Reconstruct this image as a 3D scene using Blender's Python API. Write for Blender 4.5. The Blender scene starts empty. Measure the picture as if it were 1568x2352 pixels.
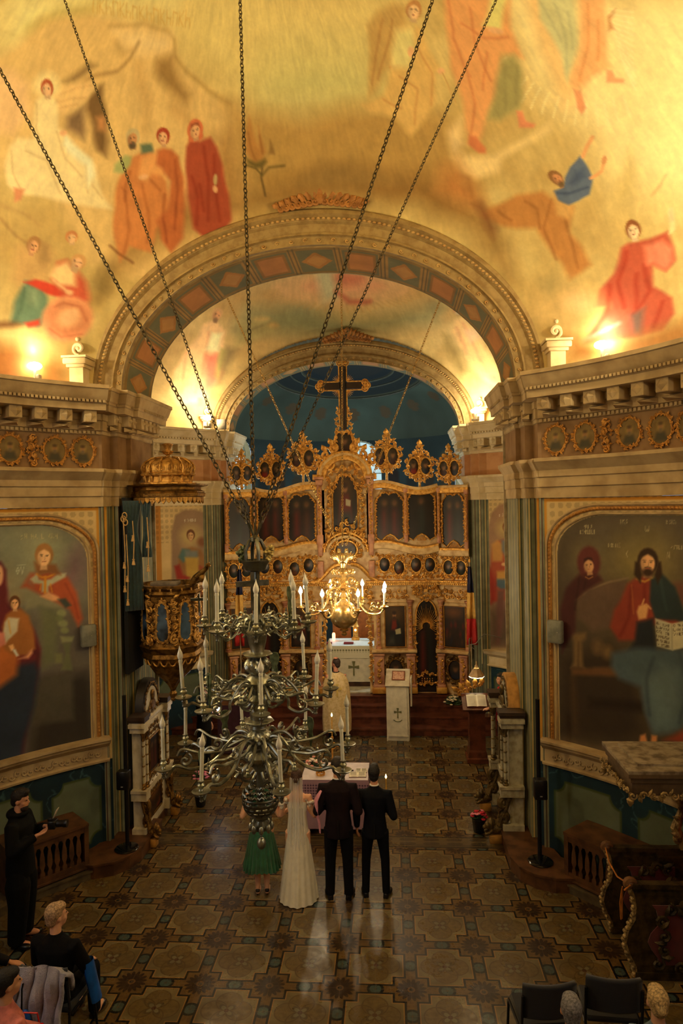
import bpy, bmesh, math, random
import numpy as np
from mathutils import Vector, Matrix

S = bpy.context.scene
random.seed(7)
R_ = math.radians

# ---------------------------------------------------------------- camera
EYE = (0.0, 0.0, 5.1)
YAW, PITCH, ROLL, FPX = 0.0699, 0.01257, -0.01954, 1590.0
cam_d = bpy.data.cameras.new('camera')
cam = bpy.data.objects.new('camera', cam_d)
S.collection.objects.link(cam)
_w = Vector((-math.sin(YAW) * math.cos(PITCH), math.cos(YAW) * math.cos(PITCH), -math.sin(PITCH)))
_r = Vector((math.cos(YAW), math.sin(YAW), 0))
_u = _r.cross(_w)
_r, _u = math.cos(ROLL) * _r + math.sin(ROLL) * _u, -math.sin(ROLL) * _r + math.cos(ROLL) * _u
cam.matrix_world = Matrix(((_r.x, _u.x, -_w.x, EYE[0]), (_r.y, _u.y, -_w.y, EYE[1]), (_r.z, _u.z, -_w.z, EYE[2]), (0, 0, 0, 1)))
cam_d.sensor_fit = 'VERTICAL'
cam_d.sensor_height = 36
cam_d.lens = FPX / 2352 * 36
cam_d.clip_start = 0.05
S.camera = cam

# ---------------------------------------------------------------- world, exposure, lights of the room
S.view_settings.view_transform = 'Standard'
S.view_settings.look = 'None'
S.view_settings.exposure = EXPOSURE = 0.0
S.view_settings.gamma = 1
S.view_settings.use_curve_mapping = False
W = bpy.data.worlds.new('daylight outside')
S.world = W
W.use_nodes = True
W.node_tree.nodes['Background'].inputs[0].default_value = (0.55, 0.75, 1.0, 1)
W.node_tree.nodes['Background'].inputs[1].default_value = 0.6

X0 = -1.05                     # nave axis
NY, NR = 5.7, 5.25             # nave rotunda centre and radius
BY, BR = 11.6, 5.25            # choir bay
ZC = 6.82                      # top of the cornice
WARM = (1.0, 0.79, 0.46)


def light(name, kind, loc, power, color, size=0.1, aim=None, spot=None, blend=0.6, size_y=None):
    l = bpy.data.lights.new(name, kind)
    l.energy = power
    l.color = color
    if kind == 'AREA':
        l.size = size
        if size_y:
            l.shape = 'RECTANGLE'
            l.size_y = size_y
    else:
        l.shadow_soft_size = size
    if kind == 'SPOT':
        l.spot_size = R_(spot)
        l.spot_blend = blend
    o = bpy.data.objects.new(name, l)
    S.collection.objects.link(o)
    o.location = loc
    if aim is not None:
        o.rotation_euler = (Vector(aim) - Vector(loc)).to_track_quat('-Z', 'Y').to_euler()
    return o


# added unseen lamps for soft nave daylight, windows only assumed; then altar window daylight
light('daylight fill', 'AREA', (X0 - 4.6, 3.6, 4.2), 34, (0.92, 0.96, 1.0), 1.3, (X0 + 2, 8.5, 0.5), size_y=2.6)
light('daylight fill', 'AREA', (X0 + 4.6, 3.6, 4.2), 14, (0.92, 0.96, 1.0), 1.3, (X0 - 2, 8.5, 0.5), size_y=2.6)
light('altar daylight fill', 'AREA', (X0 - 2.55, 18.3, 4.3), 105, (0.80, 0.93, 0.96), 0.9, (X0 + 2, 17.2, 4.5), size_y=2.2)
light('altar daylight fill', 'AREA', (X0 + 2.55, 18.3, 4.3), 105, (0.80, 0.93, 0.96), 0.9, (X0 - 2, 17.2, 4.5), size_y=2.2)

# ---------------------------------------------------------------- object helpers
def fix(o, label=None, cat=None, group=None, kind=None):
    if label: o['label'] = label
    if cat: o['category'] = cat
    if group: o['group'] = group
    if kind: o['kind'] = kind
    return o


def thing(name, label, cat, loc=(0, 0, 0), rz=0.0, group=None, scale=None):
    o = bpy.data.objects.new(name, None)
    S.collection.objects.link(o)
    o.empty_display_size = 0.1
    o.location = loc
    o.rotation_euler = (0, 0, rz)
    if scale: o.scale = (scale,) * 3
    return fix(o, label, cat, group)


def dup(o, parent=None):
    c = o.copy()
    S.collection.objects.link(c)
    if parent is not None: c.parent = parent
    for ch in list(o.children):
        dup(ch, c)
    return c


class MB:
    """collects geometry; build() links it as one mesh object"""
    def __init__(s):
        s.v = []; s.f = []; s.T = None; s.mi = []; s.m = 0; s.cut = []

    def add(s, vs, fs):
        n = len(s.v); s.cut.append((n, len(s.f)))
        if s.T is not None:
            T = s.T
            s.v.extend([tuple(T @ Vector(p)) for p in vs])
        else:
            s.v.extend([tuple(p) for p in vs])
        s.f.extend([tuple(i + n for i in f) for f in fs])
        s.mi.extend([s.m] * len(fs))
        return s

    def box(s, x0, x1, y0, y1, z0, z1):
        return s.add([(x0, y0, z0), (x1, y0, z0), (x1, y1, z0), (x0, y1, z0), (x0, y0, z1), (x1, y0, z1), (x1, y1, z1), (x0, y1, z1)],
                     [(3, 2, 1, 0), (4, 5, 6, 7), (0, 1, 5, 4), (1, 2, 6, 5), (2, 3, 7, 6), (3, 0, 4, 7)])

    def cbox(s, c, d, b=0.0):
        """box by centre and size, with chamfered vertical and horizontal edges when b is set"""
        x, y, z = c; a, e, h = d[0] / 2, d[1] / 2, d[2] / 2
        if not b:
            return s.box(x - a, x + a, y - e, y + e, z - h, z + h)
        def ring(i, zz): return [(x - a + i, y - e + b + i * 0, zz), (x - a + b, y - e + i, zz), (x + a - b, y - e + i, zz), (x + a - i, y - e + b, zz),
                                 (x + a - i, y + e - b, zz), (x + a - b, y + e - i, zz), (x - a + b, y + e - i, zz), (x - a + i, y + e - b, zz)]
        rs = [ring(b * .7, z - h), ring(0, z - h + b), ring(0, z + h - b), ring(b * .7, z + h)]
        return s.loft(rs, True, True)

    def loft(s, rings, closed=True, caps=False):
        n = len(rings[0]); vs = [p for r in rings for p in r]; fs = []
        for i in range(len(rings) - 1):
            for j in range(n if closed else n - 1):
                k = (j + 1) % n
                fs.append((i * n + j, i * n + k, (i + 1) * n + k, (i + 1) * n + j))
        if caps:
            fs.append(tuple(range(n - 1, -1, -1)))
            fs.append(tuple(range((len(rings) - 1) * n, len(rings) * n)))
        return s.add(vs, fs)

    def lathe(s, prof, n=20, c=(0, 0, 0), caps=True, a0=0.0, lobes=0, amp=0.0, twist=0.0):
        rings = []
        z0 = prof[0][1]; z1 = prof[-1][1]
        for r, z in prof:
            ring = []
            for k in range(n):
                a = a0 + 2 * math.pi * k / n
                rr = r
                if lobes: rr = r * (1 + amp * math.cos(lobes * (a + twist * (z - z0) / max(1e-6, abs(z1 - z0)))))
                ring.append((c[0] + rr * math.cos(a), c[1] + rr * math.sin(a), c[2] + z))
            rings.append(ring)
        return s.loft(rings, True, caps)

    def tube(s, pts, r, n=8, closed=False, caps=True, flat=1.0):
        P = [Vector(p) for p in pts]; m = len(P)
        rs = r if isinstance(r, (list, tuple)) else [r] * m
        tang = []
        for i in range(m):
            a = P[(i - 1) % m] if (closed or i > 0) else P[i]
            b = P[(i + 1) % m] if (closed or i < m - 1) else P[i]
            t = (b - a)
            tang.append(t.normalized() if t.length > 1e-9 else Vector((0, 0, 1)))
        ref = Vector((0, 0, 1)) if abs(tang[0].z) < 0.9 else Vector((0, 1, 0))
        u = tang[0].cross(ref).normalized()
        rings = []
        for i in range(m):
            u = (u - tang[i] * u.dot(tang[i]))
            u = u.normalized() if u.length > 1e-6 else tang[i].orthogonal().normalized()
            w = tang[i].cross(u)
            rings.append([P[i] + (u * math.cos(2 * math.pi * k / n) + w * math.sin(2 * math.pi * k / n) * flat) * rs[i] for k in range(n)])
        if closed: rings.append(rings[0])
        return s.loft(rings, True, caps and not closed)

    def curve(s, pts, r, n=8, k=5, **kw):
        P = [Vector(p) for p in pts]; m = len(P); rs = r if isinstance(r, (list, tuple)) else [r] * m; out = []; ro = []
        for i in range(m - 1):
            a, b, c, d = P[max(0, i - 1)], P[i], P[i + 1], P[min(m - 1, i + 2)]
            for j in range(k):
                t = j / k; out.append(.5 * (2 * b + (c - a) * t + (2 * a - 5 * b + 4 * c - d) * t * t + (3 * b - a - 3 * c + d) * t ** 3)); ro.append(rs[i] * (1 - t) + rs[i + 1] * t)
        return s.tube(out + [P[-1]], ro + [rs[-1]], n, **kw)

    def ell(s, c, r, nu=14, nv=8):
        if not isinstance(r, (list, tuple)): r = (r, r, r)
        rings = []
        for i in range(1, nv):
            t = math.pi * i / nv
            rings.append([(c[0] + r[0] * math.sin(t) * math.cos(2 * math.pi * k / nu), c[1] + r[1] * math.sin(t) * math.sin(2 * math.pi * k / nu), c[2] - r[2] * math.cos(t)) for k in range(nu)])
        n0 = len(s.v)
        vs = [p for q in rings for p in q] + [(c[0], c[1], c[2] - r[2]), (c[0], c[1], c[2] + r[2])]
        fs = []
        for i in range(nv - 2):
            for j in range(nu):
                k = (j + 1) % nu
                fs.append((i * nu + j, i * nu + k, (i + 1) * nu + k, (i + 1) * nu + j))
        b, t = len(vs) - 2, len(vs) - 1
        for j in range(nu):
            k = (j + 1) % nu
            fs.append((b, k, j)); fs.append((t, (nv - 2) * nu + j, (nv - 2) * nu + k))
        return s.add(vs, fs)

    def prism(s, poly, y0, y1, axis='y'):
        """extrude a 2d outline (x,z) along y, (x,y) along z or (y,z) along x"""
        def q(a, b, t): return (a, t, b) if axis == 'y' else ((a, b, t) if axis == 'z' else (t, a, b))
        n = len(poly)
        area = sum(poly[i][0] * poly[(i + 1) % n][1] - poly[(i + 1) % n][0] * poly[i][1] for i in range(n))
        if (area < 0) ^ (axis == 'y') : poly = poly[::-1]
        vs = [q(a, b, y0) for a, b in poly] + [q(a, b, y1) for a, b in poly]
        fs = [tuple(range(n - 1, -1, -1)), tuple(range(n, 2 * n))] + [(i, (i + 1) % n, n + (i + 1) % n, n + i) for i in range(n)]
        return s.add(vs, fs)

    def sweep(s, prof, path, closed=False, caps=True, side=1):
        """profile [(out, z)] swept along a plan path [(x, y)]; out is to the right of travel when side=1"""
        P = [Vector((p[0], p[1])) for p in path]; m = len(P); rings = []
        for i in range(m):
            a = P[(i - 1) % m] if (closed or i > 0) else None
            b = P[(i + 1) % m] if (closed or i < m - 1) else None
            d1 = (P[i] - a).normalized() if a is not None else None
            d2 = (b - P[i]).normalized() if b is not None else None
            if d1 is None: d1 = d2
            if d2 is None: d2 = d1
            n1 = Vector((d1.y, -d1.x)) * side; n2 = Vector((d2.y, -d2.x)) * side
            nn = (n1 + n2)
            nn = nn / max(0.3, nn.dot(n1)) if nn.length > 1e-6 else n1
            rings.append([(P[i].x + nn.x * o, P[i].y + nn.y * o, z) for o, z in prof])
        if closed: rings.append(rings[0])
        return s.loft(rings, len(prof) > 2, caps and not closed and len(prof) > 2)

    def scroll(s, c, R, r, a0=0.0, turns=1.25, mir=1, n=6, plane='xz', end=0.15, k=16):
        """a C-scroll: a spiral tube in a plane facing the viewer, with a bead at its eye"""
        pts = []; rs = []
        for i in range(k + 1):
            t = i / k
            rad = R * (1 - (1 - end) * t)
            a = a0 + mir * turns * 2 * math.pi * t
            p, q = rad * math.cos(a), rad * math.sin(a)
            pts.append((c[0] + p, c[1], c[2] + q) if plane == 'xz' else ((c[0], c[1] + p, c[2] + q) if plane == 'yz' else (c[0] + p, c[1] + q, c[2])))
            rs.append(r * (0.45 + 0.75 * math.sin(math.pi * min(1, t * 1.05 + 0.08))))
        s.tube(pts, rs, n)
        return s.ell(pts[-1], r * 1.15, 7, 5)

    def leaf(s, c, L, w, ang, th=0.02, lift=0.03, plane='xz', n=6):
        """a curled acanthus leaf lying in the xz plane, pointing along ang, arching towards -y"""
        rows = []
        for i in range(n + 1):
            t = i / n
            ww = w * (math.sin(math.pi * min(1, 0.12 + 0.88 * t)) ** 0.7) * (1 + 0.25 * math.sin(t * 14))
            y = -lift * math.sin(math.pi * t * 0.95)
            ca, sa = math.cos(ang), math.sin(ang)
            def pt(d, e, yy):
                x, z = ca * d - sa * e, sa * d + ca * e
                if plane == 'xz': return (c[0] + x, c[1] + yy, c[2] + z)
                return (c[0] + yy, c[1] + x, c[2] + z)
            rows.append([pt(L * t, -ww / 2, y), pt(L * t, 0, y - th), pt(L * t, ww / 2, y), pt(L * t, 0, y + th * .4)])
        return s.loft(rows, True, True)

    def build(s, name, mats, parent=None, smooth=True, angle=40, **kw):
        me = bpy.data.meshes.new(name)
        me.from_pydata(s.v, [], s.f)
        me.update()
        if not isinstance(mats, (list, tuple)): mats = [mats]
        for m in mats: me.materials.append(m)
        if len(mats) > 1: me.polygons.foreach_set('material_index', s.mi)
        if smooth:
            me.polygons.foreach_set('use_smooth', [True] * len(me.polygons))
            if angle < 180:
                try: me.set_sharp_from_angle(angle=R_(angle))
                except Exception: pass
        o = bpy.data.objects.new(name, me)
        S.collection.objects.link(o)
        if parent is not None: o.parent = parent
        return fix(o, **kw)


def pieces(mb, name, m, parent, **kw):
    """every solid of the builder as a part of its own"""
    c = mb.cut + [(len(mb.v), len(mb.f))]
    for (v0, f0), (v1, f1) in zip(c, c[1:]):
        q = MB(); q.v = mb.v[v0:v1]; q.f = [tuple(i - v0 for i in f) for f in mb.f[f0:f1]]; q.mi = [0] * len(q.f); q.build(name, m, parent, **kw)


def remesh(mb, name, mat, parent, voxel=0.012, smooth=4, **kw):
    """one continuous organic surface out of overlapping volumes"""
    o = mb.build(name, mat, parent, True, 180, **kw)
    m = o.modifiers.new('skin', 'REMESH'); m.mode = 'VOXEL'; m.voxel_size = voxel; m.use_smooth_shade = True
    if smooth:
        m = o.modifiers.new('soft', 'SMOOTH'); m.factor = 0.5; m.iterations = smooth
    return o


# ---------------------------------------------------------------- node materials
class NX:
    """tiny expression wrapper for shader math"""
    def __init__(s, nt, sock): s.nt = nt; s.k = sock
    def _op(s, op, *o):
        n = s.nt.nodes.new('ShaderNodeMath'); n.operation = op
        for i, a in enumerate((s,) + o):
            if isinstance(a, NX): s.nt.links.new(a.k, n.inputs[i])
            else: n.inputs[i].default_value = a
        return NX(s.nt, n.outputs[0])
    def __add__(s, o): return s._op('ADD', o)
    def __sub__(s, o): return s._op('SUBTRACT', o)
    def __mul__(s, o): return s._op('MULTIPLY', o)
    def __truediv__(s, o): return s._op('DIVIDE', o)
    def lt(s, o): return s._op('LESS_THAN', o)
    def gt(s, o): return s._op('GREATER_THAN', o)
    def mn(s, o): return s._op('MINIMUM', o)
    def mx(s, o): return s._op('MAXIMUM', o)
    def abs(s): return s._op('ABSOLUTE')
    def fr(s): return s._op('FRACT')
    def sin(s): return s._op('SINE')
    def sqrt(s): return s._op('SQRT')
    def at2(s, o): return s._op('ARCTAN2', o)
    def ramp(s, a, b):   # smooth 0..1 between a and b
        n = s.nt.nodes.new('ShaderNodeMapRange'); n.interpolation_type = 'SMOOTHSTEP'
        s.nt.links.new(s.k, n.inputs[0]); n.inputs[1].default_value = a; n.inputs[2].default_value = b
        return NX(s.nt, n.outputs[0])


def lin(c):
    """sRGB 0-255 -> linear"""
    return tuple(((v / 255) / 12.92 if v / 255 <= 0.04045 else ((v / 255 + 0.055) / 1.055) ** 2.4) for v in c[:3])


def mixc(nt, f, a, b):
    n = nt.nodes.new('ShaderNodeMix'); n.data_type = 'RGBA'
    for sock, val in ((n.inputs[0], f), (n.inputs[6], a), (n.inputs[7], b)):
        if isinstance(val, NX): nt.links.new(val.k, sock)
        elif isinstance(val, bpy.types.NodeSocket): nt.links.new(val, sock)
        elif isinstance(val, (int, float)): sock.default_value = val
        else: sock.default_value = (*val, 1)
    return n.outputs[2]


def noise(nt, vec, scale, detail=3, rough=0.55, dist=0.0):
    n = nt.nodes.new('ShaderNodeTexNoise'); n.inputs['Scale'].default_value = scale
    n.inputs['Detail'].default_value = detail; n.inputs['Roughness'].default_value = rough; n.inputs['Distortion'].default_value = dist
    if vec is not None: nt.links.new(vec, n.inputs['Vector'])
    return NX(nt, n.outputs[0])


def base_mat(name):
    m = bpy.data.materials.new(name); m.use_nodes = True
    nt = m.node_tree; b = nt.nodes['Principled BSDF']
    tc = nt.nodes.new('ShaderNodeTexCoord')
    return m, nt, b, tc.outputs['Object']


_mats = {}
def mat(name, col, rough=0.6, metal=0.0, var=0.12, scale=9.0, bump=0.0, bscale=40.0, col2=None, emit=None, estr=0.0, spec=0.5, sheen=0.0, trans=0.0, mix=(0.35, 0.7)):
    if name in _mats: return _mats[name]
    m, nt, b, oc = base_mat(name)
    c = lin(col)
    c2 = lin(col2) if col2 else tuple(max(0, v * (1 - var * 2.2)) for v in c)
    c1 = c if col2 else tuple(min(1, v * (1 + var)) for v in c)
    f = noise(nt, oc, scale).ramp(*mix)
    nt.links.new(mixc(nt, f, c1, c2), b.inputs['Base Color'])
    b.inputs['Roughness'].default_value = rough
    b.inputs['Metallic'].default_value = metal
    b.inputs['Specular IOR Level'].default_value = spec
    if sheen: b.inputs['Sheen Weight'].default_value = sheen
    if trans: b.inputs['Transmission Weight'].default_value = trans
    if bump:
        bn = nt.nodes.new('ShaderNodeBump'); bn.inputs['Strength'].default_value = bump; bn.inputs['Distance'].default_value = 0.02
        nt.links.new(noise(nt, oc, bscale, 4).k, bn.inputs['Height']); nt.links.new(bn.outputs[0], b.inputs['Normal'])
    if emit:
        b.inputs['Emission Color'].default_value = (*emit, 1); b.inputs['Emission Strength'].default_value = estr
    _mats[name] = m
    return m


def paint_mat(name, rough=0.7, spec=0.3, grain=0.06, gscale=30):
    """shows the painted vertex colours of a mural, with a little plaster grain"""
    if name in _mats: return _mats[name]
    m, nt, b, oc = base_mat(name)
    a = nt.nodes.new('ShaderNodeAttribute'); a.attribute_name = 'paint'
    g = noise(nt, oc, gscale, 4).ramp(0.3, 0.7)
    dark = nt.nodes.new('ShaderNodeMix'); dark.data_type = 'RGBA'; dark.blend_type = 'MULTIPLY'
    nt.links.new((g * grain).k, dark.inputs[0]); nt.links.new(a.outputs['Color'], dark.inputs[6]); dark.inputs[7].default_value = (.35, .3, .25, 1)
    nt.links.new(dark.outputs[2], b.inputs['Base Color'])
    b.inputs['Roughness'].default_value = rough; b.inputs['Specular IOR Level'].default_value = spec
    _mats[name] = m
    return m


# ---------------------------------------------------------------- mural painting (vertex colours laid out on the wall's own surface)
def vnoise(x, y, seed=0):
    xi, yi = np.floor(x), np.floor(y); fx, fy = x - xi, y - yi
    fx, fy = fx * fx * (3 - 2 * fx), fy * fy * (3 - 2 * fy)
    def h(a, b):
        t = np.sin(a * 127.1 + b * 311.7 + seed * 74.7) * 43758.5453
        return t - np.floor(t)
    return (h(xi, yi) * (1 - fx) + h(xi + 1, yi) * fx) * (1 - fy) + (h(xi, yi + 1) * (1 - fx) + h(xi + 1, yi + 1) * fx) * fy


def fbm(x, y, seed=0, o=4):
    s = 0; a = 0.5
    for i in range(o):
        s = s + a * vnoise(x, y, seed + i); x = x * 2.03 + 5.1; y = y * 2.03 + 1.7; a /= 2
    return s / (1 - 0.5 ** o)


class Canvas:
    """points (u,v) on a surface and their colours; shapes are painted over them"""
    def __init__(s, u, v, base):
        s.u = np.asarray(u, float); s.v = np.asarray(v, float)
        s.c = np.empty((len(s.u), 3)); s.c[:] = base
        s.wu = s.u; s.wv = s.v

    def wobble(s, amp, sc):
        s.wu = s.u + amp * (fbm(s.u * sc, s.v * sc, 3, 2) - 0.5) * 2
        s.wv = s.v + amp * (fbm(s.u * sc, s.v * sc, 9, 2) - 0.5) * 2

    def sub(s, x0, x1, y0, y1):
        return np.nonzero((s.wu > x0) & (s.wu < x1) & (s.wv > y0) & (s.wv < y1))[0]

    def lay(s, idx, m, col):
        m = np.clip(m, 0, 1)[:, None]
        s.c[idx] = s.c[idx] * (1 - m) + np.asarray(col, float)[None] * m

    @staticmethod
    def seg(px, py, pts, closed):
        d = np.full(px.shape, 1e9); inside = np.zeros(px.shape, bool)
        n = len(pts)
        for i in range(n if closed else n - 1):
            ax, ay = pts[i]; bx, by = pts[(i + 1) % n]
            ex, ey = bx - ax, by - ay; L = ex * ex + ey * ey + 1e-12
            t = np.clip(((px - ax) * ex + (py - ay) * ey) / L, 0, 1)
            dx, dy = px - ax - t * ex, py - ay - t * ey
            d = np.minimum(d, dx * dx + dy * dy)
            if closed:
                c = ((ay > py) != (by > py)) & (px < ex * (py - ay) / (ey if abs(ey) > 1e-9 else 1e-9) + ax)
                inside ^= c
        return np.sqrt(d), inside

    def poly(s, pts, col, soft=0.02, al=1.0):
        xs = [p[0] for p in pts]; ys = [p[1] for p in pts]
        idx = s.sub(min(xs) - soft, max(xs) + soft, min(ys) - soft, max(ys) + soft)
        if not len(idx): return
        d, ins = s.seg(s.wu[idx], s.wv[idx], pts, True)
        sd = np.where(ins, -d, d)
        s.lay(idx, al * (0.5 - sd / (2 * soft) if soft > 0 else (sd < 0)), col)

    def line(s, pts, w, col, soft=0.01, al=1.0, closed=False):
        xs = [p[0] for p in pts]; ys = [p[1] for p in pts]; q = w / 2 + soft
        idx = s.sub(min(xs) - q, max(xs) + q, min(ys) - q, max(ys) + q)
        if not len(idx): return
        if closed: pts = list(pts) + [pts[0]]
        d, _ = s.seg(s.wu[idx], s.wv[idx], pts, False)
        s.lay(idx, al * (0.5 - (d - w / 2) / (2 * soft)), col)

    def ell(s, cx, cy, rx, ry, col, soft=0.02, al=1.0, rot=0.0):
        q = max(rx, ry) + soft
        idx = s.sub(cx - q, cx + q, cy - q, cy + q)
        if not len(idx): return
        x, y = s.wu[idx] - cx, s.wv[idx] - cy
        c, n = math.cos(rot), math.sin(rot)
        x, y = x * c + y * n, -x * n + y * c
        k = np.sqrt((x / rx) ** 2 + (y / ry) ** 2)
        s.lay(idx, al * (0.5 - (k - 1) * min(rx, ry) / (2 * soft)), col)

    def draw(s, ops, f=lambda p: p, k=1.0):
        """ops: strings of shape lists converted by f (placement) and scale k"""
        for o in ops:
            t, pts, col, soft = o[0], o[1], o[2], o[3]
            al = o[4] if len(o) > 4 else 1.0
            if t == 'p': s.poly([f(p) for p in pts], col, soft * k, al)
            elif t == 'l': s.line([f(p) for p in pts], o[5] * k, col, soft * k, al)
            elif t == 'e':
                cx, cy, rx, ry = pts[:4]; rot = pts[4] if len(pts) > 4 else 0
                c = f((cx, cy)); s.ell(c[0], c[1], rx * k, ry * k, col, soft * k, al, rot)


def tolin(a):
    a = np.clip(a / 255.0, 0, 1)
    return np.where(a <= 0.04045, a / 12.92, ((a + 0.055) / 1.055) ** 2.4)


def set_paint(o, cols):
    at = o.data.color_attributes.new('paint', 'FLOAT_COLOR', 'POINT')
    b = np.ones((len(cols), 4), np.float32); b[:, :3] = tolin(cols)
    at.data.foreach_set('color', b.ravel())


def grid_mesh(name, pos, nu, nv, mat_, parent=None, flip=False, cols=None, keep=None, **kw):
    """pos (nv*nu,3) row-major grid -> mesh"""
    i = np.arange(nv - 1)[:, None] * nu + np.arange(nu - 1)[None]
    q = np.stack([i, i + 1, i + nu + 1, i + nu], -1).reshape(-1, 4)
    if keep is not None: q = q[keep.reshape(-1)]
    if flip: q = q[:, ::-1]
    me = bpy.data.meshes.new(name)
    me.vertices.add(len(pos)); me.vertices.foreach_set('co', np.asarray(pos, np.float32).ravel())
    me.loops.add(q.size); me.loops.foreach_set('vertex_index', q.astype(np.int32).ravel())
    me.polygons.add(len(q)); me.polygons.foreach_set('loop_start', (np.arange(len(q)) * 4).astype(np.int32))
    me.update(calc_edges=True)
    me.polygons.foreach_set('use_smooth', [True] * len(q))
    me.materials.append(mat_)
    o = bpy.data.objects.new(name, me); S.collection.objects.link(o)
    if parent is not None: o.parent = parent
    if cols is not None: set_paint(o, cols)
    return fix(o, **kw)

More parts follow.
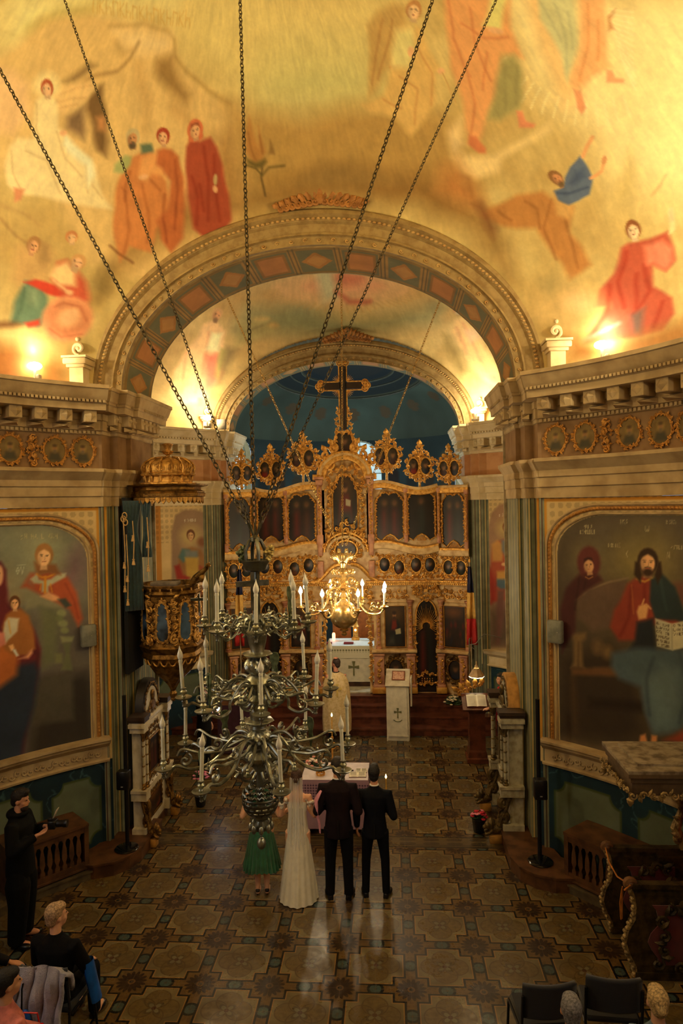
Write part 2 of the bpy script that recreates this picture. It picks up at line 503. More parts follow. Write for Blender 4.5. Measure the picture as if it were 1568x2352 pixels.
# ---- the murals: painted shapes in millimetres along each wall or vault (kind r,g,b,edge,cover,width|points)
PAINT_DOME = """p226,215,150,324,90,0|-2557,5565 1622,168 3456-327_1395-1254_1061,0_972,88_581,231_537,270
p196,204,145,374,70,0|1499,4342_144-130_267-88_356-40_399,8_391,55_330,97_222,131_76,151 94,153 268,126 409,71 473-4 441-79 325-135 169-160
p238,241,180,222,70,0|-4970,4598 2649,919_6-313_1211-401_417-410_327-665
p222,197,138,79,95,0|-4688,3669 336,464 130,345 608,372 846,87 485,25 142-121 87-129 266-179 312-161 429-94 472-370_272-741_287-749_994-625_662,125_536,910_858-113
l176,169,100,85,60,74|-4309,4334 255,280 440,236
l168,141,87,36,80,30|-3283,4763 515,174 429,24 172-91 84-163 293-165 327-158 346-101
p232,213,163,83,80,0|-3238,4752 486,155 506,24 99-211_460-118_205-25_257,78
p158,131,82,59,70,0|-2397,4624 276,110 100-138 274-283_46-135_369,143_198,112
l150,120,77,33,75,39|-2752,4729_41-196_144-179_299-192_218-214
p120,100,67,38,60,0|-3562,4048 218,272 136-6_96-144_153-146
p120,96,62,38,80,0|-3211,4030 173,121 144-260 109-344 21-215_124,49_128,262_143,169
p128,107,82,42,65,0|-3402,3667 217,215 130-305 9-132_294,40
p190,141,95,33,80,0|-3011,3762 118,66 60-186_101-18
l196,165,110,80,60,91|-2627,4474 248-350 13-313
l190,156,102,94,60,117|-1988,4147 430-253 407-513
l190,163,110,46,60,46|-3132,4637 193-94 106,78
p182,154,95,156,85,0|-1188,4288 560-74 693-62 575,42 493-22 742-98 426-527_48-1016_1113,505_673,211_1135-133_361,276
p138,105,57,204,80,0|-2745,1297 169,416 421,520 732,533 873,278 993,40 948-275 724-632 309-678_95,889_670,774_648,130_504,193_606-83_808-238_532-42_752-467
p152,126,77,72,80,0|-94,3447 334,129 386-3 410-171 158-258_1368,115
p170,137,84,118,70,0|-1365,3916 259,76 260-708_179-304_234,42
p176,133,77,30,85,0|-824,4176 52-192 75-143 86-152 34-89_178-49_112,157_26,244
p180,135,79,24,85,0|-677,4024 72-198 45-136_92-58
p140,113,67,18,85,0|-492,3855 50-137 10-50_90,0
p112,100,54,24,90,0|-855,3614 138-39 141,48 36-45_79-80_112-3_100,42
l104,87,52,12,90,30|-630,3162_17,221 28,115
l104,92,52,12,90,24|-634,3418_85,77_149,29
l104,92,52,18,90,30|-634,3406 116,105 210,22
l140,96,54,18,60,24|-840,3954 63-215 61-136
l140,96,54,18,60,24|-655,3907 44-218
p230,200,155,49,75,0|-4630,3753 415,163 248-68 168-323_100-308_425-87
p226,200,145,37,90,0|-3640,3878 189,200 299,69 56-75_134-231_172-174_118-22
l200,163,115,16,60,16|-3590,3845 223,185 192,64
l200,163,115,16,60,16|-3547,3772 174,126 165,45
l200,163,115,16,60,16|-3511,3712 122,76 99,54
p240,232,180,31,50,0|-3547,3992 13-67_20-68_47-59_68-41_77-16_75,10_64,34_43,54_16,65 14,66 43,59 67,42 80,18 81-8 68-34
p240,230,183,26,90,0|-3816,3698 58,76 144,46 82-84 96-231 99-30 1-75_6-89 213,26 264-132 157-311 144-175_322-34_454-32_331-70_142,69_84,241_15,211 62,123 177,71_99,185
l202,180,127,14,55,20|-3789,3662 89-256 81-77
l202,180,127,15,55,21|-3440,3450 186-263 249-146
l202,180,127,14,55,21|-3714,3130 264-10 242-367
l202,180,127,14,55,20|-3879,3064 99-233 140-169
l202,180,127,15,55,22|-2976,3162 120-192 157-132
l202,180,127,15,55,21|-3295,3337 307-123 101-367
p238,245,218,27,80,0|-3332,3460 196-98 219-100 76-174_56-186_90,257_230,95_128,66
p214,152,117,20,90,0|-3736,2654 141,25_15-152_75-61
p228,185,143,16,90,0|-3303,3476 0-15_8-15_14-13_18-9_20-4_19,2_14,7_8,12 0,14 7,15 14,13 18,9 20,4 19-1 15-8
l176,148,100,31,50,41|-3817,2372 287-11 160-92
p176,92,59,11,100,0|-3644,3928 10-39_4-39_19-32_29-20_36-6_37,10_33,24_23,33_12,39 4,38 17,32 29,20 37,6 38-9 34-23
p201,172,139,8,100,0|-3732,3824 57,22 35-63_68-27
p236,202,163,8,100,0|-3668,3897 8-30_2-29_11-23_19-14_25-3_25,8_23,19_17,26_9,29 1,28 11,23 19,15 24,3 27-8 23-18
p184,158,128,16,70,0|-3743,3859 8-23 5-21_1-15_6-8_10,2_12,10_14,17_12,22_9,23_4,20 0,16 6,7 10-1 13-10 13-17
p176,92,59,9,90,0|-3796,3871_17,66 47,30 57,12 43-56_32,15_55,2_34-38
p70,50,35,4,90,0|-3746,3876_1-3_4-3_6-3_6,0_3,2 1,3 4,3 6,3 5,0
l70,50,35,3,75,5|-3748,3887_27-9
p70,50,35,4,90,0|-3697,3896_1-3_4-4_6-2_6,0_3,1 1,4 4,3 6,3 6,0
l70,50,35,3,75,5|-3724,3896 26,13
l165,142,115,3,80,4|-3730,3887 18-30_8-6
l150,82,73,3,90,7|-3726,3831 31,13
p208,141,87,28,95,0|-2524,3420 153,118 142,41 60-110 225-242 73-338_149-325_29-345_265,47_107-270_98,350_35,528 20,292
l158,92,52,20,55,28|-2435,3245 8-343 90-396_44-377
l158,92,52,20,55,28|-2245,3115 122-328 11-423
l158,92,52,20,55,28|-2172,3413_33-176 189-137
l158,92,52,20,55,28|-2465,3010 51-46_16-121
p168,182,125,22,90,0|-2659,3293 96,174 89-7 11-120_48-146_128-8
p96,120,102,23,90,0|-2401,3630 156,34 51-117_172-35
p224,169,110,28,85,0|-2359,3475 172,101 201-140 30-154_197-6_40-123_134,59
p228,185,143,17,100,0|-2197,3246 2-16_7-18_15-17_20-14_22-9_22-2_17,5_11,11_2,15 6,18 15,17 20,14 22,9 22,2 18-4
p196,185,143,11,100,0|-2420,3716 1-41_12-39_25-29_33-16_36,0_34,16_27,28_16,38_3,41 12,38 24,29 33,16 37,1 35-15 28-29
p167,126,90,8,100,0|-2528,3624 61,15 20-70_71-16
p196,148,105,8,100,0|-2453,3687 1-31_7-28_16-22_22-11_24,0_23,13_19,22_11,29_3,31 7,28 16,22 22,11 25,0 23-12 19-23
p153,116,82,16,70,0|-2534,3661 3-24 0-22_4-15_7-7_9,3_10,12_10,19_7,24_4,24 0,22 4,15 7,7 9-3 11-11 9-20
p84,77,64,16,100,0|-2452,3612 0-15_8-14_13-12_17-7_19-1_16,4_13,10_6,13 0,15 7,15 14,11 17,7 18,2 17-5 13-10
p196,185,143,9,90,0|-2581,3682_2,69 53,23 58,3 29-63_28,20_52,11_42-33
p70,50,35,4,90,0|-2535,3679_1-3_5-3_6-2_6,1_2,2 1,3 5,3 6,2 6-1
l70,50,35,3,75,5|-2534,3690_29-6
p70,50,35,4,90,0|-2483,3691_1-3_5-3_6-1_6,0_2,2 1,4 5,3 6,1 6,0
l70,50,35,3,75,5|-2509,3696 29,8
l137,104,74,3,80,4|-2517,3687 12-33_9-5
l150,82,73,3,90,7|-2525,3630 33,8
l84,77,64,4,80,7|-2534,3635 23,11 26,1
p190,113,69,29,95,0|-2165,3592 87,60 123,0 120-80 88-257 55-401 3-425_117-234_150,166_74,262 137,202_11,349_134,148_100,37
l140,72,42,20,55,29|-1889,3519 88-385 7-536
l140,72,42,20,55,29|-1954,3052 10-355 65-296
p160,64,42,11,100,0|-1993,3811_1-41_16-38_27-29_35-14_37,1_35,17_26,31_15,38 0,41 14,38 27,29 35,14 39-1 36-17 27-30
p192,157,124,8,100,0|-2110,3724 63,12 17-72_74-13
p226,185,145,8,100,0|-2025,3785 0-32_10-28_17-21_23-11_26,2_23,14_18,23_10,30_1,31 9,28 17,21 24,11 26-2 23-13 19-23
p176,144,114,16,70,0|-2111,3762 3-25_2-22_5-15_8-7_9,4_10,12_9,20_6,25_3,25 1,21 5,16 8,6 10-3 10-12 9-20
p160,64,42,10,90,0|-2163,3784 2,70 57,21 60,1 27-65_28,21_54,13_45-31
p70,50,35,4,90,0|-2109,3780_1-3_5-3_7-1_6,1_2,2 1,3 5,3 7,1 6,0
l70,50,35,3,75,5|-2107,3791_30-4
p70,50,35,4,90,0|-2053,3790_2-3_5-2_7-2_6,1_2,2 1,4 5,2 7,2 6-1
l70,50,35,3,75,5|-2081,3796 31,7
l158,129,103,3,80,4|-2090,3787 11-33_10-5
l150,82,73,3,90,7|-2101,3731 35,6
p168,81,59,29,98,0|-1728,3709 49,126 131-37 148,71 97-109 100-269 82-340 29-357_155-259_166-46_172,137_92,409_40,341
l128,40,26,25,55,35|-1480,3741 76-383_7-591
l128,40,26,25,55,35|-1335,3646 32-393 50-471
l128,40,26,24,55,35|-1630,3331 79-280_4-361
l128,40,26,25,55,35|-1528,3229 55-348
p190,174,130,12,100,0|-1270,3322_4-28_8-25_11-16_12-6_11,6_8,16_5,25_1,28 4,29 8,24 11,16 12,6 11-6 9-16 5-24
p228,185,143,12,100,0|-1271,3201 0-20_6-19_9-13_13-6_14,1_13,9_10,15_6,19 0,21 5,18 10,13 13,7 14-2 13-9 10-15
p150,66,47,11,100,0|-1545,3958 7-40_10-39_23-32_34-19_40-3_39,12_33,26_22,36_7,40 8,39 23,31 34,19 41,4 40-12 34-26
p206,118,82,11,100,0|-1528,3967 7-48_11-45_28-37_41-22_46-4_46,14_39,30_25,42_9,47 10,45 27,36 41,22 48,5 47-13 40-30
p206,118,82,14,100,0|-1508,3874 0-25_16-25_29-22_37-17_41-7_37,2_28,12_16,19 0,25 15,25 28,23 37,16 41,8 38-3 29-12
p194,157,122,8,100,0|-1652,3858 65,19 30-67_76-23
p228,185,143,8,100,0|-1572,3929 6-31_5-29_15-23_23-13_26-2_27,10_23,21_16,27_6,31 4,29 15,23 23,13 27,2 27-10 24-21
p178,144,112,17,70,0|-1658,3896 7-25 3-21_3-16_7-7_11,1_12,12_13,18_10,23_7,24_3,21 2,16 8,8 10-2 13-11 13-18
p144,83,58,10,90,0|-1717,3910_10,68 55,28 63,8 39-59_32,17_59,5_42-36
p70,50,35,4,90,0|-1658,3914_1-4_5-3_6-2_6,0_4,2 1,3 5,3 7,3 6,0
l70,50,35,3,75,5|-1658,3924_31-7
p70,50,35,4,90,0|-1602,3931_1-4_5-3_7-2_6,0_3,2 1,3 5,4 7,2 6,0
l70,50,35,3,75,5|-1631,3933 30,10
l160,129,101,3,80,4|-1639,3923 16-31_9-7
l150,82,73,3,90,7|-1641,3866 35,11
p200,169,115,53,85,0|-3557,1947 218,115 205-109 63-350_145-283_228,3_147,140
p172,144,97,32,70,0|-3333,2087 129-33 27-233_85-84_77,99
p104,137,117,32,95,0|-3432,1497 154,17 107-183 64-301_132-123_134,2_175-54 17,323
l70,103,87,21,60,32|-3440,1385_9-246_57-230
p140,165,138,43,60,0|-3405,1395 134,35 0-248_120,33
p206,72,54,22,95,0|-3456,1466 130,72 233-2 188-119_82-44_187,7_189,57
p200,96,72,39,85,0|-3144,1585 46,257 114,60 119-125 86-106 46-244_44-266_97-148_109,298_59,175
p236,213,158,33,90,0|-3124,1774 143,98 100-136 2-150_169-27_120,81
l228,185,143,16,90,44|-3108,1594 110-66 71-66
p228,185,143,17,90,0|-2896,1494_2-15_8-14_14-11_16-6_16-1_14,5_10,10_4,14 2,14 8,14 13,12 16,6 17,1 14-5 10-10
p224,159,120,28,85,0|-2661,1131_16-144_56-129_86-95_102-45_103,9_88,62_61,104_26,130 13,138 50,126 82,95 101,49 105-4 94-58 66-104
p206,137,100,33,55,0|-2708,1109_12-112_44-102_68-74_81-36_82,7_70,48_49,82_21,103 11,109 40,99 65,74 81,39 83-3 74-46 52-82
p232,182,140,33,60,0|-2775,1123_8-71_28-65_44-47_53-24_54,4_46,30_32,52_14,65 7,70 27,63 43,48 52,25 55-2 47-30 34-51
l180,105,74,17,60,28|-3072,1228 89,83 172-28 76-211
l180,105,74,17,60,22|-3102,904 142-115 185,72
p228,185,143,22,90,0|-2841,1092_22-41_26-31_26-14_22,5_14,22_5,36 5,45 14,46 22,42 26,30 26,14 22-4 15-21 5-37_5-45
p206,72,54,22,90,0|-3401,927 184,105 4-88_132-79
p158,105,52,109,80,0|-3793,503 343,75 222-20 275-149_4-470_840-118
p112,72,42,42,70,0|-3417,886_12-27_37-28_56-27_66-20_66-11_56,0_38,10_13,20 11,26 36,29 55,27 65,21 66,11 58,1 39-11
p120,105,64,79,60,0|-2721,1684 126,277 114-39_87-334_76-207
l150,120,79,20,50,31|-3786,2214 212-156 151-69
l110,66,37,23,70,28|-2558,2216 112-100 176-92
p170,131,84,10,100,0|-3312,1998_10-45_20-37_26-23_29-7_26,12_21,27_11,39_1,45 10,44 19,37 26,23 29,7 27-11 21-27 11-39
p189,148,111,8,100,0|-3416,1934 48-4_5-81_56,6
p222,174,130,8,100,0|-3333,1976_7-33_14-28_18-18_19-6_17,9_14,21_7,29 0,34 7,34 13,28 18,18 19,5 18-8 14-20 7-30
p173,136,102,15,70,0|-3399,1974_5-27_6-23_7-15_7-5_6,6_4,16_2,24 2,27 4,27 6,23 7,15 7,5 7-6 4-15 1-24
p170,131,84,9,90,0|-3438,2012 18,74 45,8 43-15 3-76_15,30_34,27_40-21
p70,50,35,4,90,0|-3390,1993_2-3_5-2_5,1_3,2_2,3 2,3 4,2 6-1 3-2
l70,50,35,3,75,4|-3386,2004_23,4
p70,50,35,4,90,0|-3349,1989_2-3_4-1_5,0_4,2_1,4 2,3 4,1 5,0 4-2
l70,50,35,3,75,4|-3367,2002 23,0
l155,122,92,3,80,4|-3375,1995_1-38_8-3
l150,82,73,3,90,6|-3397,1938 26-2
p206,141,92,9,100,0|-2941,2274 7-37_5-37_13-30_21-19_25-5_25,10_22,22_16,32_6,37 4,36 13,30 20,19 26,5 25-9 23-22
p199,170,132,6,100,0|-3004,2176 40,21 23-60_48-25
p234,200,155,6,100,0|-2953,2247 5-28_2-27_9-22_14-13_16-3_18,8_15,18_12,24_5,28 2,27 8,21 14,14 17,3 18-8 15-18
p183,156,122,13,70,0|-3006,2212 5-22 3-20_2-14_4-7_7,1_8,10_9,16_7,21_6,21_2,20 1,14 4,8 7-2 8-9 9-16
p206,141,92,8,90,0|-3047,2221_10,63 34,28 39,10 28-53_22,14_37,3_25-36
p70,50,35,3,90,0|-3006,2229_1-3_3-3_4-2_4-1_2,2 1,3 3,3 4,3 4,0
l70,50,35,2,75,4|-3007,2239_19-9
p70,50,35,3,90,0|-2971,2247_1-3_3-3_4-2_4-1_2,2 0,3 3,4 5,2 3,0
l70,50,35,2,75,4|-2990,2248 19,11
l164,140,110,2,80,3|-2995,2239 12-28_5-7
l150,82,73,2,90,5|-2993,2186 21,12
p206,163,110,11,100,0|-2798,1885_14-45_24-36_29-22_29-3_27,16_19,31_9,43 3,47 13,45 23,36 29,22 31,3 27-15 19-31 9-43
p199,164,130,8,100,0|-2910,1832 49-11_11-84_58,13
p234,193,153,8,100,0|-2830,1868_11-35_16-28_20-16_20-3_17,11_12,24_6,32 3,36 10,34 16,27 19,17 21,3 18-11 12-23 5-32
p183,151,120,16,70,0|-2899,1874_7-28_8-23_9-15_8-4_5,7_3,17 0,25 4,29 6,28 9,23 8,15 8,4 6-7 3-17 0-25
p190,163,130,16,100,0|-2857,1785_6-16_11-12_14-6_15,0_14,6_11,12_5,16 0,17 6,16 10,12 15,7 15,0 14-6 10-12 6-16
p206,163,110,9,90,0|-2928,1917 25,75 48,3 43-21_3-81_13,33_34,34_43-18
p70,50,35,4,90,0|-2892,1893_2-3_5-1_5,1_4,3_1,4 2,2 5,2 5-2 4-2
l70,50,35,3,75,5|-2887,1904_23,7
p70,50,35,4,90,0|-2849,1884_2-3_5-1_5,1_4,3_1,4 2,2 5,2 5-2 4-2
l70,50,35,3,75,5|-2867,1900 24-3
l164,136,108,3,80,4|-2876,1894_4-40_8-2
l150,82,73,3,90,7|-2903,1836 27-5
l190,163,130,4,80,7|-2908,1846 21,1 19-10
l206,174,102,9,60,17|-3682,4959 96-124
l206,174,102,9,60,17|-3675,4951 68,14 88-117
l206,174,102,9,60,17|-3581,4982 94-125
l206,174,102,9,60,17|-3530,4921 13,72
l206,174,102,9,60,17|-3530,4921 111-51
l206,174,102,9,60,17|-3477,5004 91-126
l206,174,102,9,60,18|-3424,4939 61,14 47-63
l206,174,102,9,60,18|-3372,5026 89-128
l206,174,102,9,60,18|-3366,5018 73,12 81-120
l206,174,102,9,60,18|-3264,5046 86-128
l206,174,102,9,60,18|-3217,4983 20,73
l206,174,102,9,60,18|-3217,4983 111-55
l206,174,102,9,60,18|-3154,5066 83-130
l206,174,102,9,60,18|-3105,4998 64,13 43-65
l206,174,102,9,60,18|-3042,5084 80-131
l206,174,102,9,60,18|-3037,5076 77,10 72-123
l206,174,102,9,60,18|-2928,5102 76-132
l206,174,102,9,60,18|-2885,5037 27,73
l206,174,102,9,60,18|-2885,5037 109-59
l206,174,102,9,60,18|-2812,5118 73-133
l206,174,102,9,60,18|-2769,5049 69,11 38-67
l206,174,102,9,60,19|-2694,5134 69-135
l206,174,102,9,60,19|-2689,5125 80,8 62-127
l206,174,102,9,60,19|-2574,5148 65-136
l206,174,102,9,60,19|-2537,5081 37,72
l206,174,102,9,60,19|-2537,5081 107-62
l206,174,102,9,60,19|-2452,5161 60-137
l206,174,102,9,60,19|-2415,5090 71,8 32-68
l206,174,102,9,60,19|-2329,5173 56-138
l206,174,102,10,60,19|-2325,5164 84,6 49-130
l206,174,102,10,60,19|-2204,5183 51-138
l206,174,102,10,60,19|-2173,5115 46,71
l206,174,102,10,60,19|-2173,5115 102-67
l206,174,102,10,60,19|-2077,5192 46-139
l206,174,102,10,60,19|-2047,5119 74,7 24-70
p246,238,183,192,70,0|3832,4914 2046-1631_1073-1581_470-42_672,665_11,608_233,442_100,529 202,535
p240,213,155,60,60,0|4093,4664 404-256_18-422_347-572_316-190_208,56 85,650
l250,251,206,12,55,24|3624,4774_313,108
l250,251,206,12,55,23|3532,4687_326,89
l250,251,206,11,55,23|3457,4594_334,67
l250,251,206,11,55,23|3399,4495_336,46
l250,251,206,11,55,22|3358,4393_335,24
l250,251,206,11,55,22|3333,4289_330,0
l250,251,206,11,55,22|3322,4182_320-22
l250,251,206,11,55,22|3326,4076_309-44
l250,251,206,11,55,21|3343,3970_296-66
l250,251,206,11,55,21|3372,3867_280-88
l250,251,206,11,55,21|3413,3766_264-108
l250,251,206,10,55,21|3463,3670_245-127
l250,251,206,10,55,21|3523,3578_227-145
l250,251,206,10,55,20|3591,3492_208-161
l250,251,206,10,55,20|3666,3413_188-176
l250,251,206,10,55,20|3747,3340_167-189
l250,251,206,10,55,20|3834,3275_147-200
l250,251,206,10,55,20|3925,3217_127-209
l250,251,206,10,55,19|4020,3168_107-217
l250,251,206,10,55,19|4117,3126_86-221
l250,251,206,9,55,19|4217,3093_67-225
l250,251,206,9,55,19|4319,3068_49-227
l252,255,216,9,50,18|4760,3830 202-192
l252,255,216,9,50,18|4734,3790 184-191
l252,255,216,9,50,18|4709,3750 165-191
l252,255,216,9,50,18|4685,3709 147-191
l252,255,216,9,50,18|4661,3668 129-191
l252,255,216,9,50,18|4638,3627 111-193
l252,255,216,9,50,18|4616,3585 92-194
l252,255,216,9,50,18|4594,3542 74-196
l252,255,216,9,50,18|4573,3499 56-198
l252,255,216,9,50,18|4552,3456 39-201
l252,255,216,9,50,18|4532,3412 22-204
l252,255,216,9,50,18|4513,3367 4-207
l252,255,216,9,50,18|4494,3322_13-211
l252,255,216,9,50,18|4476,3277_30-216
p196,169,110,38,85,0|2338,5028_188-191_423-292_273-143_189-118_133-39 181,334 243,391 275,133 325,20
l160,122,74,18,55,25|1853,5004_335-316_239-304
l160,122,74,18,55,25|2004,4970_299-271_307-287
p222,193,127,36,85,0|2060,4884 211-11 116-82_33-259 34-215_122-45_156-289_213-155_293-146_155,305_362,56_96,131 396,87 253,203
l190,133,84,17,55,25|2082,4757_252-235_164-13
l190,133,84,16,55,24|2222,4620 11-307_207-359
l190,133,84,17,55,24|1750,4389 186-200_243-364
l190,133,84,17,55,24|1366,4214 221-151
p226,223,160,37,70,0|1971,4882 313-42_128-252_219-143_237,56 62,185
p228,185,143,17,100,0|2438,4270_12-10_19-5_22-1_23,4_20,9_14,12_5,14 3,12 13,10 18,6 23,1 23-4 20-9 13-13 5-13
l190,152,100,9,80,17|2395,4263_5-355
p228,185,143,18,100,0|2136,4594_18-18_24-13_25-7_24,2_18,9_9,16 0,19 10,21 18,18 24,13 26,6 24-2 18-9 9-16_1-19
p186,141,92,13,100,0|2541,4931_45-27_55-17_57-5_51,8_38,20_19,30 4,34 26,33 45,27 58,17 60,4 53-9 38-20 16-29_7-34
p201,175,139,10,100,0|2329,4933 78-24_54-57_92,29
p236,206,163,10,100,0|2488,4928_33-21_39-14_40-5_35,5_25,14_11,21 6,25 20,25 34,21 41,14 41,4 36-5 24-14 10-21_7-25
p184,161,128,20,70,0|2376,4957_24-18_24-14_22-8_15,0_7,7 3,14 12,18 19,19 24,18 25,14 23,7 15,0 7-7_4-13_12-18
p186,141,92,12,90,0|2338,5000 80,45 82-16 61-31_45-55_5,28_39,36_82,3
p70,50,35,5,90,0|2400,4967_5-1_8,0_8,3_5,4 0,2 5,2 8-1 8-3 5-3
l70,50,35,3,75,6|2414,4973_36,13
p70,50,35,5,90,0|2468,4945_5-1_8,1_9,2_5,4 0,3 5,1 9-1 8-3 5-3
l70,50,35,3,75,6|2446,4963 39-11
l165,145,115,3,80,5|2428,4962_25-27_16,1
l150,82,73,3,90,8|2356,4930 43-14
p228,174,120,39,90,0|3305,5150 784-375_497-476_80-249_18-71_205,150_205-279_333-188_222-247_158-1_14,170 146,329 38,354 210,387
l194,120,79,20,55,29|3054,4845_288-348_20-406
l194,120,79,20,55,28|3269,4657_243-311_31-406
l194,120,79,20,55,28|2995,4564 179-227 304-87
l194,120,79,19,55,28|2717,4101_81-288_222-303
l194,120,79,19,55,27|3127,4200_299-299
p226,228,153,28,80,0|3255,4457 639,318 151-83_590-358
p228,185,143,16,100,0|3463,4312_17-5_27,2_31,10_33,16_29,18_20,20_8,17 5,12 18,6 27-3 33-9 32-16 28-19 20-20 7-17
p206,131,92,22,95,0|2382,3498 85-39 54-163_29-68_82,39_96,132
p160,159,110,43,85,0|3256,4091 168-25_24-200_124-289_105-88_327-15_142,98 318,305
l128,131,90,27,50,27|3246,3991_260-422
l128,131,90,26,50,26|3370,3933_224-378
p222,152,117,16,95,0|3105,3486 71-31_18-101 95-75_39-26_170,74
p240,221,165,54,90,0|2012,3299 187,1 382-126 425,3 383,17_13-71_404-20_306-16_109-131_295,6_168,108
p238,217,165,56,70,0|2095,3610 297,126_97-353_193-110_72,77
l150,105,59,45,70,56|2062,3085 109-72_33-270
p186,133,79,136,80,0|1863,3226 243-11 133-327 14-357_266,76_274,309
p206,213,170,30,85,0|4369,4604 334-233_300-386_192-249_186-151_167-117 115,307 43,400
l166,178,145,17,55,25|4300,4213_138-286_199-306
l166,178,145,18,55,25|4168,4297_99-420
l166,178,145,17,55,24|4354,4070_234-330
p240,193,140,28,85,0|4742,4342 223-177_317-407_253-300_24-90_196,20_276-39_6,99 274,210 296,339
l214,141,97,17,55,24|4590,4015_255-306_317-280
l214,141,97,16,55,23|4570,3814_257-302
p230,167,127,15,95,0|3893,3395 66-48_63-167_83-40_6,89
p236,174,135,14,90,0|4316,3393 38-45_19-72 70-67_29-23_147,94
p206,152,105,18,80,0|4689,3781 134,5_129-62_33-82_73,21
p190,139,82,38,95,0|2255,2542 413,58 307-86 82-119 252-190_132-292 102-215 58-256_122-73_159-65_56,260_74,146_120,400_249,85_190,121_188,147
l146,96,52,19,55,27|3049,2369_146-294 41-431
l146,96,52,18,55,26|3200,2193_36-334 14-418
l146,96,52,19,55,27|2745,2485 118-160_8-232
l146,96,52,19,55,28|2409,2482 125-160
p210,172,110,26,80,0|3082,2471 118-21 109-245_82-138_137,112
p92,113,150,15,100,0|3307,2579 117,103 149,61 15-117 5-179_71-167_136-29_127-2_120,95_38,119 132,2
p70,90,130,25,70,0|3306,2489 159,130 81-17_10-106_145-44
l60,79,117,15,80,26|3143,2423 167-48 211-5
l226,174,127,10,95,40|3596,2721 104,79 100,67
l226,174,127,10,95,40|3578,2465 128,26 92,117
p206,152,110,10,90,0|3812,2569_15-13_15-9_15-2_11,5_6,11 1,16 6,17 12,17 15,13 16,8 14,2 11-5 6-11_1-15_6-17
p140,105,67,10,100,0|3279,2613_1-41_12-36_23-26_29-11_32,4_29,20_22,33_12,40 0,41 13,37 23,25 30,11 32-5 29-20 22-32
p175,129,94,7,100,0|3182,2537 53,6 15-71_63-8
p206,152,110,7,100,0|3262,2591 0-31_8-27_14-20_20-8_21,4_19,15_16,25_8,30 0,32 8,27 15,19 20,8 21-4 19-15 15-25
p161,119,86,15,70,0|3191,2576 2-25_1-21_5-15_6-6_8,4_9,14_7,20_5,25_2,25 1,22 5,14 6,6 9-4 8-13 7-21
p112,94,69,15,100,0|3260,2516_1-14_7-14_12-9_15-5_16,1_14,7_11,11_5,14 1,15 7,13 12,10 15,4 16-1 15-6 10-12
p140,105,67,9,90,0|3138,2602 3,69 47,16 51-6 20-66_22,23_45,18_38-26
p70,50,35,4,90,0|3197,2594_2-3_4-2_6,0_4,1_2,2 1,3 4,3 6,0 5-1
l70,50,35,2,75,4|3198,2605_25-1
p70,50,35,4,90,0|3243,2599_2-3_4-2_5-1_5,2_2,2 1,3 4,2 6,1 5-1
l70,50,35,2,75,4|3220,2607 25,4
l144,107,78,2,80,4|3213,2600 8-34_8-5
l150,82,73,2,90,6|3203,2545 29,3
l112,94,69,4,80,6|3195,2551 21,7 22-2
p186,92,72,25,97,0|3686,1532 74,25 210-39 192,17 38-232_21-152_114-81_115,126_42-261 169-232 5-223_145-186_225,24_322,34_283,15 160,263 115,205_111,36 75,214 189,165
l150,38,26,25,55,36|3719,1462_156-338 1-350
l150,38,26,25,55,36|3863,1233_6-334_214-268
l150,38,26,26,55,37|3464,1102_94-383_162-255
l150,38,26,25,55,35|3968,689_115-300
l150,38,26,25,55,36|3775,1156_94-422
p232,144,120,29,85,0|3900,1461 197-2 95-153_30-148_104-74_105,133_72,8
p244,228,180,14,90,0|4251,1757 41-22_56-236_69-20
p236,206,168,14,80,0|4270,1662_10-27_11-22_13-12_11-1_8,10_3,21 1,27 6,29 10,28 13,21 12,11 11,1 8-10 3-20_1-27
p126,100,97,31,70,0|3598,646 189,51_75-379_107,44
l150,144,143,22,70,43|3498,560_194-74_195-70
p140,90,54,11,100,0|3932,1681_10-45_20-36_29-21_32-3_31,16_25,32_16,45_3,48 10,46 21,36 30,21 33,2 31-17 24-32 15-44
p209,190,160,8,100,0|3816,1630 56-12 0-85_65,13
p246,223,188,8,100,0|3905,1663_6-34_14-28_19-17_22-2_21,11_16,24_11,33_1,37 7,35 14,28 20,16 22,2 20-12 16-24 10-32
p192,174,147,17,70,0|3829,1672_3-29_6-24_8-15_8-4_7,7_6,18_2,26 0,29 4,29 6,23 8,15 8,4 7-7 6-18 2-25
p140,90,54,10,90,0|3787,1717 19,77 51,0 49-23 6-81_17,34_41,35_45-16
p70,50,35,4,90,0|3838,1690_2-3_5-1_6,1_5,3_1,4 2,3 5,1 5-1 5-3
l70,50,35,3,75,5|3842,1701_27,8
p70,50,35,4,90,0|3885,1680_2-3_5-1_5,1_5,3_1,4 2,3 4,1 6-2 5-3
l70,50,35,3,75,5|3864,1696 27-3
l172,157,133,3,80,4|3855,1690 1-40_9-2
l150,82,73,3,90,7|3833,1633 30-7
p214,189,130,144,80,0|2363,1004 357,408 288-92 265-210 63-260_273-409_236,124_198-15
p166,122,69,85,70,0|2875,553 515-201 774,45 286-366_612-98_932,230
p160,152,105,77,50,0|2720,1412 164,70 68-205_159-136
p236,206,155,87,70,0|3297,923_21-53_46-37_64-14_73,10_71,33_58,53_36,62_7,64 21,55 48,37 66,13 74-12 70-35 56-52 34-62
p206,191,130,48,50,0|4090,2589_11-261_116-316_203-11_39,130 153,198
l196,152,105,19,50,28|4147,1971 113,45 80,61
p120,77,47,56,60,0|2108,2633 121,24 125-397_83-127_109,305"""
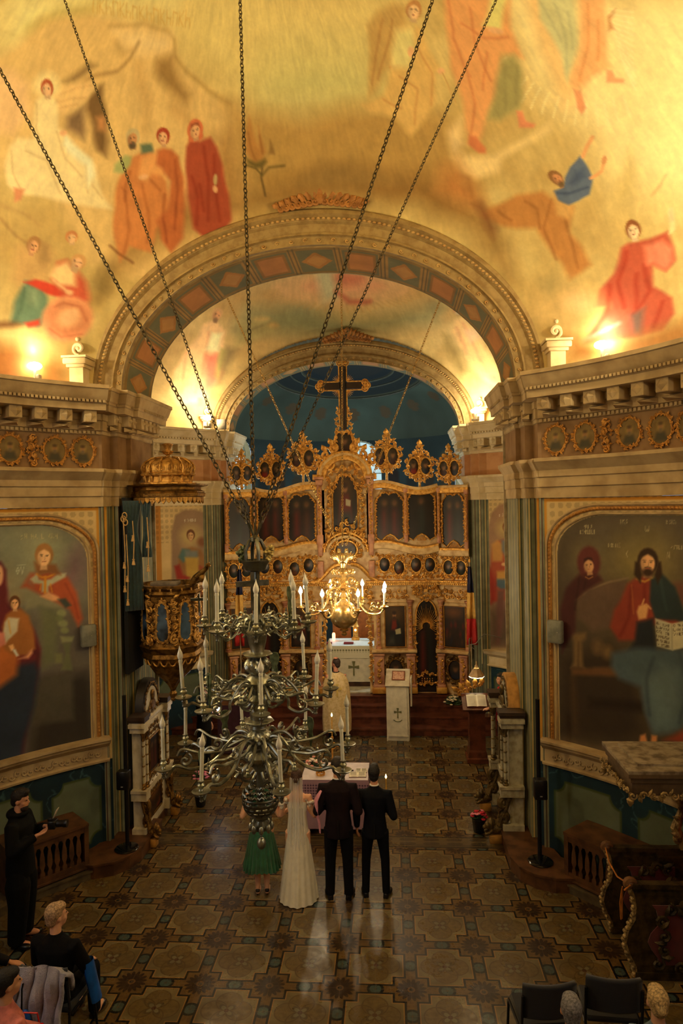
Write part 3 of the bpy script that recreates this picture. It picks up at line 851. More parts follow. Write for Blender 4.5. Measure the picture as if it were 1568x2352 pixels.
PAINT_BAY = """p214,191,130,221,60,0|-1697,4698 4127-287_579-1060_1121-539_569-73_1036,374
p150,154,115,217,80,0|-2231,3472 1425,229 1006-490 997,16 1187,124_302-516_1921-96_2421,33
p226,187,130,115,80,0|2034,3784_215-155_432-91_588-33_671,16_669,58_582,98_416,140_185,179 95,205 399,195 671,131 826,16 794-113 600-204 328-233
p232,174,125,92,70,0|1311,3975_121-100_260-65_361-28_413,7_410,39_353,69_245,95_96,113 76,118 250,103 393,62 469,4 455-59 361-106 212-129
p214,131,92,94,60,0|804,4216_70-91_142-70_192-40_217-5_213,30_180,61_121,86_43,99 48,97 137,81 208,48 243,7 235-36 184-72 106-94
p206,202,155,94,70,0|-634,4752 538-6 146-940_435-221
l200,120,87,45,70,157|-47,3951 297-273 522-45
l200,163,100,22,50,34|1815,3805 363-100
l200,163,100,22,50,34|1791,3767 353-110
l200,163,100,22,50,33|1753,3732 342-120
l200,163,100,22,50,33|1702,3700 328-128
l200,163,100,22,50,33|1639,3672 312-137
l200,163,100,22,50,33|1565,3646 293-143
l200,163,100,22,50,33|1479,3624 274-149
l200,163,100,22,50,33|1384,3605 251-154
l200,163,100,22,50,33|1278,3589 228-158
l200,163,100,22,50,33|1165,3576 202-161
l200,163,100,22,50,33|1043,3566 177-163
l200,163,100,22,50,33|915,3559 149-165
l200,163,100,22,50,33|781,3555 120-166
l200,163,100,22,50,33|642,3553 91-166
l200,163,100,22,50,33|499,3554 61-166
l200,163,100,22,50,33|354,3558 30-166
l200,163,100,22,50,33|207,3564 0-165
l200,163,100,22,50,33|59,3572_30-163
l200,163,100,22,50,33|-87,3582_62-161
l200,163,100,22,50,33|-232,3595_92-158
l200,163,100,22,50,33|-375,3610_121-156
l200,163,100,22,50,33|-513,3627_151-152
l200,163,100,22,50,33|-646,3646_179-148
l200,163,100,22,50,33|-772,3667_208-143
l200,163,100,22,50,33|-892,3690_234-138
l200,163,100,22,50,33|-1004,3716_258-132
l200,163,100,22,50,33|-1106,3743_282-125
l200,163,100,22,50,33|-1198,3773_304-119
l200,163,100,22,50,33|-1280,3805_324-111
l200,163,100,22,50,34|-1350,3839_341-102
l200,163,100,22,50,34|-1407,3875_358-93
l200,163,100,23,50,34|-1451,3913_371-83
l200,163,100,23,50,34|-1481,3952_382-72
l200,163,100,23,50,34|-1498,3993_389-60
p244,206,155,50,90,0|-2956,2869 234,203 278-326 51-457_58-592_105-719_237-201_326-96_190,321 13,572 151,596 95,360
l222,152,117,35,55,50|-2808,2689 71-796_75-825
l222,152,117,35,55,51|-2554,2383_52-822
l222,152,117,35,55,50|-3121,2061 61-1024
p236,141,117,60,70,0|-2775,2118 306,91 120-500_211-672_162,159
p188,174,110,41,80,0|-2491,2334 221-30_156-839_113,104
p246,243,193,41,80,0|-2736,2701 242,15_10-512_292,26
p230,163,117,30,90,0|-2760,933 90,10 30-270_100,26
p164,154,102,84,60,0|-2309,2997 333,275 516-128 122-226_345-260_338-208_204-140
p196,174,117,53,80,0|-1565,3195_10-37_37-33_59-25_73-14_74,0_66,13_47,26_22,33 8,36 36,35 60,26 73,15 76,0 67-15 48-26
p190,163,105,43,80,0|-1349,3023_7-32_26-29_41-20_49-10_52,3_45,14_32,24_14,31 5,31 26,29 41,21 50,10 53-2 45-15 32-25
l120,113,79,32,60,63|-2076,2794 345,211
p120,105,74,81,60,0|-2377,2407 266-84_170-607_135-368
p206,169,125,15,100,0|-2627,3152_1-63_19-53_34-34_43-10_47,16_42,38_34,55_18,63_2,63 17,52 34,35 45,10 48-14 45-38 34-56
p189,144,107,11,100,0|-2772,3059 79-4 20-114_92,6
p222,169,125,11,100,0|-2660,3122_1-48_12-40_22-26_29-8_31,12_28,28_23,42_13,49_1,47 11,40 22,26 29,8 32-11 30-28 23-42
p173,132,98,23,70,0|-2767,3117 3-38_2-33_6-22_10-7_12,8_12,23_11,33_8,39_3,39 1,32 6,22 10,7 12-8 13-22 11-34
p150,120,92,23,100,0|-2665,3007_7-34_28-19_37,2_32,23_16,36 7,34 27,19 38-2 33-23
p206,169,125,13,90,0|-2837,3168 1,106 71,13 76-19 33-109_35,42_67,38_56-32
p70,50,35,6,90,0|-2762,3144_2-5_6-2_9,0_7,3_3,5 2,4 6,3 9-1 7-3
l70,50,35,4,75,7|-2760,3160_38,4
p70,50,35,6,90,0|-2693,3140_2-4_7-3_8,1_7,3_3,5 2,4 6,2 8,0 8-3
l70,50,35,4,75,7|-2727,3158 38,0
l155,119,89,4,80,6|-2738,3148 12-54_11-5
l150,82,73,4,90,9|-2752,3066 43-2
l150,120,92,6,80,9|-2764,3077 31,7 33-10
p246,213,155,50,90,0|2489,2858 237,33 117-469 56-358 87-363 79-473_135-311_223,275_175,499_158,498_50,359
l226,159,122,35,55,50|2632,2707 62-708 136-604
l226,159,122,36,55,51|2467,2631 27-701
p250,217,180,51,80,0|2571,2537 338-41_35-266_260-50
p232,152,130,40,80,0|3016,1059_30-22_39-3_41,17_37,36_28,47_13,53 2,50 18,39 30,22 39,3 41-18 37-36 27-47 13-53_2-49
p170,152,100,61,70,0|2107,2595 149-148 234-979_188-80_217,744
p140,141,105,86,50,0|2466,3155_40-44_70-28_91-10_97,12_91,30_70,46_39,53_1,55 38,45 72,31 94,10 101-13 92-32 69-48 36-54
p206,163,117,14,100,0|2763,3110_23-54_36-45_42-30_43-9_38,12_27,32_12,47 6,55 22,55 36,46 44,29 46,9 38-13 27-32 9-47
p192,148,111,10,100,0|2597,3028 71-2_17-97_83,2
p226,174,130,10,100,0|2721,3084_16-41_25-34_29-23_29-8_25,9_17,25_7,36 5,41 16,42 25,35 30,22 30,7 26-9 16-25 6-35
p176,136,102,20,70,0|2621,3079_10-34_13-28_13-19_11-7_8,7_4,20 1,28 6,34 11,34 13,28 13,19 12,6 8-7 4-19_2-29
p200,185,155,20,100,0|2679,2986_17-30_32-17_33,1_23,19_4,30 18,30 32,18 33-1 23-20
p206,163,117,12,90,0|2575,3122 41,92 70,11 62-17_10-92_16,36_48,32_64-28
p70,50,35,5,90,0|2635,3102_3-4_7-2_8,0_5,3_1,3 3,4 7,2 7,0 6-3
l70,50,35,3,75,6|2643,3115_34,4
p70,50,35,5,90,0|2697,3099_3-3_7-3_8,1_5,2_1,4 3,4 7,2 7,0 6-3
l70,50,35,3,75,6|2672,3114 35,1
l158,122,92,3,80,5|2658,3105_7-46_12-4
l150,82,73,3,90,8|2617,3035 39-2
l200,185,155,5,80,8|2610,3044 31,6 27-8"""
PAINT_LEFT = """p106,102,97,85,100,0|-5120,5001 1207-35 329-262 28-636 0-1081_11-1529_1639,157
p136,143,128,179,80,0|-5008,5055 917-53 475-360 28-889_653-54_799,100
p129,105,117,111,60,0|-3925,4470 248,175 101-385_119-370_247-163_171,387
p161,167,140,108,70,0|-3949,4441_24-117_62-96_91-59_104-14_103,31_85,73_56,101_17,116 23,113 60,94 88,61 104,18 104-28 87-70 57-104
p156,150,125,116,50,0|-4408,4080_25-99_64-78_95-47_110-6_107,32_90,66_58,89_19,99 24,94 62,77 92,48 109,11 109-28 92-65 60-90
p54,50,49,111,90,0|-4324,2739 663,9 96-142 10-1151_973,126
p83,81,74,36,80,0|-4264,2759 408,21 7-722_665,59 68,405
p147,148,125,30,90,0|-4525,4031 348-107 211-182_2-74_155,17_176,70_176-28
p111,117,92,48,80,0|-4299,3755 295-83_30-244_47-487_205-87
p149,159,120,18,95,0|-3933,3614_6-21_14-16_22-10_25-1_25,7_22,15_13,20_5,21 6,21 14,16 22,10 25,1 25-7 22-14 13-20
p142,152,115,18,95,0|-3912,3462_6-20_17-17_23-9_28,0_27,7_23,16_15,19_5,22 6,21 16,16 23,9 28,1 27-8 23-15 16-20
p138,148,110,18,95,0|-3903,3361_5-18_13-14_20-9_23,0_23,7_19,13_13,18_4,19 5,18 13,15 20,8 23,1 23-7 19-13 13-18
p120,131,97,18,80,0|-3971,3544_5-18_13-15_20-8_23-1_23,7_19,13_12,17_4,20 5,18 13,14 19,8 23,2 23-7 19-13 13-18
p145,152,117,18,95,0|-4025,3291 193-26_26-72_145,8
p111,117,90,18,90,0|-3991,3199 120-17_27-145 42-257_169,28 66,238
p127,133,97,18,80,0|-4102,3068 107-17_3-148_108,18
p183,91,62,30,97,0|-4405,4224 152-13 95,17 166-50 95-58 116-222 77-385_64-119_116,264_177,119_407,249_69,7
p138,136,125,36,50,0|-4466,4085 72,102 31-172
p195,200,176,18,95,0|-4407,4140 96,76 21-87 58-29 107,15 85,67 121,2_14-61_194-94_36-21_2-85_94,21 3,110_106,21
l229,157,54,12,95,30|-4312,4204 58-53 82-8 97,41
l229,157,54,12,95,36|-4207,4146_5-219
l229,157,54,9,80,18|-4268,4055_14-84
l229,157,54,9,80,18|-4138,4043 21-113
p235,181,135,18,95,0|-4284,3886 119,49 130-75 22-51_107-1
p70,81,80,18,95,0|-4048,3825 108,1 82-108_85-28
l138,62,47,18,60,25|-3935,4037 115-261 55-256
p149,102,67,24,90,0|-4354,4376 20-134 46-52 165-2 131-35_68,166
p172,126,77,15,100,0|-4092,4450_12-62_29-50_43-32_48-8_47,17_38,39_25,55_6,62 12,61 29,50 41,32 48,9 48-16 39-38 24-55
p220,180,139,12,100,0|-4262,4365 82-8 3-111_98,10
p255,212,163,12,100,0|-4133,4422_8-47_20-39_28-24_33-6_31,12_25,29_17,42_4,47 8,47 20,38 28,24 32,7 32-12 25-29 17-41
p202,166,128,23,70,0|-4247,4421_4-38_8-31_10-21_12-6_11,8_9,23_5,32_1,38 4,38 8,32 11,20 12,7 11-8 9-23 5-33
p172,126,77,13,90,0|-4310,4474 23,103 76,9 75-21 14-107_29,42_62,39_66-29
p81,56,35,6,90,0|-4236,4447_3-5_7-2_9,1_7,3_3,5 3,4 7,2 9-1 7-3
l81,56,35,4,75,7|-4231,4462_39,6
p81,56,35,6,90,0|-4165,4440_3-4_7-2_9,1_7,3_2,5 3,4 7,2 9-1 7-3
l81,56,35,4,75,7|-4197,4459 40-1
l181,149,115,4,80,6|-4211,4450 4-53_14-4
l172,92,73,4,90,10|-4241,4371 46-4
p111,43,54,29,97,0|-5026,4370 114,77 122-38 65-122 6-206 29-209 101-71 111-193 112-196 76-254_31-298_67-350_116-455_81-458_566,0
l65,26,42,25,55,35|-4703,3814 165-317 165-386
l65,26,42,25,55,36|-4481,3489 154-385_55-354
p40,53,77,47,95,0|-5115,3012 449-29 290,8 55-131_70-470_151-446_55-343_554-4
p201,117,62,46,90,0|-5102,3523 388-178 144-201_42-290_231-129_281-53
p235,181,143,17,95,0|-4761,4219_5-53_14-44_19-28_22-9_21,13_17,32_11,46_3,54 5,52 14,44 19,29 21,9 22-12 17-32 11-47
p47,31,24,6,90,0|-4805,4247_5-10_11-5_14,1_11,7_4,11 4,10 12,5 14-1 11-8
p174,114,62,23,97,0|-4800,3534 60,156 81,60 115-2 102-109 64-225 18-244_130-75_172,41_101,76
p217,214,193,17,95,0|-4765,3588 58,62 137-30_27-174_117-101_47-51_31,122
l229,181,80,12,80,17|-4708,3609 19-179
p229,145,130,17,90,0|-4858,3485 89-37 19-156_91-31
p255,205,143,12,95,0|-4716,3263 57,14 22-62_47-28
p240,247,244,12,95,0|-4672,3209 46-8 43-90_34-6
p229,169,130,18,90,0|-4595,3065 105,30 83,82 10-62_60-62
p161,150,117,35,50,0|-4494,3885_10-49_26-40_38-24_44-4_44,15_36,33_24,44_7,51 10,48 25,39 38,24 44,6 44-15 36-32 24-45
p106,69,44,9,100,0|-4551,3836_4-36_15-30_23-19_27-5_28,9_24,22_16,32_6,36 5,36 14,29 23,19 27,6 28-9 24-22 16-32
p216,172,130,7,100,0|-4645,3784 48-3 6-64_57,4
p253,202,153,7,100,0|-4576,3819_3-27_10-23_15-14_19-4_18,7_16,16_11,24_4,28 3,27 10,22 15,15 18,4 18-7 16-16 11-24
p198,158,120,13,70,0|-4642,3817 0-22_4-18_5-12_7-4_6,5_6,13_4,19_2,22 1,22 3,18 5,12 7,4 6-5 6-12 5-19
p106,69,44,8,90,0|-4677,3847 10,60 43,6 43-11 13-62_18,24_38,22_36-17
p81,56,35,3,90,0|-4638,3832_1-2_4-1_5,0_5,2_1,2 1,3 4,1 5,0 4-2
l81,56,35,2,75,4|-4635,3841_23,3
p81,56,35,3,90,0|-4597,3830_1-3_4-1_5,0_4,2_2,3 2,2 4,1 5,0 4-2
l81,56,35,2,75,4|-4616,3840 23,0
l178,142,108,2,80,3|-4623,3834 4-30_8-3
l172,92,73,2,90,6|-4637,3788 26-1
l192,181,143,2,85,5|-4496,4736_14,6_10-13 21-25_10-15_12,6
l192,181,143,3,85,6|-4468,4698 1,66 14-40 16,39_1-66
l192,181,143,3,85,6|-4407,4762_2-66
l192,181,143,3,85,6|-4378,4761_1-66
l192,181,143,3,85,6|-4347,4760_2-67
l192,181,143,3,85,6|-4378,4728 30-1
l192,181,143,3,85,6|-4334,4693 17,66 13-67
l192,181,143,3,85,6|-4328,4716 19-1
l192,181,143,3,85,6|-4272,4757_2-66
l192,181,143,3,85,6|-4242,4756_2-66 31-2
l192,181,143,3,85,6|-4153,4686 17,67 14-68
l192,181,143,3,85,6|-4146,4709 18,0
l192,181,143,3,85,6|-4107,4684 1,68 28-8 0-20_29-6 31-35
l192,181,143,3,85,6|-4060,4750_2-67
l192,181,143,3,85,6|-4029,4749_1-68
l192,181,143,3,85,6|-4061,4717 31-2
l195,202,181,5,90,9|-4573,4318_21-48 19-52 22,48_20,52
l195,202,181,5,90,9|-4594,4270 41-4
l195,202,181,5,90,9|-4533,4315 18-103 23,100
l195,202,181,4,80,7|-4587,4340 115-3"""
PAINT_RIGHT = """p81,70,56,71,100,0|3597,4234 103,424 321,297 497,109 1281,32_46-3215_2171-74
p94,86,73,150,70,0|3766,4778 629,260 1404,10_13-884_570-104_960-24_568-98
p146,133,77,194,60,0|5325,4329_38-150_102-134_154-100_182-48_183,13_156,76_105,127_34,159 40,162 108,139 159,94 184,34 180-26 151-80 99-121
p122,113,77,109,50,0|4371,4272_24-102_63-89_93-64_110-28_111,13_93,52_62,85_20,104 24,106 64,90 96,62 110,24 110-17 91-54 61-83
p128,119,77,228,45,0|5837,3875_69-122_196-126_299-112_360-77_368-27_318,33_215,89_75,127 79,142 219,131 320,100 368,55 359,6 296-38 193-76
p55,45,37,109,80,0|3601,2964 765,226 419-375 49-702_366-238_886-68
p103,83,70,36,85,0|3888,3739 179,155 312,128 245,42_7-390_125-240_372-105_186,154
l141,119,94,12,70,24|3888,3727 191,157 300,127 257,65
p113,74,61,43,80,0|5216,4060 345,83 224-29_4-296_453-7
p122,99,65,25,85,0|3804,3254 222,51 5-81_64-61 20-321 31-31_222-23 40,89 4,263
l77,58,41,18,60,25|3916,3150_5-320
p115,92,63,36,70,0|4285,3144_8-45_21-41_30-30_36-14_36,3_30,21_20,35_6,43 8,46 21,41 31,29 35,14 36-4 30-21 19-34
p122,99,65,36,70,0|4413,3095_7-40_19-37_28-27_34-13_33,2_27,18_19,31_6,39 8,41 19,36 28,27 34,13 33-3 27-19 18-30
p107,76,49,24,80,0|3796,2776 688,150 121-35_1-89_797-120
p38,29,25,36,70,0|4043,2440 797,113_2-165_797-95
l94,70,46,50,50,87|3826,2637 32-709
p72,36,39,31,95,0|3672,2974_22,600 101,308 193,203 127,55 161-60 48-65_277-172_115-128_3-178_17-239_130-195
l49,24,29,17,55,25|3943,4014_70-419
l49,24,29,17,55,24|4070,4081_66-192
p100,49,49,24,97,0|4253,4254_14-84_38-74_55-51_65-21_64,12_55,45_35,71_12,85 14,86 39,74 55,50 65,19 65-14 53-46 36-69
p77,40,39,18,90,0|3995,4088 175,11_27-94_100-7
l191,138,75,6,80,12|4032,4050 49-26 51,32
p185,142,105,9,100,0|4058,4149 66,11 14-77_77-13
p217,167,123,9,100,0|4152,4214_1-34_11-31_19-22_24-11_26,2_24,15_17,26_9,33 1,35 11,30 19,23 25,11 26-3 23-16 17-26
p169,131,97,17,70,0|4064,4192 1-28_3-24_6-16_8-7_10,4_10,14_7,22_5,27_2,27 3,24 6,17 9,7 9-4 10-14 8-23
p66,36,37,10,90,0|4007,4217 7,77 58,21 61-2 24-72_27,24_54,16_48-32
p77,53,33,4,90,0|4069,4211_2-3_5-3_7-1_6,1_3,3 2,3 6,3 6,1 6-1
l77,53,33,3,75,5|4071,4223_31-3
p77,53,33,4,90,0|4126,4221_2-4_6-2_7-1_5,0_3,3 2,4 5,2 7,2 6-1
l77,53,33,3,75,5|4098,4228 31,7
l152,117,87,3,80,4|4089,4219 8-37_10-5
l163,87,69,3,90,7|4074,4157 36,6
p146,61,46,29,97,0|4522,3775 100,222 171,124 190-28 233-59 112-275_4-208_350-29_178,8_52-227_255-49_120,164 65,235
l109,31,27,25,55,35|4682,3958_42-393_125-240
l109,31,27,24,55,34|4863,4028_30-439
l206,160,63,11,90,23|4756,4074 107-24 108,52
l195,126,63,12,60,17|4683,3985 24-356
p42,58,63,22,97,0|4947,4090 154,76 173-142 100-259 66-145_172,6_58-8_211-18_68,218
l70,88,87,22,50,28|5077,4100 76-363
p33,40,51,29,95,0|4748,3524 227,84 29-426_395-67 111,184
p77,97,109,46,97,0|4389,3080 342,122 590,89 453,33_7-496_461-530_353-141_115,231_55,317_302,51_107,150
p100,122,130,68,70,0|4845,2827 240,263 232-60 51-403_179-362_236-86_90,270
l49,63,77,29,60,35|4968,3122_99-290 29-429
l51,65,80,28,60,33|5320,3239 109-391_122-445
p223,172,114,17,95,0|4775,3736 84,42 59-26_38-156_108-36_22,96
l223,172,114,9,90,23|4823,3763 25,68
l223,172,114,9,90,23|4883,3770 59-48
p197,196,169,11,97,0|4999,3611 222-33 7-324_211,16
p206,203,174,11,97,0|5221,3578 220,73 18-305_231-92
p217,149,94,18,95,0|4774,2097 72,42 34-144_132-26
p217,149,94,17,95,0|4929,2150 71,9_2-130_94-16
p152,70,51,28,70,0|5071,2125 466,341 223-136_457-190
l77,63,51,3,80,6|5039,3566_17-3_1-27 18,3
l77,63,51,3,80,6|5022,3550 12,2
l77,63,51,3,80,6|5047,3561 0-24 8-1 9,4 0,24
l77,63,51,3,80,6|5114,3557_10,1_7-7 15-10_7-9_8,1
l77,63,51,3,80,6|5122,3555 0-24 8-1 9,4 0,24
l77,63,51,3,80,6|5147,3527 0,26 17-24 0,27
l77,63,51,3,80,6|5172,3552 17,2
l77,63,51,3,80,6|5181,3553_1-27
l77,63,51,3,80,6|5021,3513 0-27 20,3
l77,63,51,3,80,6|5050,3511 0-24 10-2 10,4 0,24
l77,63,51,3,80,6|5079,3482 1,26 9-14 11,17_1-26
l77,63,51,3,80,6|5119,3508 0-27
l77,63,51,3,80,6|5138,3478 0,26 20-23 0,26
l77,63,51,3,80,6|5167,3476 10,28 10-25
l77,63,51,3,80,6|5171,3486 12,1
l77,63,51,3,80,6|5040,3463_14,0_6-14 6-13 14,5
l77,63,51,3,80,6|5070,3463_20-3_1-27 20,4
l77,63,51,3,80,6|5049,3447 14,2
l77,63,51,3,80,6|5079,3458 0-26 20,3
l77,63,51,3,80,6|5157,3455_14,0_6-14 6-12 14,5
l77,63,51,3,80,6|5186,3456_19-4_1-26 20,3
l77,63,51,3,80,6|5166,3439 14,2
l77,63,51,3,80,6|5019,3412 0-24 9-2 8,4 1,24
l77,63,51,3,80,6|5044,3383 1,27 15,0 0-8_16-5 17-11
l77,63,51,3,80,6|5069,3382 1,27 8-15 9,17 0-26
l77,63,51,3,80,6|5112,3410_17-3 0-27 17,3
l77,63,51,3,80,6|5095,3394 12,2
l77,63,51,3,80,6|5120,3379 9,28 8-25
l77,63,51,3,80,6|5123,3389 10,1
l77,63,51,3,80,6|5145,3404 17,3_17-30 17,3
l77,63,51,3,80,6|5170,3376 8,28 9-25
l77,63,51,3,80,6|5173,3386 10,1
l77,63,51,3,80,6|5018,3334 1,27 10-25 1,27
l77,63,51,3,80,6|5035,3360_1-24 6-2 5,4 1,24
l77,63,51,3,80,6|5067,3358 5-25 6,27
l77,63,51,3,80,6|5082,3331 6,27 5-25
l77,63,51,3,80,6|5085,3341 6,1
l77,63,51,3,80,6|5115,3356_1-24 6-2 5,4 1,23
l77,63,51,3,80,6|5130,3328 1,27 5-15 5,17 0-27
l77,63,51,3,80,6|5146,3327 1,27 9-1 0-8_10-4 11-1 0-8_11-5
l77,63,51,3,80,6|5162,3353 0-26 11,1
l77,63,51,3,80,6|5178,3326 6,27 5-25
l77,63,51,3,80,6|5180,3335 7,2
l77,63,51,3,80,6|5024,3312 0-27
l77,63,51,3,80,6|5035,3283 1,27 11-25 1,27
l77,63,51,3,80,6|5077,3309_1-27
l77,63,51,3,80,6|5088,3280 0,27 12-25 0,27
l77,63,51,3,80,6|5106,3306 12,2
l77,63,51,3,80,6|5112,3307 0-27
l77,63,51,3,80,6|5123,3305 0-24 6-1 6,3 0,24
l77,63,51,3,80,6|5141,3278 0,26 12-24 0,26
l77,63,51,3,80,6|5170,3305_12-2 0-26 12,2
l77,63,51,3,80,6|5158,3290 9,2
l77,63,51,3,80,6|5176,3276 0,27 11-1 0-8_11-5 11-11
l77,63,51,3,80,6|5258,3567_10,2_4-14 4-13 10,5
l77,63,51,3,80,6|5272,3574_1-26
l77,63,51,3,80,6|5306,3583 6-25 8,27
l77,63,51,3,80,6|5326,3561 7,27 7-24
l77,63,51,3,80,6|5329,3571 8,1
l77,63,51,3,80,6|5367,3571 7,27 7-25
l77,63,51,3,80,6|5370,3581 8,1
l77,63,51,3,80,6|5388,3602 6-25 8,27
l77,63,51,3,80,6|5422,3609_14-2 0-26 14,2
l77,63,51,3,80,6|5408,3594 10,1
l77,63,51,3,80,6|5243,3516 0-27 21,4
l77,63,51,3,80,6|5274,3523 0-23 10-1 11,4 0,23
l77,63,51,3,80,6|5305,3504 0,26 10-14 11,18 0-26
l77,63,51,3,80,6|5346,3539 0-25
l77,63,51,3,80,6|5366,3519 1,26 20-22 0,25
l77,63,51,3,80,6|5397,3527 11,27 10-24
l77,63,51,3,80,6|5401,3537 13,1
l77,63,51,3,80,6|5242,3463 13-24 13,28
l77,63,51,3,80,6|5292,3474 0-26
l77,63,51,3,80,6|5342,3485_25-4_1-26 25,4
l77,63,51,3,80,6|5316,3468 18,3
l77,63,51,3,80,6|5353,3490 26,4
l77,63,51,3,80,6|5366,3492 0-25
l77,63,51,3,80,6|5403,3502_1-26
p57,40,29,16,100,0|5050,4321_12-62_31-54_46-39_54-16_54,8_46,33_30,51_10,63 12,63 32,55 46,38 55,15 53-10 45-33 30-51
p197,156,113,12,100,0|4860,4210 95,6 6-109_111-9
p232,183,133,12,100,0|5002,4287_7-47_21-41_31-29_36-12_36,6_30,25_20,39_7,47 8,49 21,41 31,29 37,11 35-8 30-25 20-38
p181,143,104,25,70,0|4874,4269_3-39_8-33_11-23_14-8_13,7_11,21_7,32_2,38 4,39 8,33 11,23 13,8 13-7 11-21 7-32
p64,43,32,25,100,0|4979,4174_5-23_16-20_24-14_28-7_28,3_23,10_16,18_5,22 6,23 16,20 24,14 28,6 28-2 23-11 15-18
p57,40,29,14,90,0|4802,4312 23,107 86,20 85-11 20-103_34,37_72,30_73-38
p77,53,33,6,90,0|4884,4296_3-5_8-3_10-1_8,3_3,4 3,4 8,3 10,1 8-2
l77,53,33,4,75,7|4890,4312_45,0
p77,53,33,6,90,0|4965,4301_3-5_8-3_10-1_8,3_3,4 4,4 8,3 9,1 8-2
l77,53,33,4,75,7|4928,4314 45,5
l163,129,94,4,80,6|4913,4303 6-52_15-7
l163,87,69,4,90,10|4882,4219 51,4
l64,43,32,6,80,10|4869,4229 39,10 38-5
p57,40,29,17,95,0|4736,4292_15-166 82-103 26,111_45,161
p57,40,29,17,95,0|5086,4314 15-158_60-123_46,114 50,164
l182,172,135,2,85,5|4023,4695 1,53 8-32 8,32_1-53
l182,172,135,2,85,5|4047,4695 9,53 7-52
l182,172,135,2,85,5|4051,4714 9,0
l182,172,135,2,85,5|4080,4748_1-52
l182,172,135,2,85,5|4112,4743_12,5_5-26 5-26 11,6
l182,172,135,2,85,5|4118,4696 9,53 8-52
l182,172,135,2,85,5|4122,4715 10,0
l182,172,135,2,85,5|3966,4677 0-53 13,5 6,22_6,21_13,5
l182,172,135,2,85,5|4003,4677_10-26 9-26 10,26_9,26
l182,172,135,2,85,5|4021,4625 0,53 9-32 10,32_1-53
l182,172,135,2,85,5|4048,4625 1,53 18-52 0,52
l182,172,135,2,85,5|4076,4678_1-47 10-5 9,6 1,47
l182,172,135,2,85,5|4104,4679_1-52 18,0
l182,172,135,2,85,5|4131,4679_1-47 9-5 10,6 0,47
l182,172,135,2,85,5|4167,4680 0-52
l182,172,135,2,85,5|4545,4821 0-50
l182,172,135,2,85,5|4566,4821_1-50
l182,172,135,2,85,5|4594,4816_9,5_6-12 13-23_6-15_7,5
l182,172,135,2,85,5|4600,4821 0-45 7-5 7,5 0,45
l182,172,135,2,85,5|4635,4817_9,4_5-12 12-22_6-15_7,4
l182,172,135,2,85,4|5146,4821 0-47
l182,172,135,2,85,4|5162,4821_1-47
l182,172,135,2,85,4|5146,4797 15,0
l182,172,135,2,85,4|5168,4774 1,47 14-4_1-14_13-5 14-24
l182,172,135,2,85,4|5199,4822_1-48
l182,172,135,2,85,4|5229,4817_9,5_6-12 13-21_6-14_8,4
l182,172,135,2,85,4|5236,4822 15,0
l182,172,135,2,85,4|5244,4822_1-47
l182,172,135,2,85,4|5266,4822_8-23 7-23 8,23_7,23
l182,172,135,2,85,4|5296,4818_9,5_6-12 13-21_6-14_8,4
l182,172,135,2,85,5|4384,4514_16-1_1-51
l182,172,135,2,85,5|4368,4488 11,0
l182,172,135,2,85,5|4400,4514_8-26 7-25 9,26_8,25
l182,172,135,2,85,5|4415,4464 1,51 14-5 0-15_15-6 16-25
l182,172,135,2,85,5|4439,4515 16,1
l182,172,135,2,85,5|4447,4516 0-51
l182,172,135,2,85,5|4479,4517_16-1_1-50 16,0
l182,172,135,2,85,5|4463,4491 11,0
l182,172,135,2,85,5|4487,4517_1-51 16,1
l182,172,135,2,85,5|4526,4518_16,0_1-51 16,1
l182,172,135,2,85,5|4510,4493 11,0
l182,172,135,2,85,4|5223,4466 0,47 17-4 0-14_17-8
l182,172,135,2,85,4|5250,4515 0-43 9-4 9,5 1,42
l182,172,135,2,85,4|5277,4516 19,1
l182,172,135,2,85,4|5287,4516_1-47
l182,172,135,2,85,4|5323,4518_19-1 0-47 18,1
l182,172,135,2,85,4|5304,4494 13,0
l182,172,135,2,85,4|5331,4472 0,46 17-4_1-14_16-5 18-22
l182,172,135,2,85,4|5367,4520 0-47
l182,172,135,4,90,9|4886,4748_1-56 12-14 13,28 11-28 13,15 1,56
l182,172,135,4,90,9|4638,4425_22-40 20-37
l182,172,135,4,90,8|5174,4361 2,74 26-72 1,73"""
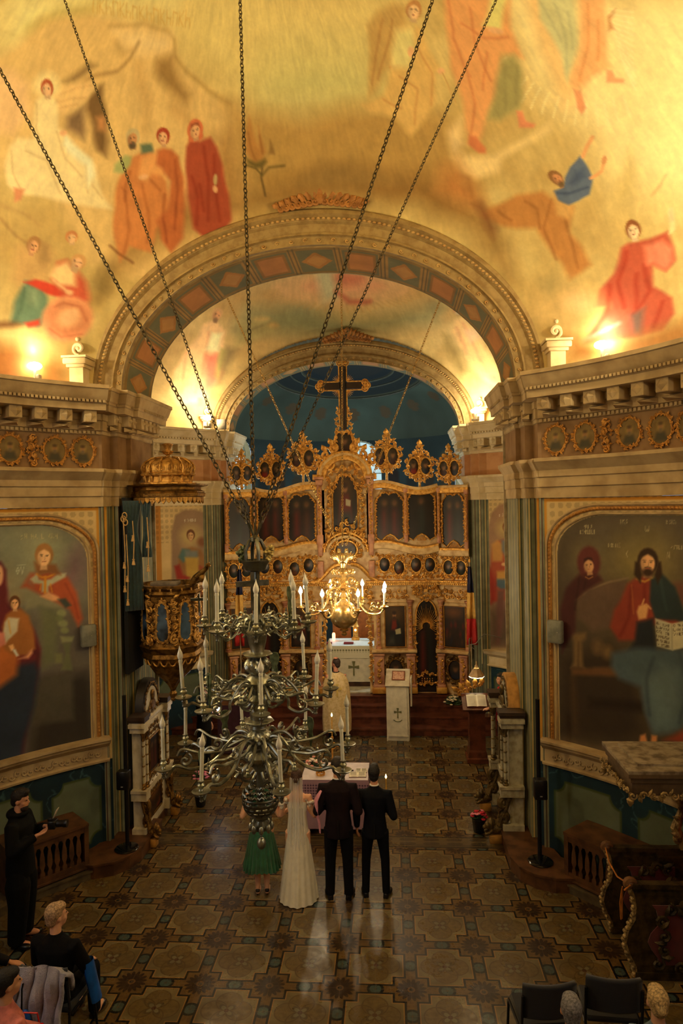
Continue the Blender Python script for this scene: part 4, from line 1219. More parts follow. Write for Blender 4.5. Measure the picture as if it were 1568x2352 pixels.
PAINT_BAY_LEFT = """p150,124,99,31,100,0|-4359,2019 64,2532 95,338 197,123 269,15 245-66 167-206 58-245_39-2639
p84,71,60,166,90,0|-4362,1922 23,876 1055-115_22-913
p190,170,113,83,60,0|-3534,4399_25-106_68-88_98-56_116-15_115,28_96,65_64,93_20,106 26,104 67,87 100,56 115,18 115-26 96-64 63-93
p150,107,64,31,95,0|-4216,3372 79,583 112,170 217,47 235-72 122-289 55-408 26-712_117-392_583-27_161,513
l110,71,44,22,55,31|-3709,3827 12-401
p84,117,117,31,90,0|-4137,3955 91,191 194-31_27-227_153-59
p120,128,126,31,80,0|-3982,4103 323-19 16-211_323-9
p190,156,73,31,90,0|-3986,3945 344-22_11-480_301,24
p150,47,37,31,90,0|-4250,3766 131,30 80-243 171-73_66-74_258,62
p150,52,39,42,85,0|-3625,3721 233-116 1-912_205,424
p130,86,57,42,80,0|-3419,4263_11-46_29-38_42-24_50-6_49,11_41,29_27,40_8,46 10,46 29,38 43,24 49,7 49-12 41-28 27-40
p100,54,44,52,70,0|-4087,3360 474-41_60-697_387,44
p60,47,44,52,70,0|-3649,2720 236-25_40-805_193,26
p110,71,44,12,100,0|-3716,4443_10-47_24-40_35-25_41-8_40,12_34,28_22,42_7,48 9,47 24,39 35,26 41,8 41-11 34-29 22-41
p187,152,112,9,100,0|-3860,4373 71-3 4-85_84,4
p220,179,131,9,100,0|-3752,4421_7-36_16-30_23-20_28-6_27,9_22,21_15,32_4,36 6,36 16,30 24,19 27,6 27-8 22-21 15-32
p172,140,103,19,70,0|-3849,4417_6-45_14-27_16,1_12,28_4,45 6,45 14,27 16-1 12-28
p110,71,44,11,90,0|-3903,4456 18,79 65,10 64-15 14-81_25,31_54,28_56-23
p70,49,31,5,90,0|-3842,4437_2-3_6-2_8,0_6,2_2,4 3,3 6,2 7-1 6-2
l70,49,31,3,75,5|-3837,4449_34,3
p70,49,31,5,90,0|-3780,4434_3-3_6-2_7,0_6,3_3,3 3,3 6,2 7,0 6-3
l70,49,31,3,75,5|-3808,4447 34,1
l154,125,92,3,80,5|-3820,4440 4-41_11-3
l150,80,65,3,90,8|-3844,4378 39-1
l220,219,198,2,85,5|-3947,4794_17,5_12-12 26-23_12-14_15,5
l220,219,198,3,85,6|-3900,4812_2-59 14,5 6,24_5,24_13,6
l220,219,198,3,85,6|-3862,4811_2-60
l220,219,198,3,85,6|-3845,4751 1,59 9-36 11,36_2-60
l220,219,198,3,85,6|-3806,4809_1-59
l220,219,198,3,85,6|-3787,4809 19-1
l220,219,198,3,85,6|-3778,4808_1-59
l220,219,198,3,85,6|-3760,4748 1,60 17-7 0-18_18-5 19-30
l220,219,198,3,85,6|-3721,4807_2-60
l220,219,198,3,85,6|-3684,4806_19,0_1-60 19,0
l220,219,198,3,85,6|-3703,4776 13,0"""
PAINT_BAY_RIGHT = """p158,126,99,31,100,0|3456,1798 41,2710 83,312 193,173 281,73 683,9_63-3141
p90,75,62,189,90,0|3444,1757 17,887 1230,125_17-835
p196,175,113,83,60,0|4268,4479_24-94_66-82_96-56_112-21_111,16_93,52_61,81_20,96 24,97 64,82 95,54 112,19 111-18 94-53 62-80
p176,86,60,31,95,0|3535,3629 52,393 137,159 202,82 224-33 223-181 96-931_232-210_628-56_125,382
l120,43,34,22,55,31|3922,4032 33-574
l120,43,34,22,55,31|3687,3442_54-490
p200,149,83,31,85,0|3567,4118 157,102 155-93_30-386_267-12
p120,128,131,31,85,0|3814,4222 247,44_3-133_140-293_87,131
p196,149,76,31,90,0|3689,3520 505,67 52-224_561-57
p80,103,117,31,90,0|3685,3345 618,42_3-189_508-79_110,70
l190,202,198,10,90,26|3916,3744 207,257
p228,181,129,16,100,0|3971,3689_15-23_40-16_48-3_39,12_15,22 16,24 39,16 48,2 39-12
p110,75,67,42,80,0|3681,3111 223,17_35-639_122-596_112-14
p96,64,60,42,80,0|3971,3133 271,22_136-1213_158-22
p160,54,44,42,80,0|3491,3627 172-284 13-485_180-113
p130,88,55,13,100,0|4095,4507_13-49_29-41_40-26_46-9_45,11_36,29_22,42_5,50 12,49 29,41 41,26 46,8 44-11 36-29 23-42
p192,156,116,10,100,0|3931,4433 79-2 0-87_93,2
p226,183,136,10,100,0|4054,4483_9-37_20-31_27-20_31-7_29,8_24,22_15,32_3,38 9,37 19,31 28,20 30,6 30-8 24-22 15-32
p176,143,106,20,70,0|3945,4478_4-30_8-25_11-17_11-6_11,6_8,18_4,25 0,31 5,30 8,25 11,17 11,6 10-7 8-17 5-26
p130,88,55,12,90,0|3888,4517 24,82 72,10 71-15 12-82_27,31_59,29_62-25
p70,49,31,5,90,0|3955,4498_3-3_7-2_8,0_6,3_3,3 3,4 7,1 8,0 7-2
l70,49,31,3,75,6|3961,4511_38,3
p70,49,31,5,90,0|4023,4496_3-3_7-2_8,0_6,3_3,3 3,4 7,1 8,0 7-2
l70,49,31,3,75,6|3993,4510 38,1
l158,128,96,3,80,5|3980,4502 2-42_13-3
l150,80,65,3,90,8|3950,4438 43-1
l220,219,198,2,85,5|3799,4781_18,5_13-12 27-22_12-14_15,4
l220,219,198,3,85,6|3889,4804_22,6_9-29 8-29 22,6 0,23_12,0
l220,219,198,3,85,6|3903,4810_1-58
l220,219,198,3,85,6|3934,4809_2-57
l220,219,198,3,85,6|3903,4781 30,0
l220,219,198,3,85,6|3978,4809_30,0_1-57 30,0
l220,219,198,3,85,6|3947,4781 22,0
l220,219,198,3,85,6|4008,4809_16-28 15-29 16,29_15,28
l220,219,198,3,85,6|4037,4752 1,57 27-6 0-17_28-5 30-29
l220,219,198,3,85,6|4113,4803_21,6_10-28 9-29 21,6 1,23_13,0
l220,219,198,3,85,6|4128,4809_1-57
l220,219,198,3,85,6|4158,4809_1-57
l220,219,198,3,85,6|4127,4781 31,0
l220,219,198,3,85,6|4203,4809_30,0_1-57 30,0
l220,219,198,3,85,6|4172,4781 22,0"""

# ================================================================ the building
CREAM = mat('cream plaster', (188, 166, 126), 0.8, var=.1, scale=3, bump=.15, bscale=25, col2=(158, 134, 96))
CREAM2 = mat('pale plaster', (220, 204, 168), 0.75, var=.08, scale=3, bump=.12, bscale=25, col2=(198, 178, 134))
FRZ = mat('brown frieze paint', (142, 112, 78), .8, var=.1, scale=4, col2=(122, 92, 60)); FRZ2 = mat('rose frieze paint', (196, 148, 104), .8, scale=4, col2=(180, 128, 84))
GILT = mat('old gilding', (206, 160, 84), 0.38, 0.7, bump=.5, bscale=60, scale=14, col2=(138, 98, 44))
GILT_D = mat('dark gilding', (150, 112, 52), 0.4, 0.8, bump=.5, bscale=55, scale=12, col2=(78, 54, 26))
OCHRE = mat('ochre paint', (190, 140, 70), 0.7, var=.12)
PAINT = paint_mat('fresco')
PAINTG = paint_mat('varnished painting', rough=.42, spec=.45, grain=.04)


def P(x, y, z=None):
    return (X0 + x, y) if z is None else (X0 + x, y, z)


def parse(txt):
    """head|first point, then steps from point to point, all in mm"""
    out = []
    for ln in txt.split('\n'):
        if not ln: continue
        h, q = ln.split('|'); v = [float(t) for t in h[1:].split(',')]
        q = np.array([int(t) for t in q.replace('_', ' -').replace('-', ',-').replace(' ', ',').strip(',').replace(',,', ',').split(',')]).reshape(-1, 2).cumsum(0) / 1000
        out.append((h[0], [tuple(p) for p in q.tolist()], v[:3], max(v[3] / 1000, 0.002), v[4] / 100, v[5] / 1000))
    return out


# ---- floor: encaustic tiles, crosses, stars and blue discs with a border strip
def floor_mat():
    m, nt, b, oc = base_mat('encaustic tile floor')
    sep = nt.nodes.new('ShaderNodeSeparateXYZ'); nt.links.new(oc, sep.inputs[0])
    X, Y = NX(nt, sep.outputs[0]), NX(nt, sep.outputs[1])
    p = 0.7486
    far = Y.gt(10.36)
    x = (X + 0.245) / p + 0.5
    y = (Y - 6.826 - far * (p * 0.4965)) / p + 0.5
    fx, fy = x.fr() - 0.5, y.fr() - 0.5
    ax, ay = fx.abs(), fy.abs()
    def cross(a, c): return (ax.lt(a) * ay.lt(c)).mx(ax.lt(c) * ay.lt(a))
    light_ = cross(.385, .225); rim = cross(.40, .24); dark = cross(.432, .272)
    r0 = (fx * fx + fy * fy).sqrt()
    sx, sy = ax - 0.5, ay - 0.5
    rs = (sx * sx + sy * sy).sqrt()
    ang = sy.at2(sx)
    star = rs.lt((ang * 8).sin().abs() * 0.07 + 0.15)
    starc = rs.lt(0.055); eye = rs.lt(0.03)
    c1 = ((ax - 0.5) * (ax - 0.5) + fy * fy).sqrt(); c2 = (fx * fx + (ay - 0.5) * (ay - 0.5)).sqrt()
    cm = c1.mn(c2)
    q1 = ((ax - 0.17) * (ax - 0.17) + fy * fy).sqrt(); q2 = (fx * fx + (ay - 0.17) * (ay - 0.17)).sqrt()
    ringl = ((q1 - 0.175).abs().lt(0.009)).mx((q2 - 0.175).abs().lt(0.009)) * q1.gt(0.0)
    quat = q1.lt(0.17).mx(q2.lt(.17))
    pet = (((fy.at2(fx) * 2).sin().abs() * 0.15).gt(r0)) * r0.gt(.03)
    petin = ((fy.at2(fx) * 2).sin().abs() * 0.11).gt(r0)
    n1 = noise(nt, oc, 2.3, 3); n2 = noise(nt, oc, 18, 5)
    col = mixc(nt, n2.ramp(.3, .75), lin((104, 80, 42)), lin((78, 57, 30)))             # ochre ground
    col = mixc(nt, star * (n2.ramp(.2, .6) * .3 + .7), col, lin((40, 25, 17)))
    col = mixc(nt, starc, col, lin((96, 70, 38))); col = mixc(nt, eye, col, lin((40, 38, 32)))
    col = mixc(nt, cm.lt(.122), col, lin((12, 20, 20)))
    col = mixc(nt, cm.lt(.083), col, mixc(nt, n2.ramp(.3, .7), lin((66, 84, 80)), lin((48, 64, 62))))
    col = mixc(nt, cm.lt(.02), col, lin((60, 60, 50)))
    col = mixc(nt, dark, col, lin((12, 15, 12)))
    col = mixc(nt, rim, col, lin((140, 104, 56)))
    col = mixc(nt, light_, col, mixc(nt, n1.ramp(.35, .65), lin((116, 104, 72)), lin((94, 82, 52))))
    col = mixc(nt, quat * light_, col, mixc(nt, n2.ramp(.3, .7), lin((106, 88, 52)), lin((86, 70, 40))))
    col = mixc(nt, ringl * light_ * .75, col, lin((72, 54, 30)))
    col = mixc(nt, pet * .75, col, lin((66, 56, 40))); col = mixc(nt, petin * .8, col, lin((112, 106, 80)))
    col = mixc(nt, r0.lt(.035), col, lin((70, 44, 32)))
    # border strip across the nave
    band = Y.gt(10.19) * Y.lt(10.55)
    bl = ((Y - 10.22).abs().lt(.014)).mx((Y - 10.52).abs().lt(.014)).mx((Y - 10.27).abs().lt(.008))
    bn = mixc(nt, ((X * 9).sin() * ((Y - 10.38) * 26).sin()).abs().gt(.45), lin((92, 78, 52)), lin((64, 54, 40)))
    col = mixc(nt, band, col, bn); col = mixc(nt, band * bl, col, lin((26, 28, 24)))
    # joints and wear
    jx = ((x * 2).fr() - .5).abs().gt(.492); jy = ((y * 2).fr() - .5).abs().gt(.492)
    col = mixc(nt, jx.mx(jy) * (n2.ramp(.35, .6)) * .4, col, lin((120, 96, 70)))
    col = mixc(nt, n1.ramp(.3, .8) * .35, col, lin((52, 42, 28)))
    nt.links.new(col, b.inputs['Base Color'])
    rg = n1.ramp(.3, .75) * .16 + n2.ramp(.3, .7) * .08 + .22
    nt.links.new(rg.k, b.inputs['Roughness'])
    b.inputs['Specular IOR Level'].default_value = .42
    bn = nt.nodes.new('ShaderNodeBump'); bn.inputs['Strength'].default_value = .12; bn.inputs['Distance'].default_value = .01
    nt.links.new(noise(nt, oc, 5, 3).k, bn.inputs['Height']); nt.links.new(bn.outputs[0], b.inputs['Normal'])
    return m


b = MB(); b.box(-8.5, 6.5, -4, 15.09, -0.12, 0.0); b.build('floor', floor_mat(), kind='structure', smooth=False)

WOODR = mat('red brown wood', (104, 56, 38), 0.24, var=.2, scale=5, col2=(70, 36, 25), spec=.6)
WOODB = mat('brown oak', (96, 62, 36), 0.45, scale=6, col2=(60, 37, 21))
for i in range(4):                                     # three steps up to the altar floor
    z1 = 0.15 * (i + 1); y0 = (15.09, 15.46, 15.80, 16.08)[i]; y1 = (15.46, 15.80, 16.08, 21.6)[i]
    b = MB(); b.box(X0 - 4.6, X0 + 4.6, y0 + .02, y1 + .04 if i < 3 else y1, -0.1, z1 - .035); b.box(X0 - 4.6, X0 + 4.6, y0, y1 + .02, z1 - .035, z1)
    b.build('floor_step', WOODR, kind='structure', smooth=False)

# ---- nave walls
def arc(R, yc, a0, a1, n):
    return [(X0 + R * math.sin(a0 + (a1 - a0) * i / n), yc + R * math.cos(a0 + (a1 - a0) * i / n)) for i in range(n + 1)]


def marble(u, v, seed):
    n = fbm(u * 1.2, v * 1.2, seed); w = np.abs(fbm(u * 1.6 + n, v * 1.6 - n, seed + 5, 5) - 0.5)
    base = np.array([20, 46, 60.])[None] + (n[:, None] - .5) * np.array([22, 46, 52.])
    vein = np.clip(1 - w / 0.012, 0, 1)[:, None] * .5
    return base * (1 - vein) + np.array([96, 138, 142.]) * vein


def notched(cv, u0, u1, z0, z1, r=.16):
    pts = []
    for cx, cz, a0 in ((u0, z0, 0), (u1, z0, 90), (u1, z1, 180), (u0, z1, 270)):
        for k in range(7):
            a = R_(a0 + 90 - 15 * k); pts.append((cx + r * math.cos(a), cz + r * math.sin(a)))
    cv.poly(pts, (66, 80, 48), .006); 
    q = [(u0 + (p[0] - u0) * (1 - .06 / (u1 - u0)) + .03, z0 + (p[1] - z0) * (1 - .06 / (z1 - z0)) + .03) for p in pts]
    cv.poly(q, (94, 106, 88), .008)
    g = cv.sub(u0 + .03, u1 - .03, z0 + .03, z1 - .03)
    w = fbm(cv.u[g] * 5, cv.v[g] * 5, 4)
    cv.c[g] *= (0.9 + .22 * w)[:, None]


def frame_path(u0, u1, z0, z1, ru, rz, n=14):
    pts = [(u0, z0)]
    for k in range(n + 1):
        t = math.pi / 2 * k / n; pts.append((u0 + ru - ru * math.cos(t), z1 - rz + rz * math.sin(t)))
    for k in range(n + 1):
        t = math.pi / 2 * k / n; pts.append((u1 - ru + ru * math.sin(t), z1 - rz + rz * math.cos(t)))
    pts.append((u1, z0))
    return pts


def nave_wall(sgn, paint, u_lo=3.33):
    a = np.concatenate([np.arange(u_lo, 5.75, .0125), np.arange(5.75, 13.2, .06)])
    z = np.concatenate([np.arange(-.02, 5.13, .0125)])
    U, Z = np.meshgrid(a, z); U = U.ravel(); Z = Z.ravel()
    az = U / NR * sgn
    pos = np.stack([X0 + NR * np.sin(az), NY + NR * np.cos(az), Z], -1)
    cv = Canvas(U * sgn, Z, (206, 182, 132))
    s = sgn
    n = fbm(cv.u * 2, cv.v * 2, 3)
    cv.c += (n[:, None] - .5) * 26
    d = Z < 1.40
    cv.c[d] = marble(cv.u[d], cv.v[d], 11)
    if s < 0: pan = [(-4.2, -3.5), (-5.3, -4.32)]
    else: pan = [(3.52, 4.5), (4.72, 5.7)]
    for p0, p1 in pan: notched(cv, p0, p1, .22, 1.2)
    # yellow border strip and spandrel with a diaper of small leaves
    cv.poly([(s * 3.3, 1.7), (s * 3.48, 1.7), (s * 3.48, 5.2), (s * 3.3, 5.2)][::1], (196, 142, 52), .006)
    cv.line([(s * 3.40, 1.75), (s * 3.40, 5.1)], .035, (216, 178, 96), .006)
    cv.line([(s * 3.3, 5.09), (s * 9, 5.09)], .045, (190, 130, 36), .006)
    sp = (np.abs(cv.u) > 3.5) & (cv.v > 4.2)
    dia = (np.abs(np.sin(cv.u * 26) * np.sin(cv.v * 26)) > .5) & sp
    cv.c[dia] = cv.c[dia] * .86
    # the picture field
    fp = [(s * u, zz) for u, zz in frame_path(3.63, 7.35, 1.74, 4.88, .72, .5)]
    cv.poly(fp, (104, 92, 72), .004)
    ins = cv.c.copy()
    _, inside = Canvas.seg(cv.u, cv.v, fp, True)
    cv.wobble(.006, 6)
    cv.draw(parse(paint))
    n = fbm(cv.u * 3, cv.v * 3, 21); n2 = fbm(cv.u * 14, cv.v * 14, 31, 3)
    cv.c *= (0.88 + .16 * n + .1 * n2)[:, None]
    cv.c[~inside] = ins[~inside]
    grid_mesh('wall_right' if s > 0 else 'wall_left', pos, len(a), len(z), PAINT, flip=(s < 0), cols=cv.c, kind='structure')
    # relief frame round the picture, on the curve of the wall
    def onw(u, zz, out): t = u / NR; return (X0 + (NR - out) * math.sin(t), NY + (NR - out) * math.cos(t), zz)
    for (off, w, o, m) in ((0, .035, .03, CREAM), (.05, .05, .022, GILT_F), (.12, .03, .035, CREAM)):
        q = frame_path(3.47 + off, 7.5 - off, 1.74, 5.02 - off, .8 - off * .5, .56 - off * .4, 18)
        qq = []
        for i in range(len(q) - 1):
            k = max(1, int(math.hypot(q[i + 1][0] - q[i][0], q[i + 1][1] - q[i][1]) / .12))
            for j in range(k): qq.append((q[i][0] + (q[i + 1][0] - q[i][0]) * j / k, q[i][1] + (q[i + 1][1] - q[i][1]) * j / k))
        b = MB(); b.tube([onw(s * u, zz, o * .4) for u, zz in qq], w * .52, 6)
        if m is GILT_F:
            L = 0; step = .052; nxt = 0
            for i in range(len(q) - 1):
                dl = math.hypot(q[i + 1][0] - q[i][0], q[i + 1][1] - q[i][1])
                while nxt < L + dl:
                    t = (nxt - L) / dl; u = q[i][0] + (q[i + 1][0] - q[i][0]) * t; zz = q[i][1] + (q[i + 1][1] - q[i][1]) * t
                    if u < 6.0: b.ell(onw(s * u, zz, .035), (.017, .017, .02), 6, 4)
                    nxt += step
                L += dl
        b.build('trim_%d' % (1 if s < 0 else 2), m, kind='structure')
    # dado rail: cap mould and scrolled frieze
    ar = [(x, y) for x, y in arc(NR, NY, s * 3.38 / NR, s * 12.5 / NR, 60)]
    b = MB(); b.sweep([(0, 1.38), (.05, 1.38), (.06, 1.41), (.03, 1.43), (.03, 1.60), (.05, 1.61), (.07, 1.64), (.12, 1.67), (.13, 1.70), (.16, 1.72), (.16, 1.75), (0, 1.76)], ar, side=s)
    for i in range(34):
        u = 3.55 + i * .085
        c = onw(s * u, 1.51 + .02 * math.sin(i * 2.1), .04)
        b.T = Matrix.Translation(c) @ Matrix.Rotation(-s * u / NR, 4, 'Z')
        b.scroll((0, 0, 0), .05, .011, R_(90 * (i % 2) + 30), 1.0, 1 if i % 2 else -1, 5, k=9)
        b.T = None
    b.build('trim_3' if s < 0 else 'trim_4', CREAM, kind='structure')


GILT_F = mat('gold paint', (196, 142, 66), 0.5, 0.35, bump=.3, bscale=50, col2=(160, 108, 46))
nave_wall(-1, PAINT_LEFT)
nave_wall(1, PAINT_RIGHT)

# ---- piers between nave and choir, striped like fluting
def stripe_mat():
    m, nt, b, oc = base_mat('painted fluting')
    sep = nt.nodes.new('ShaderNodeSeparateXYZ'); nt.links.new(oc, sep.inputs[0])
    t = NX(nt, sep.outputs[0]) + NX(nt, sep.outputs[1]) * 0.77
    f = (t * 5.2).fr(); g = (t * 15.6).fr()
    n = noise(nt, oc, 4, 4)
    col = mixc(nt, n.ramp(.3, .7), lin((138, 142, 116)), lin((110, 116, 94)))
    col = mixc(nt, (f - .5).abs().lt(.045), col, lin((132, 60, 34)))
    col = mixc(nt, (g - .5).abs().lt(.09), col, lin((52, 56, 46)))
    col = mixc(nt, (f - .02).abs().lt(.07), col, lin((196, 168, 104)))
    nt.links.new(col, b.inputs['Base Color']); b.inputs['Roughness'].default_value = .6
    return m


STRIPE = stripe_mat()
PIER = [(3.35, 9.86), (3.14, 9.86), (3.14, 10.15), (3.02, 10.15), (3.02, 10.5), (2.95, 10.5), (2.95, 11.4), (4.2, 11.4)]
PIER2 = [(3.35, 15.72), (3.08, 15.72), (3.08, 15.86), (2.92, 15.86), (2.92, 16.15), (2.8, 16.15), (2.8, 16.9), (3.8, 16.9)]
ENT = [(.04, 5.12), (.04, 5.26), (.07, 5.275), (.07, 5.40), (.10, 5.415), (.10, 5.50), (.13, 5.525), (.19, 5.58), (.24, 5.62), (.24, 5.665), (.03, 5.68), (.03, 6.16), (.07, 6.17), (.07, 6.215),
       (.11, 6.225), (.11, 6.36), (.14, 6.37), (.14, 6.46), (.42, 6.475), (.43, 6.56), (.46, 6.575), (.46, 6.60), (.49, 6.62), (.53, 6.68), (.57, 6.75), (.60, 6.76), (.60, 6.81), (-.25, 6.83)]
ENT = [(0, 5.12)] + ENT


def ent_build(b, path, side, prof, nm, m, m2, **kw):
    k = len(b.f); b.sweep(prof, path, side=side); n = len(prof)
    for i in range(k, len(b.f)):
        j = (i - k) % n
        if prof[j][1] == 5.68 and i - k < n * (len(path) - 1): b.mi[i] = 1
    return nm


def half(prof, k=.5): return [(o * k if o > 0 else o, z) for o, z in prof]


def modillions(b, spots, depth, k=1.0):
    """spots: (x, y, rot) on the wall face, rot turns -y of the block towards the room"""
    for x, y, rz in spots:
        b.T = Matrix.Translation((x, y, 0)) @ Matrix.Rotation(rz, 4, 'Z')
        b.cbox((0, -(.10 + depth) / 2, 6.395), (.17 * k, depth, .165), .008)
        f = -.10 - depth + .048
        q = .072 * k
        b.add([(0, f, 6.40 - q), (q, f, 6.40), (0, f, 6.40 + q), (-q, f, 6.40), (0, f - .04, 6.40)], [(0, 1, 4), (1, 2, 4), (2, 3, 4), (3, 0, 4)])
        b.add([(-.12 * k, -.11, 6.235), (.12 * k, -.11, 6.235), (.12 * k, -.11, 6.30), (-.12 * k, -.11, 6.30), (0, -.11 - depth * .8, 6.25)], [(0, 1, 4), (1, 2, 4), (2, 3, 4), (3, 0, 4)])
        b.T = None


def dentils(b, spots, z0, z1, w, d0, d1):
    for x, y, rz in spots:
        b.T = Matrix.Translation((x, y, 0)) @ Matrix.Rotation(rz, 4, 'Z'); b.box(-w / 2, w / 2, -d1, -d0, z0, z1); b.T = None


def along(path, step, side, trim=0.0):
    """evenly spaced spots on a plan path with the rotation that faces the room"""
    out = []
    for i in range(len(path) - 1):
        a, c = Vector(path[i]), Vector(path[i + 1]); L = (c - a).length
        if L < step * .9: continue
        n = max(1, int(L / step)); d = (c - a).normalized(); nn = Vector((d.y, -d.x)) * side
        for k in range(n):
            p = a + d * (L * (k + .5) / n); out.append((p.x, p.y, math.atan2(nn.x, -nn.y)))
    return out


for s in (-1, 1):
    # curved entablature of the nave
    a_lo, a_hi = R_(37.3), R_(143)
    ap = arc(NR, NY, s * a_lo, s * a_hi, 72)
    b = MB(); ent_build(b, ap, s, ENT, '', 0, 0)
    sp = []
    t = 3.62
    while t < 9.5:
        az = s * t / NR * 1.0; sp.append((X0 + NR * math.sin(az), NY + NR * math.cos(az), -az)); t += .355
    modillions(b, sp, .30)
    dn = []
    t = 3.46
    while t < 7.0:
        az = s * t / NR; dn.append((X0 + NR * math.sin(az), NY + NR * math.cos(az), -az)); t += .062
    dentils(b, dn, 6.575, 6.61, .034, .44, .50); dentils(b, dn, 6.175, 6.215, .034, .05, .095)
    b.build('trim_5' if s < 0 else 'trim_6', [CREAM, FRZ], kind='structure', angle=30)
    # piers and their entablature
    for path, nm, mm in ((PIER, 'trim_7', CREAM), (PIER2, 'trim_8', CREAM2)):
        pp = [P(s * x, y) for x, y in path]
        b = MB(); b.sweep([(0, -.02), (0, 5.14)], pp, side=-s, caps=False); b.build('wall_pier', STRIPE, kind='structure', smooth=False)
        b = MB(); ent_build(b, pp, -s, half(ENT), '', 0, 0)
        modillions(b, along(pp, .17, -s), .13, .62); dentils(b, along(pp, .05, -s), 6.575, 6.61, .026, .2, .255)
        b.build(nm, [mm, FRZ if mm is CREAM else FRZ2], kind='structure', smooth=False)
    # choir bay walls and entablature
    az0 = math.asin(3.08 / BR) * BR
    a = np.concatenate([np.arange(az0 - .02, az0 + 2.6, .0145), np.arange(az0 + 2.6, 8.9, .12)]); z = np.arange(-.02, 5.13, .0145)
    U, Z = np.meshgrid(a, z); U = U.ravel(); Z = Z.ravel(); az = s * U / BR
    pos = np.stack([X0 + BR * np.sin(az), BY + BR * np.cos(az), Z], -1)
    cv = Canvas(U * s, Z, (212, 186, 132)); cv.c += (fbm(cv.u * 2, cv.v * 2, 5)[:, None] - .5) * 24
    d = Z < 1.4; cv.c[d] = marble(cv.u[d] + 7, cv.v[d], 17)
    e0 = az0
    notched(cv, *(sorted((s * (e0 + .28), s * (e0 + 1.45)))), .75 if s < 0 else .5, 1.28, .14)
    pe = [(s * (e0 + .30 if s < 0 else e0 + .22), 1.74)]
    cv.line([(s * (e0 + 1.35), 1.7), (s * (e0 + 1.35), 5.1)], .16, (186, 128, 52), .01)
    sp_ = (cv.v > 4.3); dia = (np.abs(np.sin(cv.u * 26) * np.sin(cv.v * 26)) > .5) & sp_; cv.c[dia] *= .88
    cv.wobble(.006, 6)
    cv.draw(parse(PAINT_BAY_LEFT if s < 0 else PAINT_BAY_RIGHT))
    cv.c *= (0.93 + .14 * fbm(cv.u * 5, cv.v * 5, 8))[:, None]
    grid_mesh('wall_choir_left' if s < 0 else 'wall_choir_right', pos, len(a), len(z), PAINT, flip=(s < 0), cols=cv.c, kind='structure')
    bp = arc(BR, BY, s * (az0 + .1) / BR, s * R_(95), 44)
    b = MB(); ent_build(b, bp, s, ENT, '', 0, 0)
    sp = []
    t = az0 + .25
    while t < 7.0: sp.append((X0 + BR * math.sin(s * t / BR), BY + BR * math.cos(s * t / BR), -s * t / BR)); t += .33
    modillions(b, sp, .30); 
    dn = []
    t = az0 + .1
    while t < 6.2: dn.append((X0 + BR * math.sin(s * t / BR), BY + BR * math.cos(s * t / BR), -s * t / BR)); t += .08
    dentils(b, dn, 6.575, 6.61, .04, .44, .50)
    b.build('trim_9' if s < 0 else 'trim_10', [CREAM2, FRZ2], kind='structure', angle=30)
    b = MB(); b.sweep([(0, 1.38), (.05, 1.38), (.06, 1.41), (.03, 1.43), (.03, 1.60), (.05, 1.61), (.07, 1.64), (.12, 1.67), (.13, 1.70), (.16, 1.75), (0, 1.76)], bp, side=s)
    b.build('trim_11' if s < 0 else 'trim_12', CREAM2, kind='structure')

# ---- the vaults
def vault(name, yc, h, paint, ylo, yhi, base, fine, rows):
    az = fine[0]; el = fine[1]
    A, E_ = np.meshgrid(az, el); A = A.ravel(); E_ = E_.ravel()
    Rr = 5.25
    pos = np.stack([X0 + Rr * np.cos(np.radians(E_)) * np.sin(np.radians(A)), yc + Rr * np.cos(np.radians(E_)) * np.cos(np.radians(A)), ZC - .02 + h * np.sin(np.radians(E_))], -1)
    cv = Canvas(A * .07, E_ * .08, base)
    n1 = fbm(cv.u * .9, cv.v * .9, 2); n2 = fbm(cv.u * 3, cv.v * 3, 6)
    cv.c += ((n1 - .5) * 70 + (n2 - .5) * 30)[:, None] * np.array([.75, .95, .9])
    cv.wobble(.05, 2.0)
    cv.draw(parse(paint))
    cv.c *= (0.87 + .12 * fbm(cv.u * 7, cv.v * 7, 12) + .05 * fbm(cv.u * 30, cv.v * 30, 14, 2) + .09 * fbm(cv.u * 26 + 3 * n2, cv.v * 5, 18, 2))[:, None]
    ctr = pos.reshape(len(el), len(az), 3)
    c = (ctr[:-1, :-1] + ctr[1:, 1:]) / 2
    keep = (c[..., 1] < yhi) & (c[..., 1] > ylo)
    return grid_mesh(name, pos, len(az), len(el), PAINT, flip=True, cols=cv.c, keep=keep, kind='structure')


vault('ceiling', NY, 4.2, PAINT_DOME, 1.5, 9.93, (208, 190, 130),
      (np.concatenate([np.arange(-180, -78, 3), np.arange(-78, 86, .26), np.arange(86, 181, 3)]), np.concatenate([np.arange(0, 68, .24), np.arange(68, 90.1, 1.5)])), 1)
vault('ceiling_choir', BY, 3.8, PAINT_BAY, 11.35, 15.93, (210, 186, 130),
      (np.concatenate([np.arange(-100, -50, 3), np.arange(-50, 50, .4), np.arange(50, 101, 3)]), np.concatenate([np.arange(0, 62, .4), np.arange(62, 90.1, 2)])), 1)


